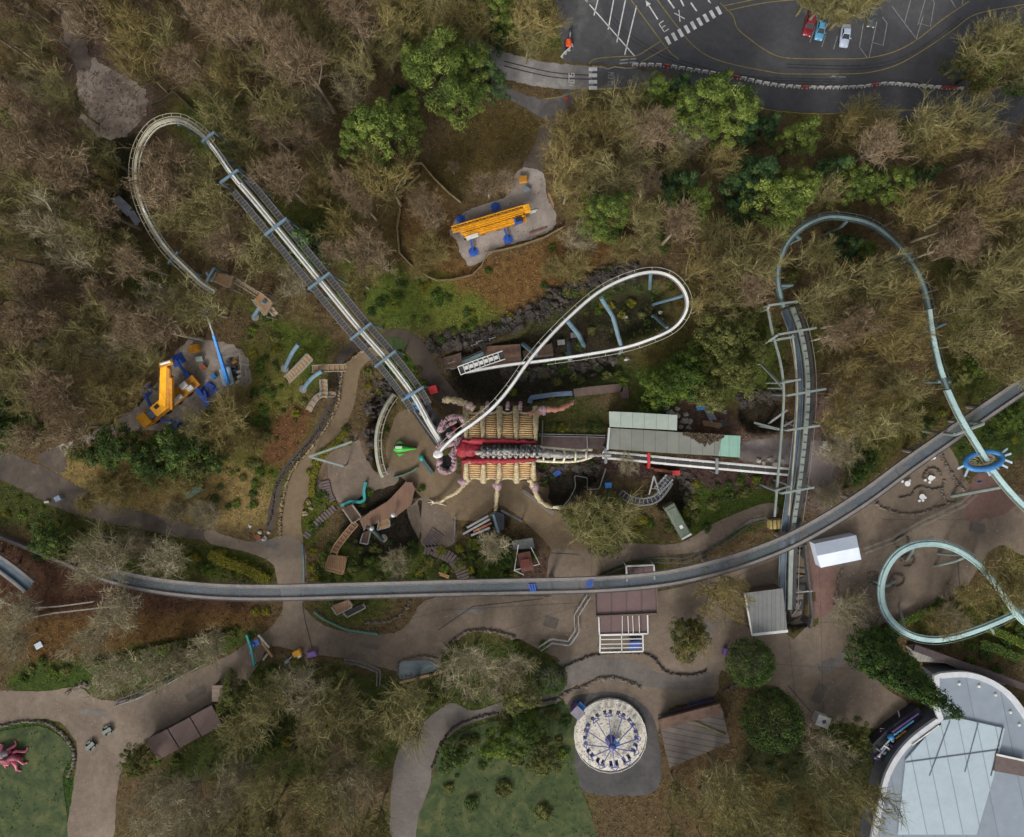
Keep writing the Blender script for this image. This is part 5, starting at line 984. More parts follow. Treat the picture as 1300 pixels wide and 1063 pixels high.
# ------------------------------------------------------------------ cars
def car_paint(n, c):
    m = M(n, c, .28, .12, .6); return m
def car(label, px0, py0, px1, py1, paint, wid=1.78, hatch=True):
    """px0,py0 rear middle .. px1,py1 front middle on the ground"""
    a, b = P(px0, py0, .7), P(px1, py1, .7); L = (b - a).length; c = (a + b) / 2; c.z = .04; rz = math.atan2(b.y - a.y, b.x - a.x)
    t = T('parked_car', label, 'car', c, 'cars parked in the bays'); t.rotation_euler = (0, 0, rz); h = L / 2; w = wid / 2
    def part(n, mb, m, par=None, sm=False, bv=0):
        me = mb.build(n, m, None, sm, bv); me.parent = par or t; return me
    # body: cross-sections along the length (x, half width, sill z, top z)
    mb = MB(); sec = [(-h, w * .82, .42, .78), (-h + .12, w * .93, .3, .92), (-h * .55, w, .26, .98), (0, w, .26, .96), (h * .5, w, .26, .9), (h - .25, w * .93, .28, .78), (h, w * .74, .38, .6)]
    vs = []
    for x, ww, z0, z1 in sec: vs += [(x, -ww, z0), (x, -ww * 1.02, (z0 + z1) / 2 + .05), (x, -ww * .9, z1), (x, 0, z1 + .04), (x, ww * .9, z1), (x, ww * 1.02, (z0 + z1) / 2 + .05), (x, ww, z0)]
    n = 7; fs = [(i * n + k, i * n + k + 1, (i + 1) * n + k + 1, (i + 1) * n + k) for i in range(6) for k in range(6)] + [tuple(range(7))[::-1], tuple(range(42, 49))] + [(i * n, (i + 1) * n, (i + 1) * n + 6, i * n + 6) for i in range(6)]
    mb.add(vs, fs); body = part('body', mb, paint, None, True)
    rx0, rx1 = (-h * .82, h * .38) if hatch else (-h * .62, h * .36); mb = MB()
    lo = [(rx0, -w * .86, .95), (rx1, -w * .84, .92), (rx1, w * .84, .92), (rx0, w * .86, .95)]; hi = [(rx0 + .42, -w * .68, 1.42), (rx1 - .85, -w * .68, 1.44), (rx1 - .85, w * .68, 1.44), (rx0 + .42, w * .68, 1.42)]
    mb.add(lo + hi, [(0, 1, 5, 4), (1, 2, 6, 5), (2, 3, 7, 6), (3, 0, 4, 7), (4, 5, 6, 7)]); part('windows', mb, glass)
    mb = MB(); mb.add([(x + dx, y * 1.06, z + dz) for (x, y, z), dx in zip(hi, (-.12, .1, .1, -.12)) for dz in (.01,)] + [(x, y * .96, z + .06) for x, y, z in hi], [(0, 1, 5, 4), (1, 2, 6, 5), (2, 3, 7, 6), (3, 0, 4, 7), (4, 5, 6, 7), (3, 2, 1, 0)]); part('roof', mb, paint)
    for i in (0, 3): mb = MB(); mb.beam(lo[i], hi[i], .1, .1); part('pillar', mb, paint)
    for i in (1, 2): mb = MB(); mb.beam(lo[i], hi[i], .08, .08); part('pillar', mb, paint)
    for sx in (-.62, .62):
        for sy in (-1, 1):
            mb = MB(); mb.tube([(sx * h, sy * (w - .2), .31), (sx * h, sy * (w + .01), .31)], .31, 14); wh = part('wheel', mb, black_pt); mb = MB(); mb.tube([(sx * h, sy * (w - .05), .31), (sx * h, sy * (w + .02), .31)], .19, 10); part('rim', mb, steel_grey, wh)
    for sy in (-1, 1):
        mb = MB(); mb.blob((h - .14, sy * w * .62, .66), (.16, .2, .09), 1, .05, 8, 5); part('headlight', mb, white_pt); mb = MB(); mb.box((-h + .03, sy * w * .66, .74), (.08, .3, .14)); part('tail_light', mb, red_pt); mb = MB(); mb.box((rx1 - .25, sy * (w + .1), .98), (.16, .2, .13)); part('mirror', mb, paint)
    return t
car('dark red parked hatchback, leftmost of the row beside the bare trees', 1031, 18, 1024, 46, car_paint('dark_red_car_paint', (126,34,46)), 1.85)
car('small sky blue hatchback parked next to the red one', 1044, 27, 1039, 51, car_paint('sky_blue_car_paint', (86,154,190)), 1.7)
car('silver white saloon parked alone with its nose pointing down the bay', 1075, 31, 1071, 60, car_paint('silver_car_paint', (176,188,208)), 1.8, False)
car('dark grey car half hidden under the bare tree', 1109, 8, 1105, 35, car_paint('dark_grey_car_paint', (72,76,78)), 1.75)
# ------------------------------------------------------------------ yellow mobile cranes
def outrigger(t, a, b, pad=1.15, w=.34):
    """a on the carrier, b the foot (world points)"""
    mb = MB(); mb.beam(a, (b.x, b.y, a.z), w, w); mb.tube([(b.x, b.y, a.z), (b.x, b.y, .15)], .16, 8); o = mb.build('outrigger', royal, t)
    mb = MB(); mb.lathe((b.x, b.y, hz(b.x, b.y) + .03), [(0,0),(pad,0),(pad,.12),(pad*.55,.2),(0,.22)], 8); mb.build('float_pad', royal, o); return o
A0, A1 = P(574, 298, 2.4), P(672, 269, 2.4); ax = (A1 - A0).normalized(); sx_ = Vector((ax.y, -ax.x, 0)); Lc = (A1 - A0).length
tc_ = T('mobile_crane', 'yellow mobile crane with folded lattice boom on the fenced gravel pad', 'crane', G(622, 286))
def ca(u, v, z): q = A0 + ax * u + sx_ * v; q.z = z; return q
rzc = math.atan2(ax.y, ax.x)
mb = MB(); mb.box(tuple(ca(Lc * .55, .1, 1.25)), (Lc * .8, 2.5, .7), rzc); mb.build('carrier', yellow_dk, tc_, bevel=.06)
for k in range(4):
    for s in (-1, 1): mb = MB(); c = ca(2.5 + k * 3.2, s * 1.1, .6); mb.tube([c - sx_ * .2, c + sx_ * .2], .58, 14); mb.build('wheel', black_pt, tc_)
for i, v in enumerate((-1.15, -.4, .35, 1.05)):
    z = 3.0 - .25 * abs(i - 1); s0, s1 = (0.2, Lc) if i < 2 else (.6 + .5 * i, Lc - 1.2 * (i - 1)); mb = MB()
    for du in (-.24, .24):
        for dz in (-.2, .2): mb.beam(ca(s0, v + du, z + dz), ca(s1, v + du, z + dz), .13, .13)
    n = int((s1 - s0) / .7)
    for k in range(n):
        u = s0 + (s1 - s0) * k / n; u2 = s0 + (s1 - s0) * (k + 1) / n; f = 1 if k % 2 else -1; mb.beam(ca(u, v - .24 * f, z + .2), ca(u2, v + .24 * f, z + .2), .09, .09); mb.beam(ca(u, v - .24, z - .2 * f), ca(u2, v - .24, z + .2 * f), .09, .09)
    mb.build('lattice_boom', yellow_pt, tc_)
    if i in (1, 3): mb = MB(); mb.beam(ca(s0 + .4, v, z - .05), ca(s1 - .5, v, z - .05), .34, .24); mb.build('telescopic_boom', yellow_pt, tc_)
    elif i == 0: mb = MB(); mb.beam(ca(s0 + .4, v, z - .12), ca(s1 - .5, v, z - .12), .2, .14); mb.build('luffing_cylinder', rust, tc_)
mb = MB(); mb.box(tuple(ca(Lc - 2.6, 1.05, 2.5)), (1.6, 1.1, 1.5), rzc, .86); cb = mb.build('cab', royal, tc_, bevel=.06); mb = MB(); mb.box(tuple(ca(Lc - 2.5, 1.05, 3.27)), (1.0, .8, .06), rzc); mb.build('roof_window', glass, cb); mb = MB(); mb.box(tuple(ca(Lc - 1.75, 1.05, 2.7)), (.06, .9, .7), rzc); mb.build('windscreen', glass, cb)
mb = MB(); mb.box(tuple(ca(3.6, 1.5, 2.6)), (2.4, .75, .5), rzc + .05); mb.build('white_cover', white_pt, tc_, bevel=.05)
mb = MB(); mb.box(tuple(ca(Lc - .3, -.6, 2.8)), (1.2, 1.6, .8), rzc); mb.build('boom_head', yellow_pt, tc_, bevel=.1)
for (u, v), (fx, fy) in (((2.0, -1.2), (585, 279)), ((9, -1.2), (629, 263)), ((3.2, 1.3), (601, 320)), ((10, 1.3), (645, 304))): outrigger(tc_, ca(u, v, .9), P(fx, fy, 0), .95)
for fx, fy in ((585, 279), (629, 263), (601, 320), (645, 304)):
    c = P(fx, fy, 0); o = MB(); o.box((c.x + .1, c.y - .1, .1), (1.9, 1.4, .1), rzc); m_o = o.build('outrigger_mat', dirty_blue, None); tag(m_o, 'faded blue plastic mat under a crane outrigger on the gravel', 'mat', 'mats under the fenced crane')
# the second crane
B0, B1 = P(184, 535, 1.5), P(247, 482, 1.5); bx = (B1 - B0).normalized(); by_ = Vector((bx.y, -bx.x, 0)); rzb = math.atan2(bx.y, bx.x); LB = (B1 - B0).length
tb = T('mobile_crane', 'yellow mobile crane with raised boom between blue outriggers in the woods', 'crane', G(212, 512))
def cb_(u, v, z): q = B0 + bx * u + by_ * v; q.z = z; return q
mb = MB(); mb.box(tuple(cb_(LB * .52, .2, 1.2)), (LB, 2.5, .8), rzb); mb.build('carrier', yellow_dk, tb, bevel=.06)
for k in range(4):
    for s in (-1, 1): mb = MB(); c = cb_(1.6 + k * 2.7, .2 + s * 1.15, .6); mb.tube([c - by_ * .2, c + by_ * .2], .58, 14); mb.build('wheel', black_pt, tb)
mb = MB(); mb.box(tuple(cb_(.5, 0, 2.1)), (1.9, 2.6, 1.4), rzb); mb.build('counterweight', yellow_pt, tb, bevel=.1)
mb = MB(); mb.box(tuple(cb_(2.1, -.1, 1.9)), (1.5, 1.7, .9), rzb); mb.build('winch_drum', dirty_blue, tb, bevel=.12)
mb = MB(); mb.box(tuple(cb_(4.6, .1, 2.2)), (3.4, 2.3, 1.4), rzb); sp = mb.build('superstructure', yellow_pt, tb, bevel=.08)
mb = MB(); mb.box(tuple(cb_(4.1, -.3, 2.95)), (.9, .7, .12), rzb); mb.build('hatch', black_pt, sp)
for u, v, l, w, z, m in ((7.6, .9, 2.6, .7, 1.95, white_pt), (10.4, -.3, 1.5, 1.1, 2.0, white_pt), (11.0, .9, 1.2, .9, 1.9, white_pt), (6.2, 1.0, 1.6, .5, 2.0, flesh)): mb = MB(); mb.box(tuple(cb_(u, v, z)), (l, w, .8), rzb); mb.build('deck_box', m, tb, bevel=.08)
p0, p1 = P(211, 516, 2.9), P(212, 463, 11.0); bd = (p1 - p0).normalized(); bsid = bd.cross(Vector((0, 0, 1))).normalized()
for off, s, e, w in ((-1.0, 0, 1.0, .66), (-.28, .02, 1.03, .76), (.52, .04, .97, .66), (1.25, .02, .78, .6)):
    mb = MB(); mb.beam(p0.lerp(p1, s) + bsid * off, p0.lerp(p1, e) + bsid * off * .8, w, .7); mb.build('boom_section', yellow_pt if off < .5 else yellow_dk, tb, bevel=.05)
for off in (-.64, .13, .9): mb = MB(); mb.beam(p0.lerp(p1, .1) + bsid * off + Vector((0, 0, .35)), p0.lerp(p1, .94) + bsid * off + Vector((0, 0, .35)), .14, .14); mb.build('pendant_rod', rust, tb)
mb = MB(); mb.box(tuple(p1 + Vector((0, .2, .2))), (2.5, 1.0, .6), .3); bh = mb.build('boom_head', yellow_dk, tb, bevel=.1); mb = MB(); mb.tube([p1 + Vector((-.9, .1, .5)), p1 + Vector((.9, .6, .5))], .25, 10); mb.build('sheave', white_pt, bh)
mb = MB(); mb.beam(cb_(11.9, -2.2, 1.1), cb_(11.2, 5.6, 1.1), .9, .6); mb.build('outrigger_box', royal, tb, bevel=.05)
for (u, v), f in (((11.8, -2), (226,457)), ((11.2, 5.2), (263,496)), ((2.4, -1.2), (186,496)), ((2.4, 1.4), (223,537))): outrigger(tb, cb_(u, v, 1.1), P(f[0], f[1], 0), 1.15, .45)
for f, an in (((226,457),.5), ((186,497),.9), ((223,538),.6), ((267,495),.7)): c = P(f[0], f[1], .06); mb = MB(); mb.box((c.x, c.y, .1), (2.5, 2.1, .12), an); tag(mb.build('outrigger_mat', royal, None), 'royal blue mat under an outrigger of the woodland crane', 'mat', 'mats under the woodland crane')
# blue boom lift
tl2 = T('boom_lift', 'sky blue boom lift with its long arm raised over the bushes', 'boom lift', G(289, 480)); c = P(288, 478, 1.2); an = math.radians(105)
mb = MB(); mb.box((c.x, c.y, 1.3), (3.6, 2.3, .7), an); mb.build('turntable', M('pale_blue_paint', (150,172,196), .5, .2, .8), tl2, bevel=.35)
mb = MB(); mb.box((c.x, c.y, .7), (3.0, 2.0, .5), an); mb.build('chassis', steel_dark, tl2, bevel=.05)
for u in (-1.1, 1.1):
    for v in (-1, 1): d = Vector((math.cos(an), math.sin(an), 0)); n_ = Vector((-d.y, d.x, 0)); q = Vector((c.x, c.y, .45)) + d * u + n_ * v; mb = MB(); mb.tube([q - n_ * .18, q + n_ * .18], .45, 12); mb.build('wheel', black_pt, tl2)
e0, e1, e2 = P(290, 488, 1.9), P(271, 425, 9.5), P(264, 404, 11.5)
mb = MB(); mb.beam(e0, e0.lerp(e1, .62), .62, .62); mb.build('boom_section', blue_pt, tl2, bevel=.05); mb = MB(); mb.beam(e0.lerp(e1, .58), e1, .46, .46); mb.build('boom_section', blue_pt, tl2, bevel=.04); mb = MB(); mb.beam(e1, e2, .3, .3); mb.build('jib', steel_grey, tl2)
k = P(263, 396, 11.2); mb = MB(); mb.box((k.x, k.y, 11.0), (1.7, 1.0, .1), 1.2)
for zz in (11.5, 12.1):
    for sgn in (-1, 1): d = Vector((math.cos(1.2), math.sin(1.2), 0)); n_ = Vector((-d.y, d.x, 0)); q = Vector((k.x, k.y, zz)); mb.beam(q - d * .85 + n_ * .5 * sgn, q + d * .85 + n_ * .5 * sgn, .09); mb.beam(q + d * .85 * sgn - n_ * .5, q + d * .85 * sgn + n_ * .5, .09)
for sgn in (-1, 1):
    for s2 in (-1, 1): q = Vector((k.x, k.y, 11.0)) + d * .85 * sgn + n_ * .5 * s2; mb.beam(q, q + Vector((0, 0, 1.1)), .08)
mb.build('basket', M('dusty_blue_paint', (60,98,128), .5, .25, 1), tl2)
# small orange digger
td = T('mini_digger', 'small orange mini digger standing on worn tarmac near the access road', 'digger', G(722, 54)); c = P(722, 54, 1)
for s in (-1, 1): mb = MB(); mb.box((c.x + s * .55, c.y, .3), (.38, 1.7, .5), 0); mb.build('track', black_pt, td, bevel=.18)
mb = MB(); mb.box((c.x, c.y - .1, .85), (1.15, 1.35, .6), .06); mb.build('body', M('orange_paint', (214,84,36), .45, .15, 1), td, bevel=.2); mb = MB(); mb.box((c.x - .1, c.y, 1.5), (.8, .85, .75), .06, .85); cbn = mb.build('cab', M('orange_paint', (214,84,36)), td, bevel=.1); mb = MB(); mb.box((c.x - .1, c.y + .44, 1.5), (.6, .04, .5), .06); mb.build('windscreen', glass, cbn)
q = [Vector((c.x + .15, c.y + .5, .9)), Vector((c.x + .25, c.y + 1.4, 2.0)), Vector((c.x + .4, c.y + 2.4, 1.1))]; mb = MB(); mb.beam(q[0], q[1], .22, .26); mb.build('boom', steel_grey, td); mb = MB(); mb.beam(q[1], q[2], .18, .22); mb.build('dipper_arm', steel_grey, td); mb = MB(); mb.box((q[2].x, q[2].y + .2, .75), (.6, .5, .5), 0, .7); mb.build('bucket', black_pt, td)
# ------------------------------------------------------------------ olive bus
a, b = P(847.5, 640, 1.3), P(869.5, 680, 1.3); c = (a + b) / 2; an = math.atan2(b.y - a.y, b.x - a.x); L_ = (b - a).length
tbs = T('old_bus', 'olive green old bus parked beside the brown path, white rooflight', 'bus', (c.x, c.y, hz(c.x, c.y))); oliv = M('olive_drab_paint', (84,92,76), .6, .3, .6, col2=(104,112,94)); bd_ = Vector((math.cos(an), math.sin(an), 0)); bn = Vector((-bd_.y, bd_.x, 0)); z0 = hz(c.x, c.y); z0 = max(z0, -.6)
mb = MB(); mb.box((c.x, c.y, z0 + 1.6), (L_, 2.2, 2.3), an); bo = mb.build('body', oliv, tbs, bevel=.18)
mb = MB(); mb.box((c.x + bd_.x * .2, c.y + bd_.y * .2, z0 + 2.8), (L_ * .84, 1.8, .16), an); ro = mb.build('roof', M('olive_roof_paint', (96,106,92), .6, .3, .6), tbs, bevel=.06); q = c + bd_ * 1.2; mb = MB(); mb.box((q.x, q.y, z0 + 2.93), (.7, .6, .14), an); mb.build('rooflight', white_pt, ro)
q = c + bd_ * (L_ / 2 + .03); mb = MB(); mb.box((q.x, q.y, z0 + 1.9), (.06, 1.8, .8), an); mb.build('windscreen', glass, bo); q = c + bd_ * (L_ / 2 - .1); mb = MB(); mb.box((q.x, q.y, z0 + 2.79), (.35, 2.1, .1), an); mb.build('front_trim', white_pt, bo)
for s in (-1, 1):
    for k in range(4): q = c + bd_ * (-2.2 + k * 1.4) + bn * s * 1.11; mb = MB(); mb.box((q.x, q.y, z0 + 2.0), (1.0, .05, .7), an); mb.build('side_window', glass, bo)
    for u in (-2, 2): q = c + bd_ * u + bn * s * .95; mb = MB(); mb.tube([(q.x - bn.x * .15, q.y - bn.y * .15, z0 + .45), (q.x + bn.x * .15, q.y + bn.y * .15, z0 + .45)], .45, 12); mb.build('wheel', black_pt, tbs)
# ------------------------------------------------------------------ buildings
def wpoly(px, z): return [P(a, b, z) for a, b in px]
def building(name, label, cat, roof_px, zt, wall_m, roof_m, base=-.2, over=.25, parapet=0, group=None, thick=.22, extra=None):
    """walls under a flat or sheeted roof whose outline is given at its own height"""
    po = wpoly(roof_px, zt); cx = sum(p.x for p in po) / len(po); cy = sum(p.y for p in po) / len(po); t = T(name, label, cat, (cx, cy, hz(cx, cy)), group); c = Vector((cx, cy, 0))
    ins_ = [(c.x + (p.x - c.x) * (1 - over / max(.5, (Vector((p.x, p.y, 0)) - c).length)), c.y + (p.y - c.y) * (1 - over / max(.5, (Vector((p.x, p.y, 0)) - c).length))) for p in po]
    mb = MB(); mb.prism(ins_, hz(cx, cy) + base, zt - thick); wl = mb.build('wall', wall_m, t); mb = MB(); mb.prism([(p.x, p.y) for p in po], zt - thick, zt); ro = mb.build('roof', roof_m, t, bevel=.03)
    if parapet:
        mb = MB()
        for i in range(len(po)): mb.beam(po[i] + Vector((0, 0, parapet / 2)), po[(i + 1) % len(po)] + Vector((0, 0, parapet / 2)), .3, parapet)
        mb.build('parapet', extra or wall_m, t)
    # a door and windows on the longest wall
    i = max(range(len(ins_)), key=lambda i: (Vector(ins_[i]) - Vector(ins_[(i + 1) % len(ins_)])).length); a, b = Vector((*ins_[i], 0)), Vector((*ins_[(i + 1) % len(ins_)], 0)); d = (b - a).normalized(); L_ = (b - a).length; n_ = Vector((d.y, -d.x, 0)); 
    if n_.dot(a - c) < 0: n_ = -n_
    q = a.lerp(b, .3) + n_ * .04; zb = hz(cx, cy); mb = MB(); mb.box((q.x, q.y, zb + 1.0), (1.0, .08, 2.0), math.atan2(d.y, d.x)); mb.build('door', steel_dark, t)
    for f in (.55, .78): q = a.lerp(b, f) + n_ * .04; mb = MB(); mb.box((q.x, q.y, zb + 1.5), (min(1.2, L_ * .15), .08, .8), math.atan2(d.y, d.x)); mb.build('window', glass, t)
    return t, ro
shed_roof = stripes('shed_sheeting', (112,114,106), (92,94,88), .45, 'X', .65, dirt=.16, width=.06); shed_lt = stripes('pale_sheeting', (146,156,146), (120,130,122), .45, 'X', .6, dirt=.16, width=.06); teal_roof = stripes('teal_sheeting', (122,158,144), (98,132,120), .6, 'X', .6, dirt=.16, width=.06); brownwall = M('brown_cladding', (84,66,56), .8, .25, .8)
sh, r1 = building('station_shed', 'long grey green station shed with a teal end bay and rust stained roof', 'shed', [(773,543.5),(820,546),(880,550),(919,552.5),(913,579),(850,575.5),(770,570)], 5.0, brownwall, shed_roof)
mb = MB(); mb.prism([tuple(p)[:2] for p in wpoly([(917,552.5),(940,553.5),(939,581),(912,579)], 5.0)], 4.7, 5.05); mb.build('roof_end_bay', teal_roof, sh); mb = MB(); mb.prism([tuple(p)[:2] for p in wpoly([(919,555),(937,556),(936,578),(915,576)], 4.6)], -.2, 4.7); mb.build('end_wall', brownwall, sh)
mb = MB(); mb.prism([tuple(p)[:2] for p in wpoly([(773,522.5),(800,523.5),(860,527),(859.5,546.5),(774,542)], 6.0)], 5.72, 6.0); mb.build('upper_roof', shed_lt, sh, bevel=.03); mb = MB(); mb.prism([tuple(p)[:2] for p in wpoly([(776,524.5),(858,528.5),(857,545),(777,541)], 5.7)], 0, 5.74); mb.build('upper_wall', brownwall, sh)
mb = MB(); mb.beam(P(773.5,543,5.4), P(771,571,5.2), .35, .5); mb.build('bargeboard', M('pale_grey_paint', (178,184,180), .6, .2, 1), sh)
# windblown leaf litter drifted on the shed roof: a ragged heap of its own
rng = np.random.default_rng(3); n = 2600; ux = rng.normal(.5, .25, n); C_ = []
for u, q in zip(ux, rng.uniform(0, 1, n)):
    x = 868 + 50 * max(0, min(1, u)); d_ = 3 + 17 * math.sin(PI * max(.03, min(.97, u * .9))) ** 2 * (.6 + .4 * mnoise.noise((x * .3, 2, 0))) ; y = 549.5 + (x - 868) * .05 + q * d_; C_.append(P(x, y, 5.06 + .06 * R.random()))
V = leaves(rng, np.array([tuple(p) for p in C_]), rng.normal(size=(n, 3)) * .5 + np.array([0, 0, 1.]), rng.uniform(.25, .55, n), .5); me = tone_mesh('leaf_litter', V, None, rng.uniform(0, 1, n), attr_mat('dead_leaves', [(0,(60,50,42)),(.5,(92,80,66)),(1,(118,104,86))])); o = bpy.data.objects.new('leaf_litter', me); COL.objects.link(o); tag(o, 'brown leaf litter drifted over the long shed roof', 'leaf litter', None, 'stuff')
redroof = stripes('dull_red_roof', (96,76,74), (78,62,60), .35, 'X', .7, dirt=.2)
kb, kr = building('food_kiosk', 'flat brown roofed kiosk tucked under the monorail with a white pergola', 'kiosk', [(754,746),(833,745),(834.5,778.5),(755.5,782)], 3.6, brownwall, redroof, parapet=.45, extra=M('brown_trim', (92,78,68), .7, .2, 1))
mb = MB(); mb.prism([tuple(p)[:2] for p in wpoly([(760,782),(822,780.5),(822.5,804.5),(761,806)], 3.2)], 3.0, 3.14); mb.build('canopy_roof', redroof, kb)
for (a, b) in (((760,782),(761,806)),((822,780.5),(822.5,804.5)),((761,806),(822.5,804.5)),((797,781),(798,805)),((803,781),(804,805)),((790,782),(790,805)),((811,781),(812,805))): mb = MB(); mb.beam(P(*a, 3.3), P(*b, 3.3), .22 if a[0] in (760,822,761) else .12, .22); mb.build('canopy_rail', white_pt, kb)
pg = T('pergola', 'open white timber pergola below the brown kiosk', 'pergola', G(789, 817))
for (a, b) in (((762,806.5),(761.5,828.5)),((816,805.5),(816.5,827)),((762,806.5),(816,805.5)),((761.5,828.5),(816.5,827)),((789,806),(789.5,828)),((762,812),(816,811)),((762,818),(816,817)),((762,823),(816,822))): mb = MB(); mb.beam(P(*a, 3.0), P(*b, 3.0), .24 if a[1] in (806.5,805.5,828.5) else .14, .2); mb.build('beam', white_pt, pg)
for q in ((762,806.5),(816,805.5),(761.5,828.5),(816.5,827)): mb = MB(); column(mb, P(*q, 2.9), .1, 6); mb.build('post', white_pt, pg)
tn = T('picnic_table', 'blue picnic table under the white pergola', 'table', G(806, 818)); c = P(806, 818, .75); mb = MB(); mb.box((c.x, c.y, .75), (2.4, 1.0, .08), .1); mb.build('tabletop', royal, tn)
for s in (-1, 1): mb = MB(); mb.box((c.x, c.y + s * .9, .45), (2.4, .35, .08), .1); mb.build('bench_seat', royal, tn); mb = MB(); mb.box((c.x + s * .8, c.y, .38), (.1, 1.8, .7), .1); mb.build('leg', steel_dark, tn)
fr = T('entrance_frame', 'white framed ride entrance canopy against the monorail edge', 'canopy', G(812, 725)); 
for (a, b) in (((795,719),(830,717.5)),((795,719),(796,738)),((830,717.5),(831,736))): mb = MB(); mb.beam(P(*a, 3.4), P(*b, 3.4), .28, .28); mb.build('beam', white_pt, fr)
mb = MB(); mb.prism([tuple(p)[:2] for p in wpoly([(797,721),(829,720),(830,737),(797,738)], 3.1)], 2.9, 3.05); mb.build('roof', redroof, fr)
for q in ((795,719),(830,717.5)): mb = MB(); column(mb, P(*q, 3.3), .1, 6); mb.build('post', white_pt, fr)
# marquee
mq = T('marquee', 'white ridge roofed marquee at the plaza edge below the monorail', 'tent', G(1062, 700)); canvas = M('white_canvas', (214,224,240), .6, .08, .4)
e = [P(1034,690.5,2.5), P(1087,679.5,2.5), P(1093.5,710.5,2.5), P(1042,721,2.5)]; rg = [P(1037,706,3.7), P(1090,695,3.7)]
mb = MB(); mb.add([e[0], e[1], rg[1], rg[0], e[3], e[2]], [(0, 3, 2, 1), (3, 4, 5, 2), (0, 4, 3), (1, 2, 5)]); ob = mb.build('roof_sheet', canvas, mq)
mb = MB(); mb.prism([(p.x, p.y) for p in e], .1, 2.48); mb.build('side_walls', canvas, mq); mb = MB(); mb.quad(P(1031,694,.4), P(1034,690.5,2.52), P(1042,721,2.52), P(1038,719,.4)); mb.build('door_flap', M('grey_canvas', (168,180,200), .7, .1, .5), mq)
for q in e: mb = MB(); mb.tube([(q.x, q.y, 0), (q.x, q.y, 2.5)], .05, 6); mb.build('pole', steel_grey, mq)
greyroof = stripes('grey_boards', (110,112,110), (84,86,86), 1.2, 'X', .8, dirt=.2, width=.1)
gs, _ = building('ride_shed', 'pale grey boarded shed roof with white eaves beside the dark trench', 'shed', [(946,753),(994,747),(999.5,800),(955,805)], 3.8, brownwall, greyroof)
mb = MB(); mb.beam(P(954,806,3.7), P(1000,801,3.7), .5, .3); mb.build('eaves_board', white_pt, gs); mb = MB(); mb.beam(P(945.5,753,3.75), P(954.5,806,3.75), .25, .3); mb.build('eaves_board', white_pt, gs)
hutroof = stripes('brown_felt', (104,86,80), (88,72,66), .5, 'X', .85, rz=.55, dirt=.14, width=.05)
for q, n_ in (([(184,940),(212,926),(227.5,951),(200,965.5)],'lowest, farthest left'),([(213.5,925.5),(240.5,911),(254.5,935),(228.5,950)],'middle one'),([(241.5,910),(268.5,895.5),(282.5,921),(256,935)],'topmost, farthest right')): building('market_stall', f'plain brown roofed stall, {n_} of three in a slanting row', 'stall', q, 3.0, brownwall, hutroof, group='row of three brown stalls')
building('small_hut', 'tiny square hut with pale brown roof above the row of stalls', 'hut', [(269,870.5),(289,870),(289.5,890.5),(269,891)], 2.6, brownwall, stripes('tan_felt', (132,116,102), (110,96,84), 1.1, 'Y', .85, dirt=.15), base=-.1)
wr = stripes('weathered_boards', (92,84,78), (60,54,50), .9, 'Y', .85, dirt=.3, rz=.2)
lw, lr = building('timber_workshop', 'weathered timber roofed building with a rust coloured upper edge, near the swing ride', 'building', [(839,926),(918,906),(927,943),(850,975)], 4.0, brownwall, wr)
mb = MB(); mb.prism([tuple(p)[:2] for p in wpoly([(836,914),(914,894),(919,906),(839,927)], 4.3)], 3.6, 4.2); mb.build('ridge_cladding', M('brown_ridge', (96,74,62), .85, .4, .9), lw); mb = MB(); mb.beam(P(880,916,4.2), P(922,934,4.2), .25, .15); mb.build('fallen_batten', M('mossy_plank', (110,100,60), .9, .3, 1), lw)
mb = MB(); mb.prism([tuple(p)[:2] for p in wpoly([(835,908),(905,888),(912,894),(838,914)], 2.6)], 2.4, 2.55); mb.build('awning', M('dark_awning', (54,46,50), .8, .3, 1), lw)
# domed grey building
GB = [(1187,857),(1222,855),(1252,863),(1278,880),(1298,905),(1318,940),(1345,985),(1345,1080),(1104,1080),(1120,1000),(1131,970),(1148,946),(1168,928),(1192,911),(1187,896),(1187,875)]
pts = [(v.x, v.y) for v in smooth_line([Vector((a, b, 0)) for a, b in GB[:6]], 5)] + GB[6:9] + [(v.x, v.y) for v in smooth_line([Vector((a, b, 0)) for a, b in GB[8:14]], 4)][1:] + GB[14:]
greysheet = stripes('grey_membrane_roof', (126,136,146), (104,114,124), .17, 'X', .5, rz=-.2, dirt=.12, width=.03)
gd = T('show_building', 'large grey flat roofed building with a curved white parapet at lower right', 'building', G(1230, 960)); po = wpoly(pts, 4.4); mb = MB(); mb.prism([(p.x, p.y) for p in po], -.2, 4.4); mb.build('wall', M('grey_render', (92,94,100), .8, .15, .5), gd)
mb = MB(); ci = Vector((sum(p.x for p in po) / len(po), sum(p.y for p in po) / len(po), 0)); mb.prism([(p.x, p.y) for p in po], 4.4, 4.45); mb.build('roof', greysheet, gd)
mb = MB(); cl_ = [Vector((p.x, p.y, 4.7)) for p in po]; mb.sweep(cl_, [(-.5,-.3),(.5,-.3),(.5,.35),(-.5,.35)], True); mb.build('parapet', M('white_coping', (190,192,196), .7, .14, .8), gd)
lightroof = stripes('pale_metal_roof', (160,174,182), (128,140,148), .3, 'X', .4, rz=-.2, dirt=.1, width=.06)
mb = MB(); q = wpoly([(1193,915),(1218,912),(1276,925),(1262,985),(1240,1060),(1140,1060),(1150,965)], 4.9); mb.prism([(p.x, p.y) for p in q], 4.46, 4.9); mb.build('raised_roof', lightroof, gd, bevel=.05)
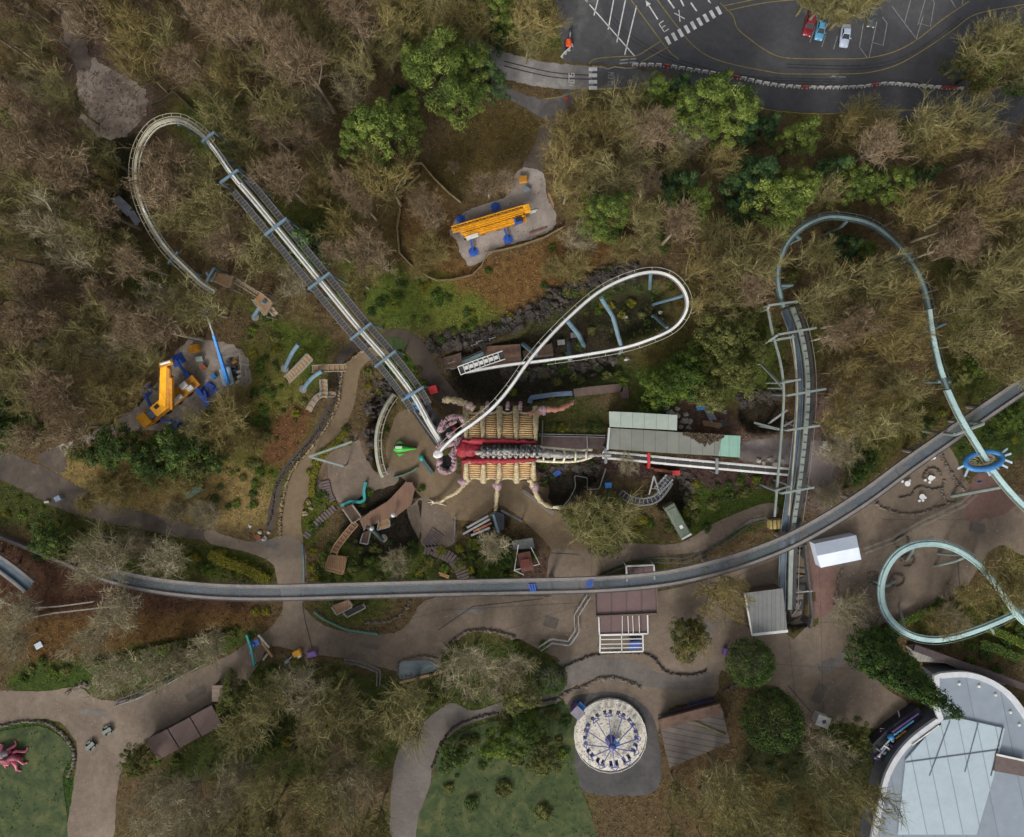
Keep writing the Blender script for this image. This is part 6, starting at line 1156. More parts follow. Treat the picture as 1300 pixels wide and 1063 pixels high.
for a, b in (((1206,915),(1180,985)),((1242,918),(1225,980)),((1150,968),(1268,952)),((1273,924),(1258,985))): mb = MB(); mb.beam(P(*a, 4.96), P(*b, 4.96), .18, .1); mb.build('roof_seam', steel_dark if a[0] > 1260 else M('mid_grey_trim', (96,106,112), .6, .2, 1), gd)
for x, y in ((1217,868),(1242,871),(1263,882),(1282,904),(1293,920),(1238,966)): mb = MB(); mb.lathe(P(x, y, 4.45), [(.26,0),(.26,.3),(0,.36)], 10); mb.build('roof_vent', white_pt, gd)
mb = MB(); mb.prism([tuple(p)[:2] for p in wpoly([(1265,958),(1302,966),(1300,986),(1262,979)], 5.3)], 4.46, 5.3); pl_ = mb.build('plant_room', M('brown_grey', (92,80,76), .7, .2, 1), gd); mb = MB(); mb.beam(P(1265,958,5.45), P(1302,966,5.45), .35, .2); mb.build('coping', white_pt, pl_)
mb = MB(); q = wpoly([(1156,938),(1172,926),(1193,915),(1195,920),(1164,944)], 5.0); mb.prism([(p.x, p.y) for p in q], 4.46, 5.0); mb.build('curved_skylight', glass, gd); mb = MB(); mb.beam(P(1158,946,5.2), P(1192,921,5.2), .2, .2); mb.build('skylight_frame', white_pt, gd)
dk = T('walkway_wall', 'pale decked walkway wedge between the hedge and the grey building', 'walkway', G(1215, 845)); mb = MB(); mb.prism([tuple(p)[:2] for p in wpoly([(1158,825),(1172,823),(1230,845),(1282,862),(1276,870),(1240,860),(1200,842),(1165,840)], 2.4)], -.1, 2.4); mb.build('slab', stripes('pale_boards', (140,138,130), (104,100,96), 1.6, 'X', .8, rz=.4, dirt=.15), dk); mb = MB(); mb.beam(P(1160,822,3.2), P(1300,872,3.2), 1.3, .5); mb.build('wooden_parapet', M('purple_brown', (72,60,60), .8, .3, 1), dk)
# ------------------------------------------------------------------ swing ride
sw = T('swing_ride', 'round white speckled swing ride with purple arms beside the lawn', 'ride', G(774, 932)); c = P(774, 932, .3)
v_m, nt_, b_ = nodes('speckled_deck'); tcn = nd(nt_, 'ShaderNodeTexCoord'); vo = nd(nt_, 'ShaderNodeTexVoronoi', Scale=2.6); nt_.links.new(tcn.outputs['Object'], vo.inputs['Vector']); rp = ramp(nt_, [(0, lin((70,64,60))), (.22, lin((132,122,104))), (.34, lin((196,188,170))), (1, lin((214,210,200)))]); n1 = nd(nt_, 'ShaderNodeTexNoise', Scale=1.4, Detail=4.0); nt_.links.new(tcn.outputs['Object'], n1.inputs['Vector']); ad = nd(nt_, 'ShaderNodeMath', operation='MULTIPLY'); nt_.links.new(vo.outputs['Distance'], ad.inputs[0]); nt_.links.new(n1.outputs['Fac'], ad.inputs[1]); mu = nd(nt_, 'ShaderNodeMath', operation='MULTIPLY'); nt_.links.new(ad.outputs[0], mu.inputs[0]); mu.inputs[1].default_value = 2.2; nt_.links.new(mu.outputs[0], rp.inputs['Fac']); nt_.links.new(rp.outputs['Color'], b_.inputs['Base Color']); b_.inputs['Roughness'].default_value = .6
mb = MB(); mb.lathe((c.x, c.y, 0), [(7.0,0),(7.0,.7),(0,.7)], 28); mb.build('deck', v_m, sw)
mb = MB(); mb.tube([(c.x + 7.0 * math.cos(2 * PI * k / 20), c.y + 7.0 * math.sin(2 * PI * k / 20), 1.5) for k in range(20)], .07, 5, True); 
for k in range(20): a_ = 2 * PI * k / 20; mb.beam((c.x + 7.0 * math.cos(a_), c.y + 7.0 * math.sin(a_), .6), (c.x + 7.0 * math.cos(a_), c.y + 7.0 * math.sin(a_), 1.5), .08)
mb.build('fence_rail', white_pt, sw)
violet = M('violet_blue_paint', (74,78,134), .45, .2, 1); hub = Vector((c.x + .05, c.y - .9, 0))
mb = MB(); mb.lathe((hub.x, hub.y, .7), [(1.0,0),(.6,.8),(.45,2.6),(.75,2.8),(.55,3.3),(0,3.5)], 16); mb.build('hub', violet, sw); mb = MB(); mb.lathe((hub.x + .9, hub.y - .4, .7), [(.95,0),(.8,.9),(0,1.1)], 4); mb.build('drive_cover', blue_pt, sw); mb = MB(); mb.box((hub.x + 1.4, hub.y + .3, 1.2), (.9, .6, .8), .4); mb.build('control_box', white_pt, sw)
for k in range(12):
    a_ = 2 * PI * k / 12 + .12; d = Vector((math.cos(a_), math.sin(a_), 0)); q0 = hub + Vector((0, 0, 3.6)) + d * .4; q1 = Vector((c.x, c.y, 3.3)) + d * 4.9; mb = MB(); mb.beam(q0, q1, .14, .18); arm = mb.build('arm', violet, sw); n_ = Vector((-d.y, d.x, 0)); mb = MB(); mb.beam(q1 - n_ * .8, q1 + n_ * .8, .16, .16); mb.beam(q1 - n_ * .8, q1 + d * .7, .12, .12); mb.beam(q1 + n_ * .8, q1 + d * .7, .12, .12); mb.build('crosspiece', violet, arm)
    for s in (-1, 1):
        q = q1 + n_ * s * .55 + Vector((0, 0, -1.7)); mb = MB(); mb.box(tuple(q), (.75, .6, .16), a_); mb.box((q.x + d.x * .3, q.y + d.y * .3, q.z + .35), (.14, .6, .7), a_); mb.tube([q + Vector((0, 0, .1)), q1 + n_ * s * .55], .04, 4); mb.build('seat', navy, arm)
bt = T('ride_booth', 'small purple grey control booth beside the swing ride', 'booth', G(733, 904)); c = P(733.5, 905, 2.4); mb = MB(); mb.box((c.x, c.y, 1.2), (1.9, 1.7, 2.4), -.75); mb.build('cabin', purple_pt, bt); mb = MB(); mb.box((c.x, c.y, 2.5), (2.2, 2.0, .16), -.75); mb.build('roof', M('grey_lilac', (120,114,126), .7, .2, .8), bt, bevel=.04)
d = Vector((math.cos(.82), math.sin(.82), 0)); q = c + d * 1.25; mb = MB(); mb.box((q.x, q.y, 1.6), (.9, 1.7, .1), .82); mb.build('counter', blue_pt, bt)
# paved approach and white kiosk
kt = T('white_kiosk', 'little square white kiosk on the plaza near dark conifers', 'kiosk', G(1045, 916)); c = P(1045, 916, 2.2); mb = MB(); mb.box((c.x, c.y, 1.1), (2.1, 1.7, 2.2), -.35); mb.build('walls', M('off_white', (180,178,172), .7, .2, 1), kt); mb = MB(); mb.box((c.x, c.y, 2.3), (2.6, 2.1, .18), -.35); mb.build('roof', white_pt, kt, bevel=.05); mb = MB(); mb.box((c.x + .1, c.y, 2.45), (.7, .6, .2), .2); mb.build('sign', steel_dark, kt)
# ------------------------------------------------------------------ barriers, fences, walls
def along(pts, step, z=0):
    return resample(smooth_line([P(a, b, 0) for a, b in pts], 6), step)
bmat_w = M('barrier_white', (186,184,180), .5, .15, 1); bmat_r = M('barrier_red', (164,66,60), .5, .2, 1)
def barrier_mesh(mat, foot):
    t = bpy.data.objects.new('barrier', None); COL.objects.link(t); mb = MB(); mb.box((0, 0, .5), (1.34, .28, .8), 0, .75); b = mb.build('panel', mat, None, bevel=.05); b.parent = t
    for s in (-.45, .45): mb = MB(); mb.box((s, 0, .06), (.24, .55, .12)); f = mb.build('foot', foot, None); f.parent = t
    return t
protoW, protoR = barrier_mesh(bmat_w, bmat_w), barrier_mesh(bmat_r, bmat_w); usedb = [False, False]; bp = along([(806,83),(840,84),(880,90),(930,98),(985,109),(1040,112),(1090,111),(1125,107),(1180,111),(1232,114)], 1.52)
for i, p in enumerate(bp[:-1]):
    k = 1 if i % 9 == 4 or i > len(bp) - 4 and i % 2 else 0; src = (protoW, protoR)[k]; o = src if not usedb[k] else copy_tree(src); usedb[k] = True; d = bp[i + 1] - p
    o.location = (p.x, p.y, .05); o.rotation_euler = (0, 0, math.atan2(d.y, d.x) + R.uniform(-.09, .09)); tag(o, ('white', 'faded red')[k] + ' plastic road barrier standing in the long line across the tarmac', 'barrier', ('white', 'red')[k] + ' barriers along the road')
for i, (a, b) in enumerate((((713,73),(717,68)),((717.5,68),(722,64)),((722.5,63.5),(726,59)))):
    o = copy_tree(protoW); p = P((a[0] + b[0]) / 2, (a[1] + b[1]) / 2); q0, q1 = P(*a), P(*b); o.location = (p.x, p.y, .05); o.rotation_euler = (0, 0, math.atan2(q1.y - q0.y, q1.x - q0.x)); tag(o, 'white plastic barrier beside the orange mini digger', 'barrier', 'barriers by the digger')
def handrail(name, label, pts, mat, h=1.1, double=0, z=None, post=2.0, cat='railing', w=.09):
    ln = resample(smooth_line([(P(a[0], a[1], a[2]) if len(a) > 2 else G(a[0], a[1])) for a in pts], 1), .5) if False else [(P(a[0], a[1], a[2]) if len(a) > 2 else G(a[0], a[1])) for a in pts]
    t = T(name, label, cat, ln[0]); q = resample(ln, .5); mb = MB()
    for off in ([0] if not double else [-double, double]):
        o = offset_line(q, off)
        for zz in (h, h * .55): mb.rail(o, 0, zz, w)
    mb.build('rail', mat, t); mb = MB(); n = max(2, int(post / .5)); 
    for off in ([0] if not double else [-double, double]):
        o = offset_line(q, off)
        for i in range(0, len(o), n): mb.beam(o[i], o[i] + Vector((0, 0, h + .04)), .09)
    mb.build('posts', mat, t); return t
rail_lt = M('pale_rail_paint', (140,136,124), .6, .2, 1.5)
handrail('plaza_railing', 'pale double railing running from the white marquee up to the saucer column', [(1094,699),(1130,685),(1166,664),(1200,648),(1218,640),(1236,624)], rail_lt, double=.45)
handrail('queue_railing', 'zigzag pale double railing below the monorail in the lower plaza', [(685,822),(700,812),(722,815),(732,800),(731,780),(747,755)], M('grey_rail', (150,152,154), .6, .2, 1), double=.4)
handrail('path_railing', 'long dark double railing following the brown path above the monorail', [(764,727),(798,713),(830,710),(868,711),(902,696),(930,677),(950,661),(985,655)], M('dark_rail', (74,80,86), .6, .2, 1), double=.45)
handrail('viewing_railing', 'grey tube railing bent around the wood edged viewpoint below the pond path', [(438,837),(455,840),(468,844),(482,850),(481,872)], steel_grey, double=.3)
handrail('pit_railing', 'galvanised railing around the planted pit beside the round bare bush', [(712,645),(722,632),(730,618),(729,603),(745,606),(745,621),(760,620),(769,592)], steel_grey, w=.12)
handrail('terrace_railing', 'grey railing edging the sunken garden below the insect legs', [(663,622),(680,634),(697,648),(703,651)], steel_grey, double=.2, w=.12)
handrail('left_path_railing', 'tight bank of dark blue railings beside the lower left path', [(150,890),(178,880),(205,865),(228,852),(247,842)], M('blue_black_rail', (58,70,90), .5, .2, 1), double=.45)
handrail('left_path_outer_railing', 'outer pale railing along the lower left path edge', [(148,894),(180,884),(210,869),(232,857),(268,838)], rail_lt)
handrail('bank_railing', 'thin pale railing curving over the brown bank below the left monorail', [(40,783),(70,777),(105,773),(150,768),(180,770)], rail_lt, w=.12)
handrail('upper_bank_railing', 'second pale railing higher on the brown bank at the left', [(38,771),(80,768),(125,762)], rail_lt, w=.12)
handrail('terrace_step_railing', 'short grey railing by the stone terrace steps', [(578,655),(578,670),(576,690)], steel_grey)
def palisade(label, pts, mat, h=1.3):
    q = resample([G(a, b) for a, b in pts], .22); t = T('palisade_fence', label, 'fence', q[0]); mb = MB()
    for i, p in enumerate(q): sd = side_of(q, i); tg = Vector((-sd.y, sd.x, 0)); hh = h + R.uniform(-.08, .12); mb.beam(p + Vector((0, 0, -.2)), p + Vector((0, 0, hh)), .17, .1)
    mb.build('pales', mat, t); mb = MB(); mb.rail(q, .1, .4, .08); mb.rail(q, .1, 1.0, .08); mb.build('rails', mat, t); return t
paling = M('weathered_palings', (140,124,92), .85, .3, 1.5)
palisade('weathered timber palisade around the lower edge of the gravel crane pad', [(714,290),(690,303),(663,312),(640,318),(619,322),(612,338),(600,350),(575,356)], paling)
palisade('timber palisade circling left of the dead bracken beside the crane pad', [(575,356),(555,357),(530,346),(508,322),(505,290),(509,266)], paling)
palisade('short timber palisade on the bank above the bracken hollow', [(494,252),(510,245),(522,234),(534,222)], paling)
palisade('upper timber palisade bending over the top of the bracken hollow', [(518,214),(527,209),(536,209),(552,228),(570,246),(585,258)], paling)
palisade('mossy rail fence by the muddy clearing', [(195,135),(207,130),(222,118),(236,130),(252,146)], M('mossy_palings', (98,92,70), .9, .3, 1.5), 1.0)
palisade('low timber fence along the lower edge of the grassy dell beside the pines', [(795,274),(815,274),(828,282),(838,295)], M('mossy_palings', (98,92,70)), .9)
def rockwall(label, pts, wpx=3.2, h=.55, mat=None, name='rock_wall'):
    q = resample([G(a, b) for a, b in smooth2(pts)], wpx / S * .62); mb = MB()
    for i, p in enumerate(q): w = wpx / S * R.uniform(.4, .62); mb.blob((p.x + R.uniform(-.12, .12), p.y + R.uniform(-.12, .12), p.z + h * .3), (w, w * R.uniform(.7, 1.1), h * R.uniform(.5, .85)), i + int(p.x * 7) % 50, .35, 7, 5)
    o = mb.build(name, mat or rock, None, False); return tag(o, label, 'rock wall')
def smooth2(pts): return [(v.x, v.y) for v in smooth_line([Vector((a, b, 0)) for a, b in pts], 4)]
pale_rock = M('pale_rock', (128,112,88), .95, .35, 1.5, col2=(154,138,112)); dark_rock = M('dark_wet_rock', (64,56,50), .9, .4, 1.2, col2=(92,84,76))
rockwall('pale brown stone edging down the left side of the tan path', [(470,441),(452,452),(437,466),(432,490),(430,511),(415,542),(393,572),(370,600),(359,636),(356,668),(357,684)], 3.4, .6, pale_rock)
rockwall('dark stone edging along the shady queue path behind the tan path', [(424,470),(428,500),(405,545),(380,578),(352,615),(344,655),(337,672)], 3, .4, dark_rock)
for lb, pts, w in (('long curved rock edging across the plaza below the white tables', [(1104,633),(1120,645),(1140,651),(1160,653),(1180,648),(1200,641)], 4.5), ('hooked rock edging around the upper right white table', [(1171,606),(1176,597),(1184,594),(1191,598),(1194,605)], 3), ('s shaped rock edging between the white tables', [(1142,632),(1156,629),(1160,621),(1170,618),(1180,621),(1196,620)], 3.2), ('rock edging climbing toward the blue saucer', [(1193,573),(1201,592),(1210,606),(1218,618),(1226,624)], 5), ('rock ring around the grey column foot', [(1199,611),(1195,620),(1197,632),(1204,640),(1213,637),(1214,628)], 4), ('dark stone kerb curving below the white pergola', [(712,848),(730,840),(762,830),(815,829),(832,838),(846,853),(870,857),(890,854),(897,849)], 3), ('mossy rock edging above the swing ride', [(706,890),(722,878),(740,872),(756,864),(775,860),(800,866),(812,873)], 5), ('dark stone kerb along the lawn edge', [(549,974),(560,945),(578,922),(606,911),(640,903),(680,893),(706,886)], 3), ('curved stone edging beside the red paving under the marquee', [(1068,724),(1064,735),(1062,750),(1058,768)], 3), ('stone edging of the monster lawn at lower left', [(0,922),(30,916),(60,918),(80,932),(93,950),(95,966),(86,985)], 4), ('dark stone ring around the clipped hedge mound', [(920,875),(940,868),(965,872),(978,880)], 4), ('rock edging above the small blue pond', [(505,855),(506,842),(520,836),(540,833),(556,836)], 3.4), ('tumbled boulders at the plaza edge above the bare trees', [(560,828),(575,815),(590,803),(610,800),(630,802),(655,810)], 4.5), ('stone edging around the sunken garden under the monorail', [(400,775),(420,790),(450,800),(478,803)], 2.6), ('rounded rock wall ring below the monorail', [(465,790),(480,790),(500,786),(515,775),(520,762)], 4), ('bank of rough stones beside the lower left lawn', [(85,880),(97,873),(105,869),(115,872)], 5), ('little stone circle round the left column foot on the plaza', [(1102,735),(1104,727),(1112,728),(1116,738),(1110,743),(1103,741)], 2.4), ('little stone circle round the middle column foot', [(1129,737),(1134,729),(1143,730),(1147,738),(1140,744),(1131,743)], 2.4), ('little stone circle under the upper curve of the teal loop', [(1144,712),(1147,705),(1156,705),(1160,713),(1153,719),(1146,718)], 2.4), ('stone ring at the loop track near the railing', [(1135,690),(1140,683),(1150,681),(1153,690),(1146,696),(1138,695)], 2.2)): rockwall(lb, pts, w, .5, dark_rock if 'dark' in lb else rock)
# loose boulders: each its own
def boulder(px, py, rpx, lab, mat=rock):
    p = G(px, py); w = rpx / S; mb = MB(); mb.blob((p.x, p.y, p.z + w * .35), (w, w * R.uniform(.7, 1), w * .7), int(px * py) % 97, .4, 9, 6); tag(mb.build('boulder', mat, None), lab, 'boulder', 'boulders ' + ('by the station shed' if px > 800 else 'on the terraces'))
white_rock = M('pale_grey_rock', (150,146,138), .9, .3, 1.4, col2=(176,172,162))
for x, y, r in ((845,517,4),(851,524,5),(860,519,3.5),(858,528,4),(868,534,5),(871,526,3.5),(876,536,4),(864,542,3.5),(847,531,3),(874,543,3)): boulder(x, y, r, 'pale rough boulder in the heap behind the station shed', white_rock)
for x, y, r in ((392,638,4),(388,652,4),(395,645,3),(399,628,2.5)): boulder(x, y, r, 'pale boulder beside the left stone steps', pale_rock)
for x, y, r in ((963,585,3),(970,588,2.5),(978,583,3),(984,589,3.5),(992,584,3)): boulder(x, y, r, 'grey boulder in the row beside the brake track end', white_rock)
for x, y, r in ((330,676,3),(336,684,3.5),(341,676,2.4),(318,668,2.6)): boulder(x, y, r, 'grey boulder at the left path junction', white_rock)
# ------------------------------------------------------------------ steps, decks, scaffolds
def steps(label, pts, wpx, n, mat=M('stone_steps', (96,84,80), .9, .3, 1)):
    ln = smooth_line([G(a, b) for a, b in pts], 6); L = sum((b - a).length for a, b in zip(ln[:-1], ln[1:])); q = resample(ln, L / n); mb = MB()
    for i, p in enumerate(q[:-1]):
        sd = side_of(q, i); tg = Vector((-sd.y, sd.x, 0)); mb.box((p.x, p.y, p.z + .12 + .05 * (i % 2)), (L / n * .8, wpx / S, .3), math.atan2(tg.y, tg.x))
    tag(mb.build('staircase', mat, None), label, 'stairs')
steps('wide curving stone stairs descending to the monorail', [(556,676),(546,690),(541,696)], 18, 9); steps('long lower flight of curving stone stairs beside dead plants', [(541,696),(556,700),(572,708),(583,720),(590,738)], 15, 17); steps('narrow stone steps on the left terrace slope', [(413,612),(417,628),(424,642)], 11, 9); steps('slanting stone steps below the left terrace', [(424,645),(405,662),(386,684)], 9, 13)
def plat(name, label, px, z, deck_m, rails=True, cat='platform', rail_m=steel_grey, posts=True):
    po = wpoly(px, z); c = sum((Vector((p.x, p.y, 0)) for p in po), Vector()) / len(po); t = T(name, label, cat, (c.x, c.y, hz(c.x, c.y))); mb = MB(); mb.prism([(p.x, p.y) for p in po], z - .18, z); mb.build('deck', deck_m, t)
    n = len(po); 
    if rails:
        mb = MB()
        for i in range(n):
            a, b = po[i], po[(i + 1) % n]
            if i == 0 and n == 4: continue
            for zz in (.55, 1.05): mb.beam(a + Vector((0, 0, zz)), b + Vector((0, 0, zz)), .1)
            mb.beam(a, a + Vector((0, 0, 1.1)), .1); mb.beam(b, b + Vector((0, 0, 1.1)), .1)
        mb.build('railing', rail_m, t)
    if posts:
        for p in po: mb = MB(); mb.tube([(p.x, p.y, hz(p.x, p.y) - .3), (p.x, p.y, z - .1)], .12, 6); mb.build('post', rail_m, t)
    return t
dk = plat('wooden_deck', 'broad brown timber deck running diagonally below the small track arc', [(456,660),(470,650),(493,636),(515,612),(523,613),(527,621),(521,642),(503,656),(485,661),(462,673)], 1.6, wood, False)
for x, y, r, m in ((501,652,3.2,white_pt),(474,669,2.8,white_pt)): mb = MB(); mb.lathe(P(x, y, 1.6), [(.1,0),(.12,1.2),(r / S,1.5),(r / S * .8,2.0),(0,2.2)], 12); mb.build('globe_lamp', m, dk, True)
br = lattice('footbridge', 'narrow timber footbridge leading down to the square deck', [(452,664,1.6),(440,678,1.4),(428,694,1.2),(424,704,1)], 1.2, .9, wood_lt, wood, rise=.9)
plat('lower_deck', 'square timber deck with golden planks at the end of the footbridge', [(419,704),(441,707),(437,728),(414,722)], 1.0, stripes('golden_planks', (134,102,74), (80,60,46), 2.4, 'X', .8, dirt=.2), True, rail_m=wood_lt)
plat('side_landing', 'small brown landing with pale rails joining the broad deck', [(436,645),(448,640),(460,656),(449,664)], 1.5, wood_dk, True, rail_m=rail_lt)
plat('lower_landing', 'small timber landing with rails below the broad deck', [(482,659),(495,659),(496,668),(480,672)], 1.2, wood_lt, True); plat('stepped_landing', 'tiny stepped landing in the dark planting under the deck', [(462,676),(472,672),(468,690),(458,688)], .6, wood_dk, True)
plat('kerbed_deck', 'orange brown timber deck poking out below the monorail', [(422,769),(443,761),(449,769),(429,779)], 1.0, stripes('golden_planks', (134,102,74), (80,60,46), 2.4), True, rail_m=rail_lt); plat('frame_platform', 'empty grey framed platform beside the orange brown deck', [(437,777),(462,766),(466,770),(442,782)], .8, grating, True, rail_m=rail_lt)
def bent(name, label, a, b, c, r=.42, mat=steel_blue):
    t = T(name, label, 'column', G(*c[:2])); mb = MB(); mb.tube(smooth_line([P(*a), P(*b), P(*c)], 4), r, 10); mb.build('column', mat, t); q = P(*c); mb = MB(); mb.lathe((q.x, q.y, hz(q.x, q.y) - .3), [(.8,0),(.8,.5),(0,.5)], 10); mb.build('footing', conc, t); return t
bent('steel_support', 'bent blue grey support column left of the tan path, topmost', (379,437,6), (370,450,4), (362,468,0)); bent('steel_support', 'bent blue grey support column beside the timber walkway', (409,471,5), (396,480,3.5), (385,494,0)); bent('steel_support', 'slanting blue grey support under the small square platform', (336,383,6.5), (329,391,4), (322,402,1)); bent('steel_support', 'dark teal support leaning under the broad wooden deck', (466,669,3), (476,676,1.5), (485,686,0), .4, teal_dk)
sc = lattice('scaffold_walkway', 'timber topped scaffold walkway reaching over the tan path', [(397,468.5,3),(420,467.5,3),(443,467,3)], 1.3, 1.0, rail_lt, wood_lt, rise=.9); lattice('scaffold_stair', 'pale timber scaffold stair running down beside the bent column', [(394,453,4),(380,468,3),(364,483,1)], 1.5, .8, rail_lt, wood_lt, rise=.9); lattice('scaffold_ramp', 'narrow timber scaffold ramp below the walkway', [(411,482,2.5),(412,496,2.2),(411,508,2)], 1.2, .8, rail_lt, wood_lt, rise=.9); lattice('scaffold_rail', 'angled grey scaffold handrail at the bottom of the ramp', [(426,501,1.6),(405,503,1.5),(391,524,.6)], .9, 1.2, steel_grey, wood_lt, rise=.9)
plat('turn_platform', 'brown square timber platform under the end of the lift turn', [(277,347),(297,351),(292,367),(272,357)], 5.5, wood_lt, True, rail_m=rail_lt); plat('side_platform', 'square timber platform with pale railings by the slanting blue support', [(322,381),(331,371),(347,384),(338,402)], 6, wood_lt, True, rail_m=rail_lt)
cr = lattice('curved_walkway', 'grey curved lattice walkway under the brake track by the olive bus', [(788,626,1.5),(800,634,1.6),(815,637,1.7),(830,634,1.8),(840,625,2),(850,610,2.2)], 1.3, .8, steel_grey, grating, rise=.9); mb = MB(); mb.beam(P(830,604,4), P(824,628,2), .25); mb.beam(P(830,604,4), P(838,628,2), .25); mb.beam(P(826,620,2.8), P(836,621,2.8), .15); mb.build('a_frame', steel_grey, cr)
lattice('pit_gangway', 'grey lattice ramp climbing out beside the dark pit, near the olive bus', [(834,622,2),(844,612,2.4),(851,604,2.8)], 1.5, .7, steel_grey, grating, rise=.8)
# open V frames
def vframe(label, a, b, c, mat, w=.4):
    t = T('gantry', label, 'gantry', G(a[0], a[1])); 
    for q in (b, c): mb = MB(); mb.beam(P(*a), P(*q), w, w); mb.build('beam', mat, t); mb = MB(); column(mb, P(*q), .16, 7); mb.build('post', mat, t)
    mb = MB(); column(mb, P(*a), .2, 8); mb.build('post', mat, t)
vframe('v shaped grey green steel frame straddling the tan path', (393,580,4), (447,561,4), (436,592,3), portal_g); 
un = T('queue_shelter', 'dark blue open shelter of slanting steel beams below the middle insect leg', 'shelter', G(628, 665))
for a, b, m in (((593,670,2),(620,655,2.4),steel_grey),((588,678,1.6),(622,659,2.2),steel_grey),((601,675,1.6),(624,664,2),rust),((626,653,3),(633,676,2.4),steel_blue),((636,648,3),(663,662,2.6),steel_dark),((622,655,2.6),(629,650,2.8),steel_dark),((598,680,1.4),(622,670,1.8),steel_grey)): mb = MB(); mb.beam(P(*a), P(*b), .4, .3); mb.build('beam', m, un)
for q in ((593,670,1.8),(622,659,2),(633,676,2.2),(663,662,2.4)): mb = MB(); column(mb, P(*q), .12, 6); mb.build('post', steel_dark, un)
mb = MB(); mb.prism([tuple(p)[:2] for p in wpoly([(624,655),(632,650),(640,653),(640,672),(630,676)], 1.2)], 1.05, 1.15); mb.build('roof_panel', M('dark_slate_panel', (44,50,60), .5, .3, 1), un)
# tiled little hut with tie frame
hu, _ = building('brick_red_hut', 'small rust red hut caged by white tie rods near the monorail', 'hut', [(657,703),(673,700),(678,723),(662,727)], 2.6, brownwall, M('rust_roof', (116,74,64), .8, .3, .8)); mb = MB(); mb.prism([tuple(p)[:2] for p in wpoly([(650,687),(676,683),(679,696),(651,698)], 2.4)], 2.2, 2.38); mb.build('slate_porch', M('slate_grey', (86,90,88), .8, .3, 1), hu)
for a, b in (((652.5,724,2.4),(685,716.5,2.4)),((653,724,2.4),(658,692,3)),((685,716.5,2.4),(674,695,3)),((652,724,2.3),(665,730,2.3))): mb = MB(); mb.beam(P(*a), P(*b), .14, .14); mb.build('tie_rod', white_pt, hu)
ob = building('open_box', 'red brown box on the roof of the caged hut', 'box', [(661,711),(672,709.5),(673,718),(662,719)], 3.2, rust, M('box_red', (136,76,66), .8, .25, 1), base=2.4)[0]
# ------------------------------------------------------------------ garden clutter: toys, boats, tables, tanks
def boat():
    t = T('green_boat', 'vivid lime green toy rocket boat with white deck on the tan plaza', 'boat', G(513, 571)); mb = MB(); o = P(500, 570, .6); e = P(529, 569.5, .6); d = (e - o).normalized(); n = Vector((-d.y, d.x, 0)); L = (e - o).length
    vs = []; 
    for u, w, h in ((0,.45,.5),(.6,.75,.7),(1.8,.7,.8),(2.8,.4,.7),(L,.08,.5)): q = o + d * u; vs += [q - n * w, q - n * w * .6 + Vector((0,0,h)), q + n * w * .6 + Vector((0,0,h)), q + n * w, q - Vector((0,0,.5))]
    mb.add(vs, [(i * 5 + k, i * 5 + (k + 1) % 5, (i + 1) * 5 + (k + 1) % 5, (i + 1) * 5 + k) for i in range(4) for k in range(5)] + [tuple(range(5)), tuple(range(20, 25))[::-1]]); mb.build('hull', green_pt, t, True)
    for s in (-1, 1): mb = MB(); q = o + d * 1.2 + n * s * 1.0; mb.add([q - d * .7, q + d * .8, q + n * s * .55 - d * .1, q - d * .7 + Vector((0,0,.12)), q + d * .8 + Vector((0,0,.12)), q + n * s * .55 - d * .1 + Vector((0,0,.12))], [(0,2,1),(3,4,5),(0,1,4,3),(1,2,5,4),(2,0,3,5)]); mb.build('fin', green_pt, t)
    mb = MB(); q = o + d * 1.1 + n * .35; mb.box((q.x, q.y, 1.5), (1.3, .5, .3), math.atan2(d.y, d.x)); mb.build('deck', white_pt, t, bevel=.06)
boat()
def runs(name, label, cat, pts, w, h, mat, z=0):
    q = resample([G(a, b, z) for a, b in pts], .4); mb = MB(); mb.rail(q, 0, h / 2, w, h); tag(mb.build(name, mat, None, bevel=.04), label, cat)
runs('teal_wall', 'bright teal wavy low wall hooking round the left terrace', 'wall', [(434,641),(446,636),(458,637),(464,634),(463,622),(466,610)], .55, .9, teal_pt); runs('teal_beam', 'dark teal beam leaning across the tan plaza', 'beam', [(536,582),(543,592),(551,602)], .75, .8, teal_dk)
mb = MB(); p = G(536, 581); mb.blob((p.x, p.y, .7), (.55, .65, .6), 4, .25, 10, 7); mb.box((p.x, p.y, .3), (.6, .6, .5)); tag(mb.build('teal_sculpture', teal_pt, None, True), 'rounded bright teal sculpture at the head of the teal beam', 'sculpture')
runs('teal_kerb', 'green planked kerb around the sunken garden under the monorail', 'kerb', [(399,776),(410,785),(425,792),(440,799),(482,805)], .4, .5, M('green_kerb', (72,118,98), .7, .25, 1)); runs('teal_fence', 'low green slatted fence under the insect front leg', 'fence', [(500,606),(512,603),(524,598),(532,592)], .3, .8, M('green_slats', (74,104,88), .7, .25, 1)); runs('blue_wall', 'bluish metal wall beside the queue stairs above the insect', 'wall', [(672,512),(674,505),(700,501),(728,499)], .9, 1.5, dirty_blue)
runs('path_deck', 'brown boarded path continuing right from the bluish wall', 'walkway', [(728,499),(760,495),(792,492),(793,508)], 1.6, .5, M('brown_boarding', (92,76,70), .85, .25, 1)); runs('teal_path_edge', 'faded teal edging strip along the path by the junction', 'kerb', [(384,690),(386,715),(386,740)], .35, .3, M('faded_teal', (94,116,116), .8, .25, 1))
runs('trench_wall', 'timber retaining wall on the right of the dark ride trench', 'wall', [(1020,690),(1023,720),(1026,750),(1029,780),(1026,796)], .45, 1.2, M('grey_timber', (84,80,78), .85, .3, 1)); runs('trench_wall', 'timber retaining wall on the left of the dark ride trench', 'wall', [(992,700),(994,730),(996,750)], .4, 1.1, M('grey_timber', (84,80,78)))
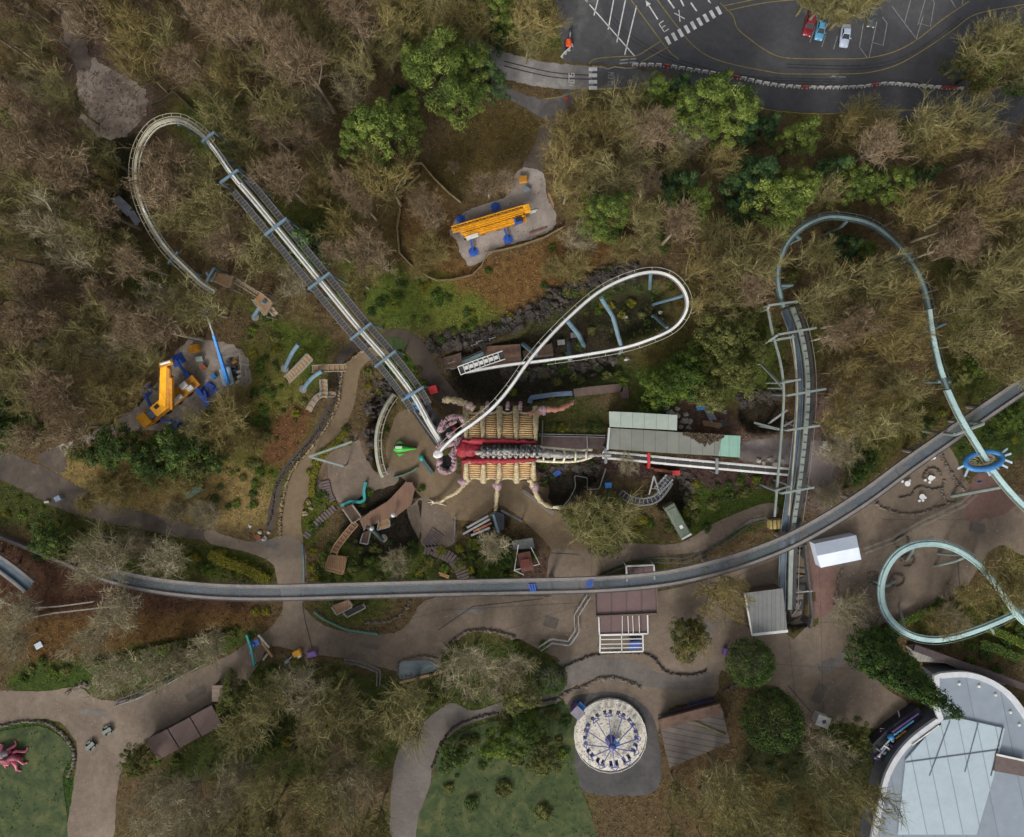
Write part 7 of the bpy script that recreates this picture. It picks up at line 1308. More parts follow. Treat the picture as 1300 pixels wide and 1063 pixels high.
runs('crossing_beam', 'pale beam bridging the dark ride trench', 'beam', [(998,752),(1028,748)], .3, .4, steel_grey, 1)
tr = T('trench_machinery', 'grey lift machinery sunk in the dark ride trench', 'machinery', G(1010, 768)); c = G(1010, 768)
for dx, dy, s in ((0,0,1.2),(-.9,1.1,.8),(.9,-1.2,.9),(.2,2.2,.7)): mb = MB(); mb.box((c.x + dx, c.y + dy, c.z + .4), (s, s * .7, .8), R.uniform(0, 3)); mb.build('motor', steel_grey if s > .8 else steel_dark, tr, bevel=.08)
mb = MB(); mb.tube([(c.x - 1, c.y - 2, c.z + .6), (c.x + .6, c.y + .4, c.z + .9), (c.x + 1, c.y + 3, c.z + .7)], .14, 8); mb.build('pipe', steel_grey, tr)
yb = T('yellow_crate', 'pale yellow crate beside the monorail and portal lift', 'crate', G(983, 663)); c = P(984, 665, 1); mb = MB(); mb.box((c.x, c.y, 1.0), (2.6, 1.7, 1.8), .05); mb.build('box', M('straw_yellow', (188,168,104), .7, .25, 1), yb, bevel=.05)
for k in (-.8, 0, .8): mb = MB(); mb.box((c.x + k, c.y, 1.93), (.18, 1.75, .07), .05); mb.build('batten', wood_dk, yb)
def crate(name, label, cat, px, py, d, rz, mat, top=None, group=None):
    p = G(px, py); t = T(name, label, cat, p, group); mb = MB(); mb.box((p.x, p.y, p.z + d[2] / 2), d, rz); mb.build('body', mat, t, bevel=.06); mb = MB(); mb.box((p.x, p.y, p.z + d[2] + .05), (d[0] * 1.04, d[1] * 1.04, .1), rz); mb.build('lid', top or mat, t, bevel=.03); return t
crate('yellow_skip', 'small yellow skip at the mouth of the service road', 'skip', 664, 229, (1.5,1.1,1.0), .1, yellow_pt, yellow_dk); crate('grey_compressor', 'grey tilted box below the yellow skip', 'box', 669, 242, (1.2,.9,.8), -.6, M('blue_grey_box', (110,118,130), .6, .2, 1)); crate('yellow_generator', 'yellow generator left of the boom lift', 'generator', 249, 443, (1.7,1.4,1.3), .3, yellow_pt, yellow_dk); crate('pale_crate', 'pale crate on the gravel between the crane and the boom lift', 'crate', 255, 456, (1.3,.9,.8), .2, M('pale_crate', (150,160,156), .7, .2, 1)); crate('rusty_drum_stack', 'rusty bin on the gravel near the pale crate', 'bin', 260, 466, (1.0,.9,.9), .7, rust)
crate('blue_box', 'bright blue tool box beside the boom lift', 'box', 273, 478, (.8,.8,.7), .8, blue_pt); crate('mat_stack', 'royal blue stack of mats by the crane outrigger', 'mats', 268, 490, (1.6,.9,.5), -.5, royal); crate('green_tank', 'long dull green tank lying in the dry grass', 'tank', 249, 623, (3.4,1.3,1.2), .55, M('dull_green', (86,118,104), .6, .25, 1)); crate('white_bin', 'pale blue bin on the grass left of the dirt road', 'bin', 77, 632, (1.1,.9,1.0), .5, M('pale_blue_bin', (150,170,190), .5, .2, 1)); crate('small_trough', 'small pale trough beside the pale blue bin', 'trough', 61, 637, (.9,.4,.4), .1, white_rock); crate('white_cart', 'white utility cart parked right of the portal track', 'cart', 1047, 566, (1.9,1.3,1.2), -.5, white_pt, M('off_white', (180,178,172))); crate('blue_drum', 'navy drum beside the white utility cart', 'drum', 1063, 564, (1.2,1.1,1.0), .2, navy); crate('silver_sign', 'blank silver panel lying on the bank at the left', 'panel', 50, 819, (1.4,1.1,.2), .5, M('pale_silver', (170,182,192), .4, .15, 1)); crate('purple_bin', 'purple bin next to the clipped cypress mound', 'bin', 919, 825, (.7,1.3,1.1), -.25, purple_pt); crate('blue_bin', 'turquoise bin at the foot of the hedge arc', 'bin', 1102, 836, (.8,1.2,1.1), .1, M('turquoise_paint', (50,130,160), .5, .2, 1)); crate('purple_box', 'purple box at the edge of the lower plaza', 'box', 397, 829, (1.8,1.0,.8), .2, purple_pt); crate('blue_hopper', 'deep blue hopper in the pit below the tail', 'hopper', 707, 600, (1.4,1.0,1.0), .6, royal); crate('blue_cabin', 'bright blue cabinet beside the pit railing', 'cabinet', 771, 615, (1.2,1.0,1.4), .1, blue_pt); crate('dark_container', 'dark grey container half buried in the woods', 'container', 58, 437, (2.0,1.4,1.2), -.5, steel_dark)
crate('red_stall', 'bright red little stall canopy beside the queue path', 'stall', 551, 495, (1.5,1.5,1.6), .3, red_pt, M('scarlet_canvas', (196,44,52), .6, .2, 1)); crate('blue_winch', 'bright blue winch on the lift hill foot', 'winch', 525, 502, (.9,.8,7.2), .6, blue_pt)
crate('brown_kerb_box', 'small red crate at the road verge under the bare trees', 'crate', 719, 127, (.6,.6,.5), .2, red_pt)
def tarp(label, px, py, d, rz): crate('blue_tarp', label, 'tarp', px, py, d, rz, M('vivid_blue_tarp', (44,140,214), .5, .15, 1))
tarp('vivid blue tarpaulin among the pipes behind the station shed', 888, 517, (1.4,1.1,.6), .2)
def bundle(name, label, a, b, n, w, mat, cat, z=0):
    p, q = G(*a), G(*b); d = (q - p).normalized(); s = Vector((d.y, -d.x, 0)); t = T(name, label, cat, (p + q) / 2)
    for k in range(n): mb = MB(); o = s * (k - (n - 1) / 2) * w * 1.15 + Vector((0, 0, w / 2 + .05 + z)); mb.beam(p + o + d * R.uniform(-.3, .3), q + o + d * R.uniform(-.3, .3), w, w); mb.build('bar', mat, t)
bundle('steel_troughs', 'long grey steel channels stacked behind the station shed', (893,511), (905,534), 3, .4, M('blue_grey_channel', (104,112,126), .5, .2, 1), 'channels'); bundle('scaffold_poles', 'loose silver scaffold poles behind the station shed', (903,515), (922,524), 4, .16, steel_grey, 'poles'); bundle('timber_stack', 'brown boards lying beside the steel channels', (893,537), (915,541), 3, .3, wood_lt, 'timber'); bundle('pipe_stack', 'stack of dull pipes near the shed end wall', (908,540), (922,536), 5, .22, steel_dark, 'pipes'); bundle('log_pile', 'thin felled trunks lying at the right edge of the gravel pad', (696,246), (703,262), 2, .2, wood_lt, 'logs'); bundle('mud_board', 'long splintered board lying on the gravel by the crane', (672,297), (696,289), 1, .3, M('red_brown_board', (118,84,70), .8, .3, 1), 'board'); bundle('white_planks', 'white planks beside the boom of the fenced crane', (672,270), (681,268), 2, .22, white_pt, 'planks')
bundle('metal_sheets', 'stack of silvery sheets on the grass inside the lift turn', (147,252), (166,270), 5, .32, M('silver_sheet', (150,156,166), .4, .2, 1), 'sheets'); bundle('metal_sheets', 'second smaller stack of silvery sheets beside the turn', (167,270), (176,284), 4, .3, M('silver_sheet', (150,156,166)), 'sheets'); bundle('timber_edging', 'yellow planks framing the lower plaza steps', (558,728), (572,733), 2, .3, M('yellow_planks', (164,124,80), .8, .2, 1), 'planks'); bundle('fallen_trunk', 'bleached fallen trunk lying beside the dirt road entrance', (47,566), (58,550), 1, .25, M('bleached_wood', (148,134,112), .85, .2, 1), 'log'); bundle('bench_slats', 'red brown bench slats at the junction of tan path and dirt road', (325,680), (332,684), 3, .25, rust, 'bench')
# compound beside the boom lift
cy = T('storage_cage', 'galvanised mesh cage of gas bottles beside the boom lift', 'cage', G(303, 475)); 
for a, b in (((281,456),(308,450)),((308,450),(311,490)),((311,490),(288,497)),((308,462),(320,464)),((309,480),(318,478)),((315,470),(318,480))): mb = MB(); p, q = G(*a), G(*b); mb.beam(p + Vector((0,0,1.5)), q + Vector((0,0,1.5)), .14); mb.beam(p + Vector((0,0,.8)), q + Vector((0,0,.8)), .1); mb.beam(p, p + Vector((0,0,1.6)), .1); mb.build('fence_panel', rail_lt, cy)
for k, (x, y, m) in enumerate(((299,466,steel_dark),(300,471,steel_dark),(299,476,black_pt),(305,472,white_rock),(306,478,white_rock),(304,485,white_rock),(300,460,yellow_dk),(292,458,steel_dark))): p = G(x, y); mb = MB(); mb.box((p.x, p.y, .5), (.9, .5, .9), .1 * k); o = mb.build('crate', m, None, bevel=.05); tag(o, ['black gas crate', 'upper black crate', 'lowest black crate', 'top pale crate', 'middle pale crate', 'bottom pale crate', 'dull yellow crate', 'dark crate'][k] + (' inside the mesh cage beside the boom lift'), 'crate', 'crates in the cage')
# picnic tables with stools on the plaza
wt = M('bright_white_table', (226,226,224), .5, .06, 1)
for i, (x, y, st, lb) in enumerate(((1149.5,613.5,((1144,611),(1153,610)),'leftmost'),(1179,606.5,((1173,609.5),(1178.5,612),(1184,606)),'upper right'),(1168,630,((1173,631.5),(1165.5,635.5),(1170,635)),'lowest'))):
    p = G(x, y); t = T('round_table', f'white round pedestal table, {lb} of the three on the rocky plaza', 'table', p, 'white plaza tables'); mb = MB(); mb.lathe((p.x, p.y, p.z), [(.3,0),(.08,.1),(.08,.66),(.55,.7),(.55,.78),(0,.78)], 16); mb.build('tabletop', wt, t)
    for a, b in st: q = G(a, b); mb = MB(); mb.lathe((q.x, q.y, q.z), [(.12,0),(.1,.3),(.26,.42),(.26,.5),(0,.52)], 12); tag(mb.build('stool', wt, None), f'small round white stool beside the {lb} plaza table', 'stool', f'stools at the {lb} white table')
for a, b in ((1180,582),(1184,581)): q = G(a, b); mb = MB(); mb.lathe((q.x, q.y, q.z), [(.2,0),(.1,.3),(.34,.42),(.34,.5),(0,.52)], 12); tag(mb.build('stool', wt, None), 'white stool tucked against the monorail edge', 'stool', 'stools by the monorail')
sn = T('sign_post', 'small blue sign beside the grey column foot', 'sign', G(1237, 610)); p = G(1237, 610); mb = MB(); mb.box((p.x, p.y, 1.6), (.7, .12, .8), .3); mb.build('panel', M('sign_blue', (44,56,150), .5, .15, 1), sn); mb = MB(); mb.beam(p, p + Vector((0, 0, 1.3)), .1); mb.build('post', steel_grey, sn)
mb = MB(); mb.prism([tuple(p)[:2] for p in wpoly([(1146,592),(1178,577),(1176,584),(1160,592)], 2.2)], 1.9, 2.2); aw = mb.build('dark_awning', M('dark_awning', (54,46,50)), None); tag(aw, 'dark triangular awning tucked under the monorail above the white tables', 'awning')
# ------------------------------------------------------------------ blue winged saucer around the track
sa = T('winged_saucer', 'blue winged saucer ring sculpture that the pale track flies through', 'sculpture', G(1250, 585)); C0 = P(1249, 585, 10.6); rz = math.radians(13); co_, si_ = math.cos(rz), math.sin(rz)
def sp(u, v): x, y = u * co_ - v * si_, u * si_ + v * co_; return Vector((C0.x + x, C0.y + y, C0.z - v * .55))
blue_s = M('saucer_blue', (40,104,164), .4, .2, .8, col2=(66,128,180)); mb = MB(); mb.tube([sp(3.3 * math.cos(2 * PI * k / 28), 1.35 * math.sin(2 * PI * k / 28)) for k in range(28)], .52, 8, True); mb.build('ring', blue_s, sa, True)
mb = MB(); mb.tube([sp(2.3 * math.cos(2 * PI * k / 28) - .3, .82 * math.sin(2 * PI * k / 28) + .15) - Vector((0, 0, .15)) for k in range(28)], .28, 6, True); mb.build('inner_ring', cream, sa, True)
mb = MB()
for k in range(12): a = 2 * PI * k / 12; mb.tube([sp(1.1 * math.cos(a) - .3, .3 * math.sin(a) + .1), sp(2.3 * math.cos(a) - .3, .8 * math.sin(a) + .15)], .11, 5)
mb.build('spokes', cream, sa)
for u, v, u2, v2 in ((3.3,.4,5.2,.95),(3.5,.0,5.3,.05),(3.3,-.5,4.6,-1.4),(2.4,-1.1,3.4,-2.0),(-3.4,.0,-4.9,-.4),(-3.2,-.6,-4.4,-1.8),(-.4,-1.4,-.2,-2.6),(.2,-1.4,.4,-2.3)): mb = MB(); mb.beam(sp(u, v), sp(u2, v2) + Vector((0, 0, -.3)), .38, .14); mb.build('fin', M('pale_blue_white', (176,196,214), .4, .15, 1), sa, bevel=.04)
for s in (-1, 1): mb = MB(); mb.tube([sp(1.0 * s + .5, -1.3), sp(1.2 * s + .5, -1.9)], [.4, .12], 8); mb.build('thruster', steel_blue, sa)
# ------------------------------------------------------------------ lower left and lower right attractions
mo = T('pink_monster', 'pink and maroon tentacled monster statue on the lower left lawn', 'statue', G(16, 960)); pk = M('pink_fibreglass', (176,70,104), .55, .3, 1.2, col2=(204,110,136)); mr_ = M('maroon_fibreglass', (120,44,60), .55, .3, 1.2); p = G(16, 958)
mb = MB(); mb.blob((p.x, p.y, 1.0), (2.0, 1.1, 1.1), 2, .35, 14, 9); mb.build('body', mr_, mo, True); mb = MB(); mb.blob((p.x - .6, p.y + .8, 1.6), (.9, .7, .7), 5, .3, 10, 7); mb.build('head', M('grey_pink', (128,116,118), .6, .3, 1), mo, True)
for a, l in ((.4,2.8),(1.3,2.2),(2.4,2.6),(3.4,2.6),(4.2,2.2),(5.2,3.0),(5.8,2.8)): mb = MB(); d = Vector((math.cos(a), math.sin(a), 0)); n = Vector((-d.y, d.x, 0)); mb.tube(smooth_line([p + d * .8 + Vector((0,0,.8)), p + d * l * .6 + n * .5 + Vector((0,0,1.1)), p + d * l - n * .3 + Vector((0,0,.4)), p + d * (l + .6) + n * .2 + Vector((0,0,.15))], 4), [.34] * 5 + [.24] * 4 + [.14] * 4, 7); mb.build('tentacle', pk, mo, True)
for x, y, an, lb in ((117,945,.75,'lower'),(138,926,.55,'upper')):
    p = G(x, y); t = T('picnic_bench', f'grey picnic bench on the lower left path, {lb} of two', 'bench', p, 'benches on the lower left path'); d = Vector((math.cos(an), math.sin(an), 0)); n = Vector((-d.y, d.x, 0)); gm = M('grey_slats', (112,120,112), .7, .25, 1); mb = MB(); mb.box((p.x, p.y, .74), (1.9, .7, .07), an); mb.build('tabletop', gm, t)
    for s in (-1, 1): q = p + n * s * .7; mb = MB(); mb.box((q.x, q.y, .45), (1.9, .28, .06), an); mb.build('seat', gm, t); q = p + d * s * .6; mb = MB(); mb.box((q.x, q.y, .4), (.1, 1.6, .66), an); mb.build('leg', steel_dark, t)
fc = T('carnival_facade', 'dark ride front with coloured tubes and a blue ball beside the grey building', 'attraction', G(1135, 935)); po = wpoly([(1108,945),(1128,925),(1165,898),(1172,905),(1170,925),(1150,942),(1128,968),(1110,965)], 2.2); mb = MB(); mb.prism([(q.x, q.y) for q in po], 0, 2.2); mb.build('base', M('dark_navy_facade', (42,44,54), .6, .3, 1), fc)
for a, b, m in (((1132,930,3),(1166,906,3),purple_pt),((1134,934,3),(1160,915,3.2),M('cyan_paint', (86,160,190), .5, .2, 1)),((1118,952,3),(1136,932,3),teal_lt),((1115,960,2.8),(1128,945,2.8),M('pale_pink', (176,150,170), .6, .2, 1)),((1122,946,3.2),(1129,951,3.2),white_pt),((1137,938,3),(1150,928,3),yellow_dk),((1112,950,2.6),(1124,958,2.6),steel_grey)): mb = MB(); mb.tube([P(*a), P(*b)], .16, 7); mb.build('tube', m, fc)
mb = MB(); q = P(1131,936,3); mb.blob(tuple(q), .62, 1, .02, 14, 9); mb.build('ball', M('ball_blue', (54,130,190), .35, .1, 1), fc, True)
for k in range(9): mb = MB(); q = P(1112 + k * 4.5 + R.uniform(-3, 3), 962 - k * 4.6 + R.uniform(-4, 4), 2.5); mb.blob(tuple(q), (.3, .3, .35), k, .2, 8, 5); mb.build('lamp_cluster', (purple_pt, white_pt, M('cyan_paint', (86,160,190)), rail_lt)[k % 4], fc, True)
for off in (0, 3.2): mb = MB(); mb.tube(smooth_line(PL([(1117,925 + off,1.4),(1128,925 + off,1.5),(1137,918 + off,1.5),(1142,910 + off,1.4),(1140,902 + off,1.2)]), 5), .1, 6); mb.build('curved_rail', M('dusty_pink', (150,132,140), .6, .2, 1), fc)
pw = T('blue_play_frame', 'turquoise and blue climbing frame beside the lower left junction', 'play frame', G(322, 830)); 
for a, b, m in (((313,806,2),(319,824,2.2),teal_pt),((319,824,2.2),(323,846,2),teal_pt),((322,818,1.8),(318,830,1.8),blue_pt),((328,806,1.4),(342,822,1.2),rail_lt),((330,812,1),(346,834,1),wood_lt),((340,830,1),(334,838,1),rail_lt)): mb = MB(); mb.beam(P(*a), P(*b), .4, .35); mb.build('beam', m, pw); mb = MB(); column(mb, P(*b), .1, 6); mb.build('post', steel_dark, pw)
mb = MB(); q = P(324,817,1.6); mb.box((q.x, q.y, 1.5), (1.5, 1.2, .2), .4); mb.build('platform', royal, pw)
yt = T('yellow_ride_on', 'yellow and white toy digger by the plaza edge, left of the purple box', 'toy digger', G(379, 828)); p = G(379, 827); mb = MB(); mb.box((p.x, p.y, .8), (1.6, 1.1, .9), .4); mb.build('body', yellow_pt, yt, bevel=.1); mb = MB(); mb.box((p.x + .4, p.y - .6, .6), (.8, .6, .8), .3); mb.build('bonnet', white_pt, yt, bevel=.08); mb = MB(); mb.beam((p.x - .7, p.y - .3, .9), (p.x - 2.0, p.y - 1.7, .5), .22); mb.build('arm', steel_grey, yt); mb = MB(); mb.box((p.x - 2.1, p.y - 1.8, .4), (.9, .6, .4), .7); mb.build('bucket', steel_blue, yt)
for k in range(6): x = 874 + k * 5.6; y = 892 - k * 1.4; p = G(x, y); t = T('folded_parasol', 'folded navy parasol in the row above the timber workshop', 'parasol', p, 'navy parasols'); mb = MB(); mb.lathe((p.x, p.y, 1.0), [(.5,0),(.42,.4),(.06,1.4)], 8); mb.build('canopy', M('navy_canvas', (40,46,92), .7, .2, 1), t); mb = MB(); mb.beam(p, p + Vector((0, 0, 2.3)), .06); mb.build('pole', steel_dark, t)
po = T('pond_rim', 'timber edging along the lower side of the small blue pond', 'edging', G(530, 862)); mb = MB(); mb.beam(G(508,866,.15), G(560,853,.15), .5, .4); mb.build('beam', wood_lt, po)
m_, nt_, b_ = nodes('pond_water'); b_.inputs['Base Color'].default_value = (*lin((84,98,106)), 1); b_.inputs['Roughness'].default_value = .25; n_ = nd(nt_, 'ShaderNodeTexNoise', Scale=1.5, Detail=5.0); bm_ = nd(nt_, 'ShaderNodeBump', Strength=.3, Distance=.05); nt_.links.new(n_.outputs['Fac'], bm_.inputs['Height']); nt_.links.new(bm_.outputs['Normal'], b_.inputs['Normal'])
r_ = ramp(nt_, [(.3, lin((70,82,90))), (.7, lin((108,120,126)))]); nt_.links.new(n_.outputs['Fac'], r_.inputs['Fac']); nt_.links.new(r_.outputs['Color'], b_.inputs['Base Color'])
sheet('pond_water', [(507,843),(520,839),(545,838),(554,843),(556,850),(546,857),(525,860),(508,862)], m_, .12, 4, keep=False)
# hedges: long clipped, one thing each
def hedge(label, pts, wpx, h, mat):
    rng = np.random.default_rng(int(pts[0][0] * 7 + pts[0][1])); q = resample([G(a, b) for a, b in smooth2(pts)], .1); n = len(q) * 26; idx = rng.integers(0, len(q), n); w = wpx / S / 2; C = np.array([tuple(q[i]) for i in idx]); sd = np.array([tuple(side_of(q, i)) for i in idx]); u = rng.uniform(-1, 1, n); zz = np.where(np.abs(u) > .85, rng.uniform(.1, 1, n), rng.uniform(.8, 1.05, n)) * h
    C = C + sd * (u * w)[:, None] + np.stack([rng.normal(0, .08, n), rng.normal(0, .08, n), zz], 1); N = np.where(np.abs(u)[:, None] > .85, sd * np.sign(u)[:, None], np.array([[0, 0, 1.]])) + rng.normal(size=(n, 3)) * .5; me = tone_mesh('hedge', leaves(rng, C, N, rng.uniform(.2, .4, n), .5), None, np.clip(rng.uniform(0, 1, n), 0, 1), mat); o = bpy.data.objects.new('hedge', me); COL.objects.link(o); tag(o, label, 'hedge')
hedge('clipped green hedge arcing inside the lower teal loop', [(1108,820),(1116,806),(1130,795),(1150,785),(1170,776),(1186,772)], 11, 1.2, leaf_bright); hedge('second clipped hedge row beside the cypress', [(1112,836),(1118,820),(1128,808),(1140,800)], 12, 1.2, leaf_dark); hedge('dark hedge block right of the loop track', [(1240,815),(1262,822),(1290,835)], 13, 1.4, leaf_dark); hedge('hedge strip at the far lower right', [(1248,795),(1280,808),(1305,822)], 11, 1.2, leaf_bright); hedge('yellowish hedge along the left junction bed', [(268,702),(290,713),(315,722),(342,737)], 14, 1.0, leaf_yellow); hedge('mossy hedge strip right of the tan path', [(440,548),(425,565),(408,580),(399,605),(396,630)], 8, .8, leaf_yellow); hedge('green ground hedge beneath the railings at lower left', [(110,842),(150,838),(190,825),(225,818),(300,803)], 10, .8, leaf_olive)
# walls of the open kids' area and small sculptures
for x, y, lb in ((715,52,'left'),): pass

# pit clutter: timber cribs, posts and cabins under the helix
for k, (a, b, c_, lb) in enumerate((((612,440),(660,437),(640,462),'brown timber stage in the rocky pit under the white helix'),((560,455),(585,448),(590,466),'dark stage at the left end of the rocky pit'),((664,446),(700,436),(700,452),'small boarded stage right of the white helix crossing'))):
    plat('pit_stage', lb, [(a[0], a[1]), (b[0], b[1]), (b[0] + 2, c_[1]), (a[0] + 2, c_[1] + 4)], -1.2 if k != 1 else .4, wood_dk if k else M('earth_boards', (110,84,68), .85, .3, 1.2), True, rail_m=steel_dark)
for x, y in ((600,440),(606,436),(622,432),(572,462)): mb = MB(); p = G(x, y); mb.beam(p, p + Vector((0, 0, 4)), .18); mb.beam(p + Vector((0, 0, 3.4)), p + Vector((1.2, .4, 3.4)), .12); tag(mb.build('lamp_post', steel_grey, None), 'thin grey lamp post in the rocky pit, beside the gantry', 'lamp post', 'lamp posts in the pit')
for x, y, w_ in ((712,435,1.4),(728,426,1.2)): crate('pit_cabinet', 'small white edged cabinet under the helix, ' + ('nearest the crossing' if x < 720 else 'farther from the crossing'), 'cabinet', x, y, (w_, 1.0, 1.0), .1, steel_dark, steel_grey)
for x, y, lb in ((795,456,'lowest'),(815,400,'in the middle of the helix'),(794,403,'left of the helix support'),(838,397,'right side of the helix')): boulder(x, y, 3.2, f'pale boulder among bushes inside the white helix, {lb}', white_rock)
lattice('maintenance_stair', 'long pale railed stair linking the two platforms under the lift turn', [(300,357,5),(318,368,5),(330,376,5.2)], .9, 1.0, rail_lt, wood_lt, rise=.8); lattice('lower_maintenance_stair', 'short railed stair continuing below the square platform', [(344,392,5),(352,402,4)], .9, .8, rail_lt, wood_lt, rise=.8)
def rockface(label, pts, wpx, n, seed):
    r = random.Random(seed); ln = resample(smooth_line([P(a, b) for a, b in pts], 6), .15); mb = MB()
    for i in range(n):
        k = r.randrange(len(ln)); sd = side_of(ln, k); u = r.gauss(0, .35) * wpx / S; p = ln[k] + sd * u; z = hz(p.x, p.y); w = r.choice((r.uniform(.2, .45), r.uniform(.4, .95))); mb.blob((p.x, p.y, z + w * .15), (w, w * r.uniform(.6, 1.2), w * r.uniform(.4, .9)), i, .45, 7, 5)
    tag(mb.build('rock_face', black_rock, None), label, 'rock face')
black_rock = M('black_wet_rock', (38,34,31), .85, .5, .8, col2=(78,70,62))
rockface('dark craggy rock face along the pit edge below the bracken bank', [(545,442),(585,436),(630,420),(680,397),(730,366),(775,349),(808,343)], 15, 420, 1)
rockface('dark craggy rocks lining the pit floor below the low helix track', [(640,478),(690,472),(740,464),(785,454)], 16, 160, 2)
rockface('dark rocks around the hollow beside the insect tail', [(688,604),(712,594),(745,594),(762,602)], 9, 80, 3)
rockface('dark rocks in the hollow left of the exit arc track', [(488,482),(478,510),(472,545),(474,585)], 10, 110, 4)
rockface('dark rock cutting left of the portal lift track', [(940,512),(960,503),(990,503)], 12, 90, 5)
rockface('dark rocks in the hollow above the olive bus', [(848,602),(866,602),(876,615),(872,640)], 10, 80, 6)
# felled branches strewn over the clearing
rng = np.random.default_rng(11); n = 520; C_ = []
while len(C_) < n:
    x, y = rng.uniform(98, 192), rng.uniform(78, 178)
    if sdf(np.array([x]), np.array([y]), [(102,84),(140,92),(186,122),(188,145),(150,178),(112,165),(100,115)])[0] < 0: C_.append(tuple(P(x, y, .1)))
C_ = np.array(C_); a_ = rng.uniform(0, 2 * PI, n); D_ = np.stack([np.cos(a_), np.sin(a_), rng.normal(.02, .06, n)], 1) * rng.uniform(.25, 1.1, n)[:, None]
me = tone_mesh('brushwood', ribbons(rng, C_ - D_ / 2, C_ + D_ / 2 + np.array([0, 0, .08]), rng.uniform(.06, .2, n), rng.uniform(.03, .1, n)), None, rng.uniform(0, 1, n), attr_mat('cut_branches', [(0,(96,80,72)),(.5,(158,140,128)),(1,(214,200,188))])); o = bpy.data.objects.new('brushwood', me); COL.objects.link(o); tag(o, 'felled twigs and brushwood strewn across the muddy clearing', 'brushwood', None, 'stuff')
for pr in list(PROTO.values()):
    for r_ in pr:
        if r_ not in used:
            for ch in list(r_.children): bpy.data.objects.remove(ch)
for src, u in ((protoW, usedb[0]), (protoR, usedb[1])):
    if not u: bpy.data.objects.remove(src)
# ------------------------------------------------------------------ tufts of dead bracken, grass and leaf litter over the open soil
def undergrowth():
    rng = np.random.default_rng(5); n = 90000; px = rng.uniform(-40, 1340, n); py = rng.uniform(-40, 1100, n); ok = np.ones(n, bool)
    for pl in PAVED:
        xs = [q[0] for q in pl]; ys = [q[1] for q in pl]; bb = (px > min(xs) - 4) & (px < max(xs) + 4) & (py > min(ys) - 4) & (py < max(ys) + 4) & ok
        ii = np.nonzero(bb)[0]; d = sdf(px[ii], py[ii], pl); ok[ii[d < 1.5]] = False
    for pl in LAWNS: d = sdf(px, py, pl); ok &= ~((d < 0) & (rng.uniform(0, 1, n) < .8))
    px, py = px[ok], py[ok]; n = len(px); x = (px - CX) / S; y = (CY - py) / S; z = height(x, y)
    i = np.clip(np.searchsorted(GXS, x), 0, len(GXS) - 1); j = np.clip(np.searchsorted(GYS, y), 0, len(GYS) - 1); c = GC[j, i]
    k = 3; C = np.repeat(np.stack([x, y, z], 1), k, 0) + rng.normal(size=(n * k, 3)) * np.array([.3, .3, 0]) + np.array([0, 0, .16]); N = rng.normal(size=(n * k, 3)) + np.array([0, 0, .9])
    V = leaves(rng, C, N, rng.uniform(.2, .6, n * k), .3); col = np.repeat(c, k, 0) * rng.uniform(.55, 2.1, (n * k, 1)) * rng.uniform(.9, 1.1, (n * k, 3))
    me = tone_mesh('undergrowth', V, None, np.zeros(n * k), None); a = me.color_attributes.new('soil', 'FLOAT_COLOR', 'POINT')
    a.data.foreach_set('color', np.repeat(np.concatenate([col, np.ones((n * k, 1))], 1), 4, 0).astype(np.float32).ravel())
    m, nt, b = nodes('litter_and_grass'); at = nd(nt, 'ShaderNodeAttribute', attribute_name='soil'); nt.links.new(at.outputs['Color'], b.inputs['Base Color']); b.inputs['Roughness'].default_value = .95
    me.materials.clear(); me.materials.append(m); o = bpy.data.objects.new('undergrowth', me); COL.objects.link(o); tag(o, 'dead bracken, moss and grass tufts over the woodland floor', 'undergrowth', None, 'stuff')
undergrowth()
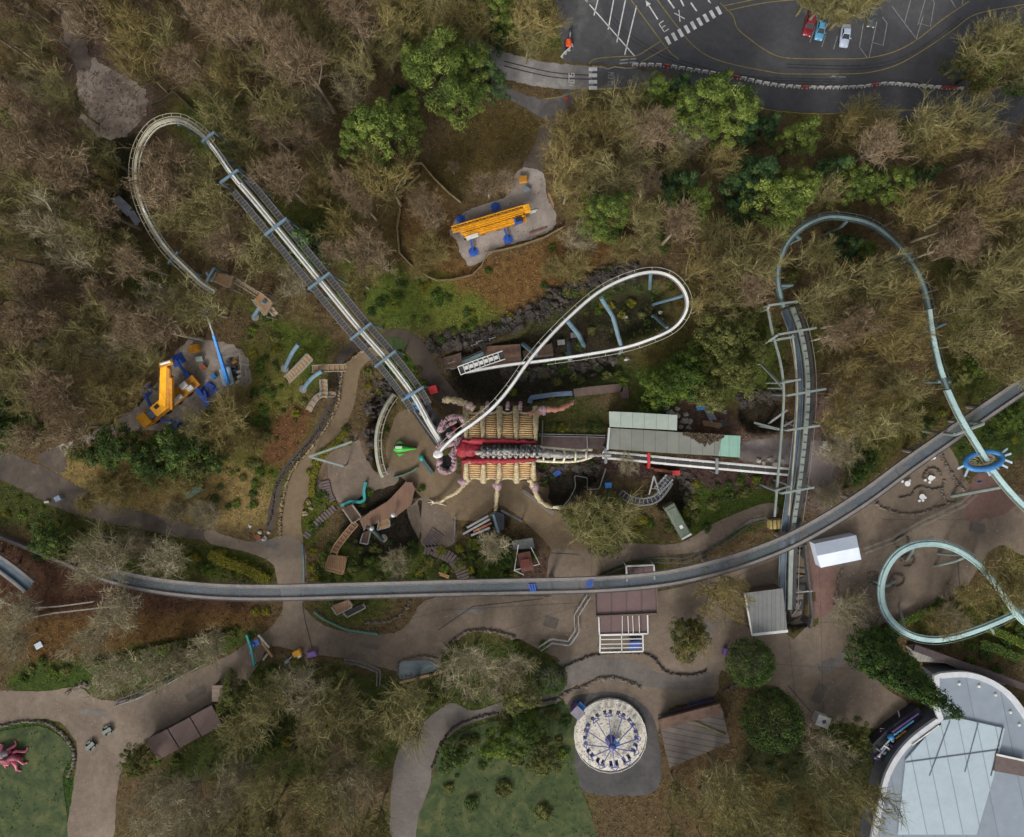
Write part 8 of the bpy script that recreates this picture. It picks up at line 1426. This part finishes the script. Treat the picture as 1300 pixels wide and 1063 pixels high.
# ------------------------------------------------------------------ labels that single out each plant by its distance from something easy to find
MARKS = [('the muddy clearing',145,130),('the lift hill top',225,150),('the woodland crane',210,500),('the fenced yellow crane',625,285),('the teal hillside loop',1090,280),('the parked cars',1050,45),('the zebra crossing',880,32),('the long station shed',850,560),('the domed grey roof',1210,920),('the swing ride',775,932),('the blue boom lift',282,455),('the three brown roofs',232,930),('the white marquee',1062,700),('the muddy track bend',80,610),('the orange digger',722,55),('the lift hill middle',400,345),('the white helix of track',800,380),('the blue winged saucer',1250,585),('the giant insect roof',635,570),('the brown wooden deck',500,650),('the olive bus',860,660),('the small blue pond',532,848),('the pink monster statue',20,960),('the pale grey shed',972,780),('the steel portals',1010,480),('the lower teal loop',1180,690),('the service road',700,150),('the dark lower road',1150,150),('the top left photo corner',0,0),('the bottom left photo corner',0,1063),('the left photo edge middle',0,340),('the upper photo edge middle',430,0),('the right photo edge middle',1300,330),('the bottom photo edge middle',600,1063),('the bottom right photo corner',1000,1063),('the tan path',410,560),('the portal top beam',1000,385),('the silvery sheets',155,262)]
ORD = ['nearest','second nearest','third nearest','fourth nearest','fifth nearest','sixth nearest','seventh nearest','eighth nearest','ninth nearest','tenth nearest','eleventh nearest','twelfth nearest','thirteenth nearest','fourteenth nearest','fifteenth nearest','sixteenth nearest','seventeenth nearest','eighteenth nearest','nineteenth nearest','twentieth nearest','twenty-first nearest','twenty-second nearest','twenty-third nearest','twenty-fourth nearest','twenty-fifth nearest']
def plant_labels():
    looks = dict(LOOK); looks.update({'s' + k: v for k, v in SLOOK.items()}); by = {}; taken = set()
    for t in TREES: by.setdefault(looks[t[3]], []).append(t)
    for look, ts in by.items():
        ranks = {}
        for mi, (nm, mx, my) in enumerate(MARKS):
            for r, t in enumerate(sorted(ts, key=lambda t: math.hypot(t[1] - mx, t[2] - my))): ranks.setdefault(id(t), []).append((r, math.hypot(t[1] - mx, t[2] - my), nm))
        for t in ts:
            o, px, py, kind = t; r, d, nm = min(ranks[id(t)], key=lambda q: q[0] + q[1] / 60); zone = 'left' if px < 430 else 'right' if px > 870 else 'middle'
            o['label'] = f'{look}, {ORD[min(r, len(ORD) - 1)]} one to {nm}'
            o['category'] = 'shrub' if 'shrub' in look else 'tree'
            o['group'] = look.split(' with')[0] + 's in the ' + {'left': 'western woods', 'right': 'eastern woods', 'middle': 'middle of the park'}[zone]
plant_labels()
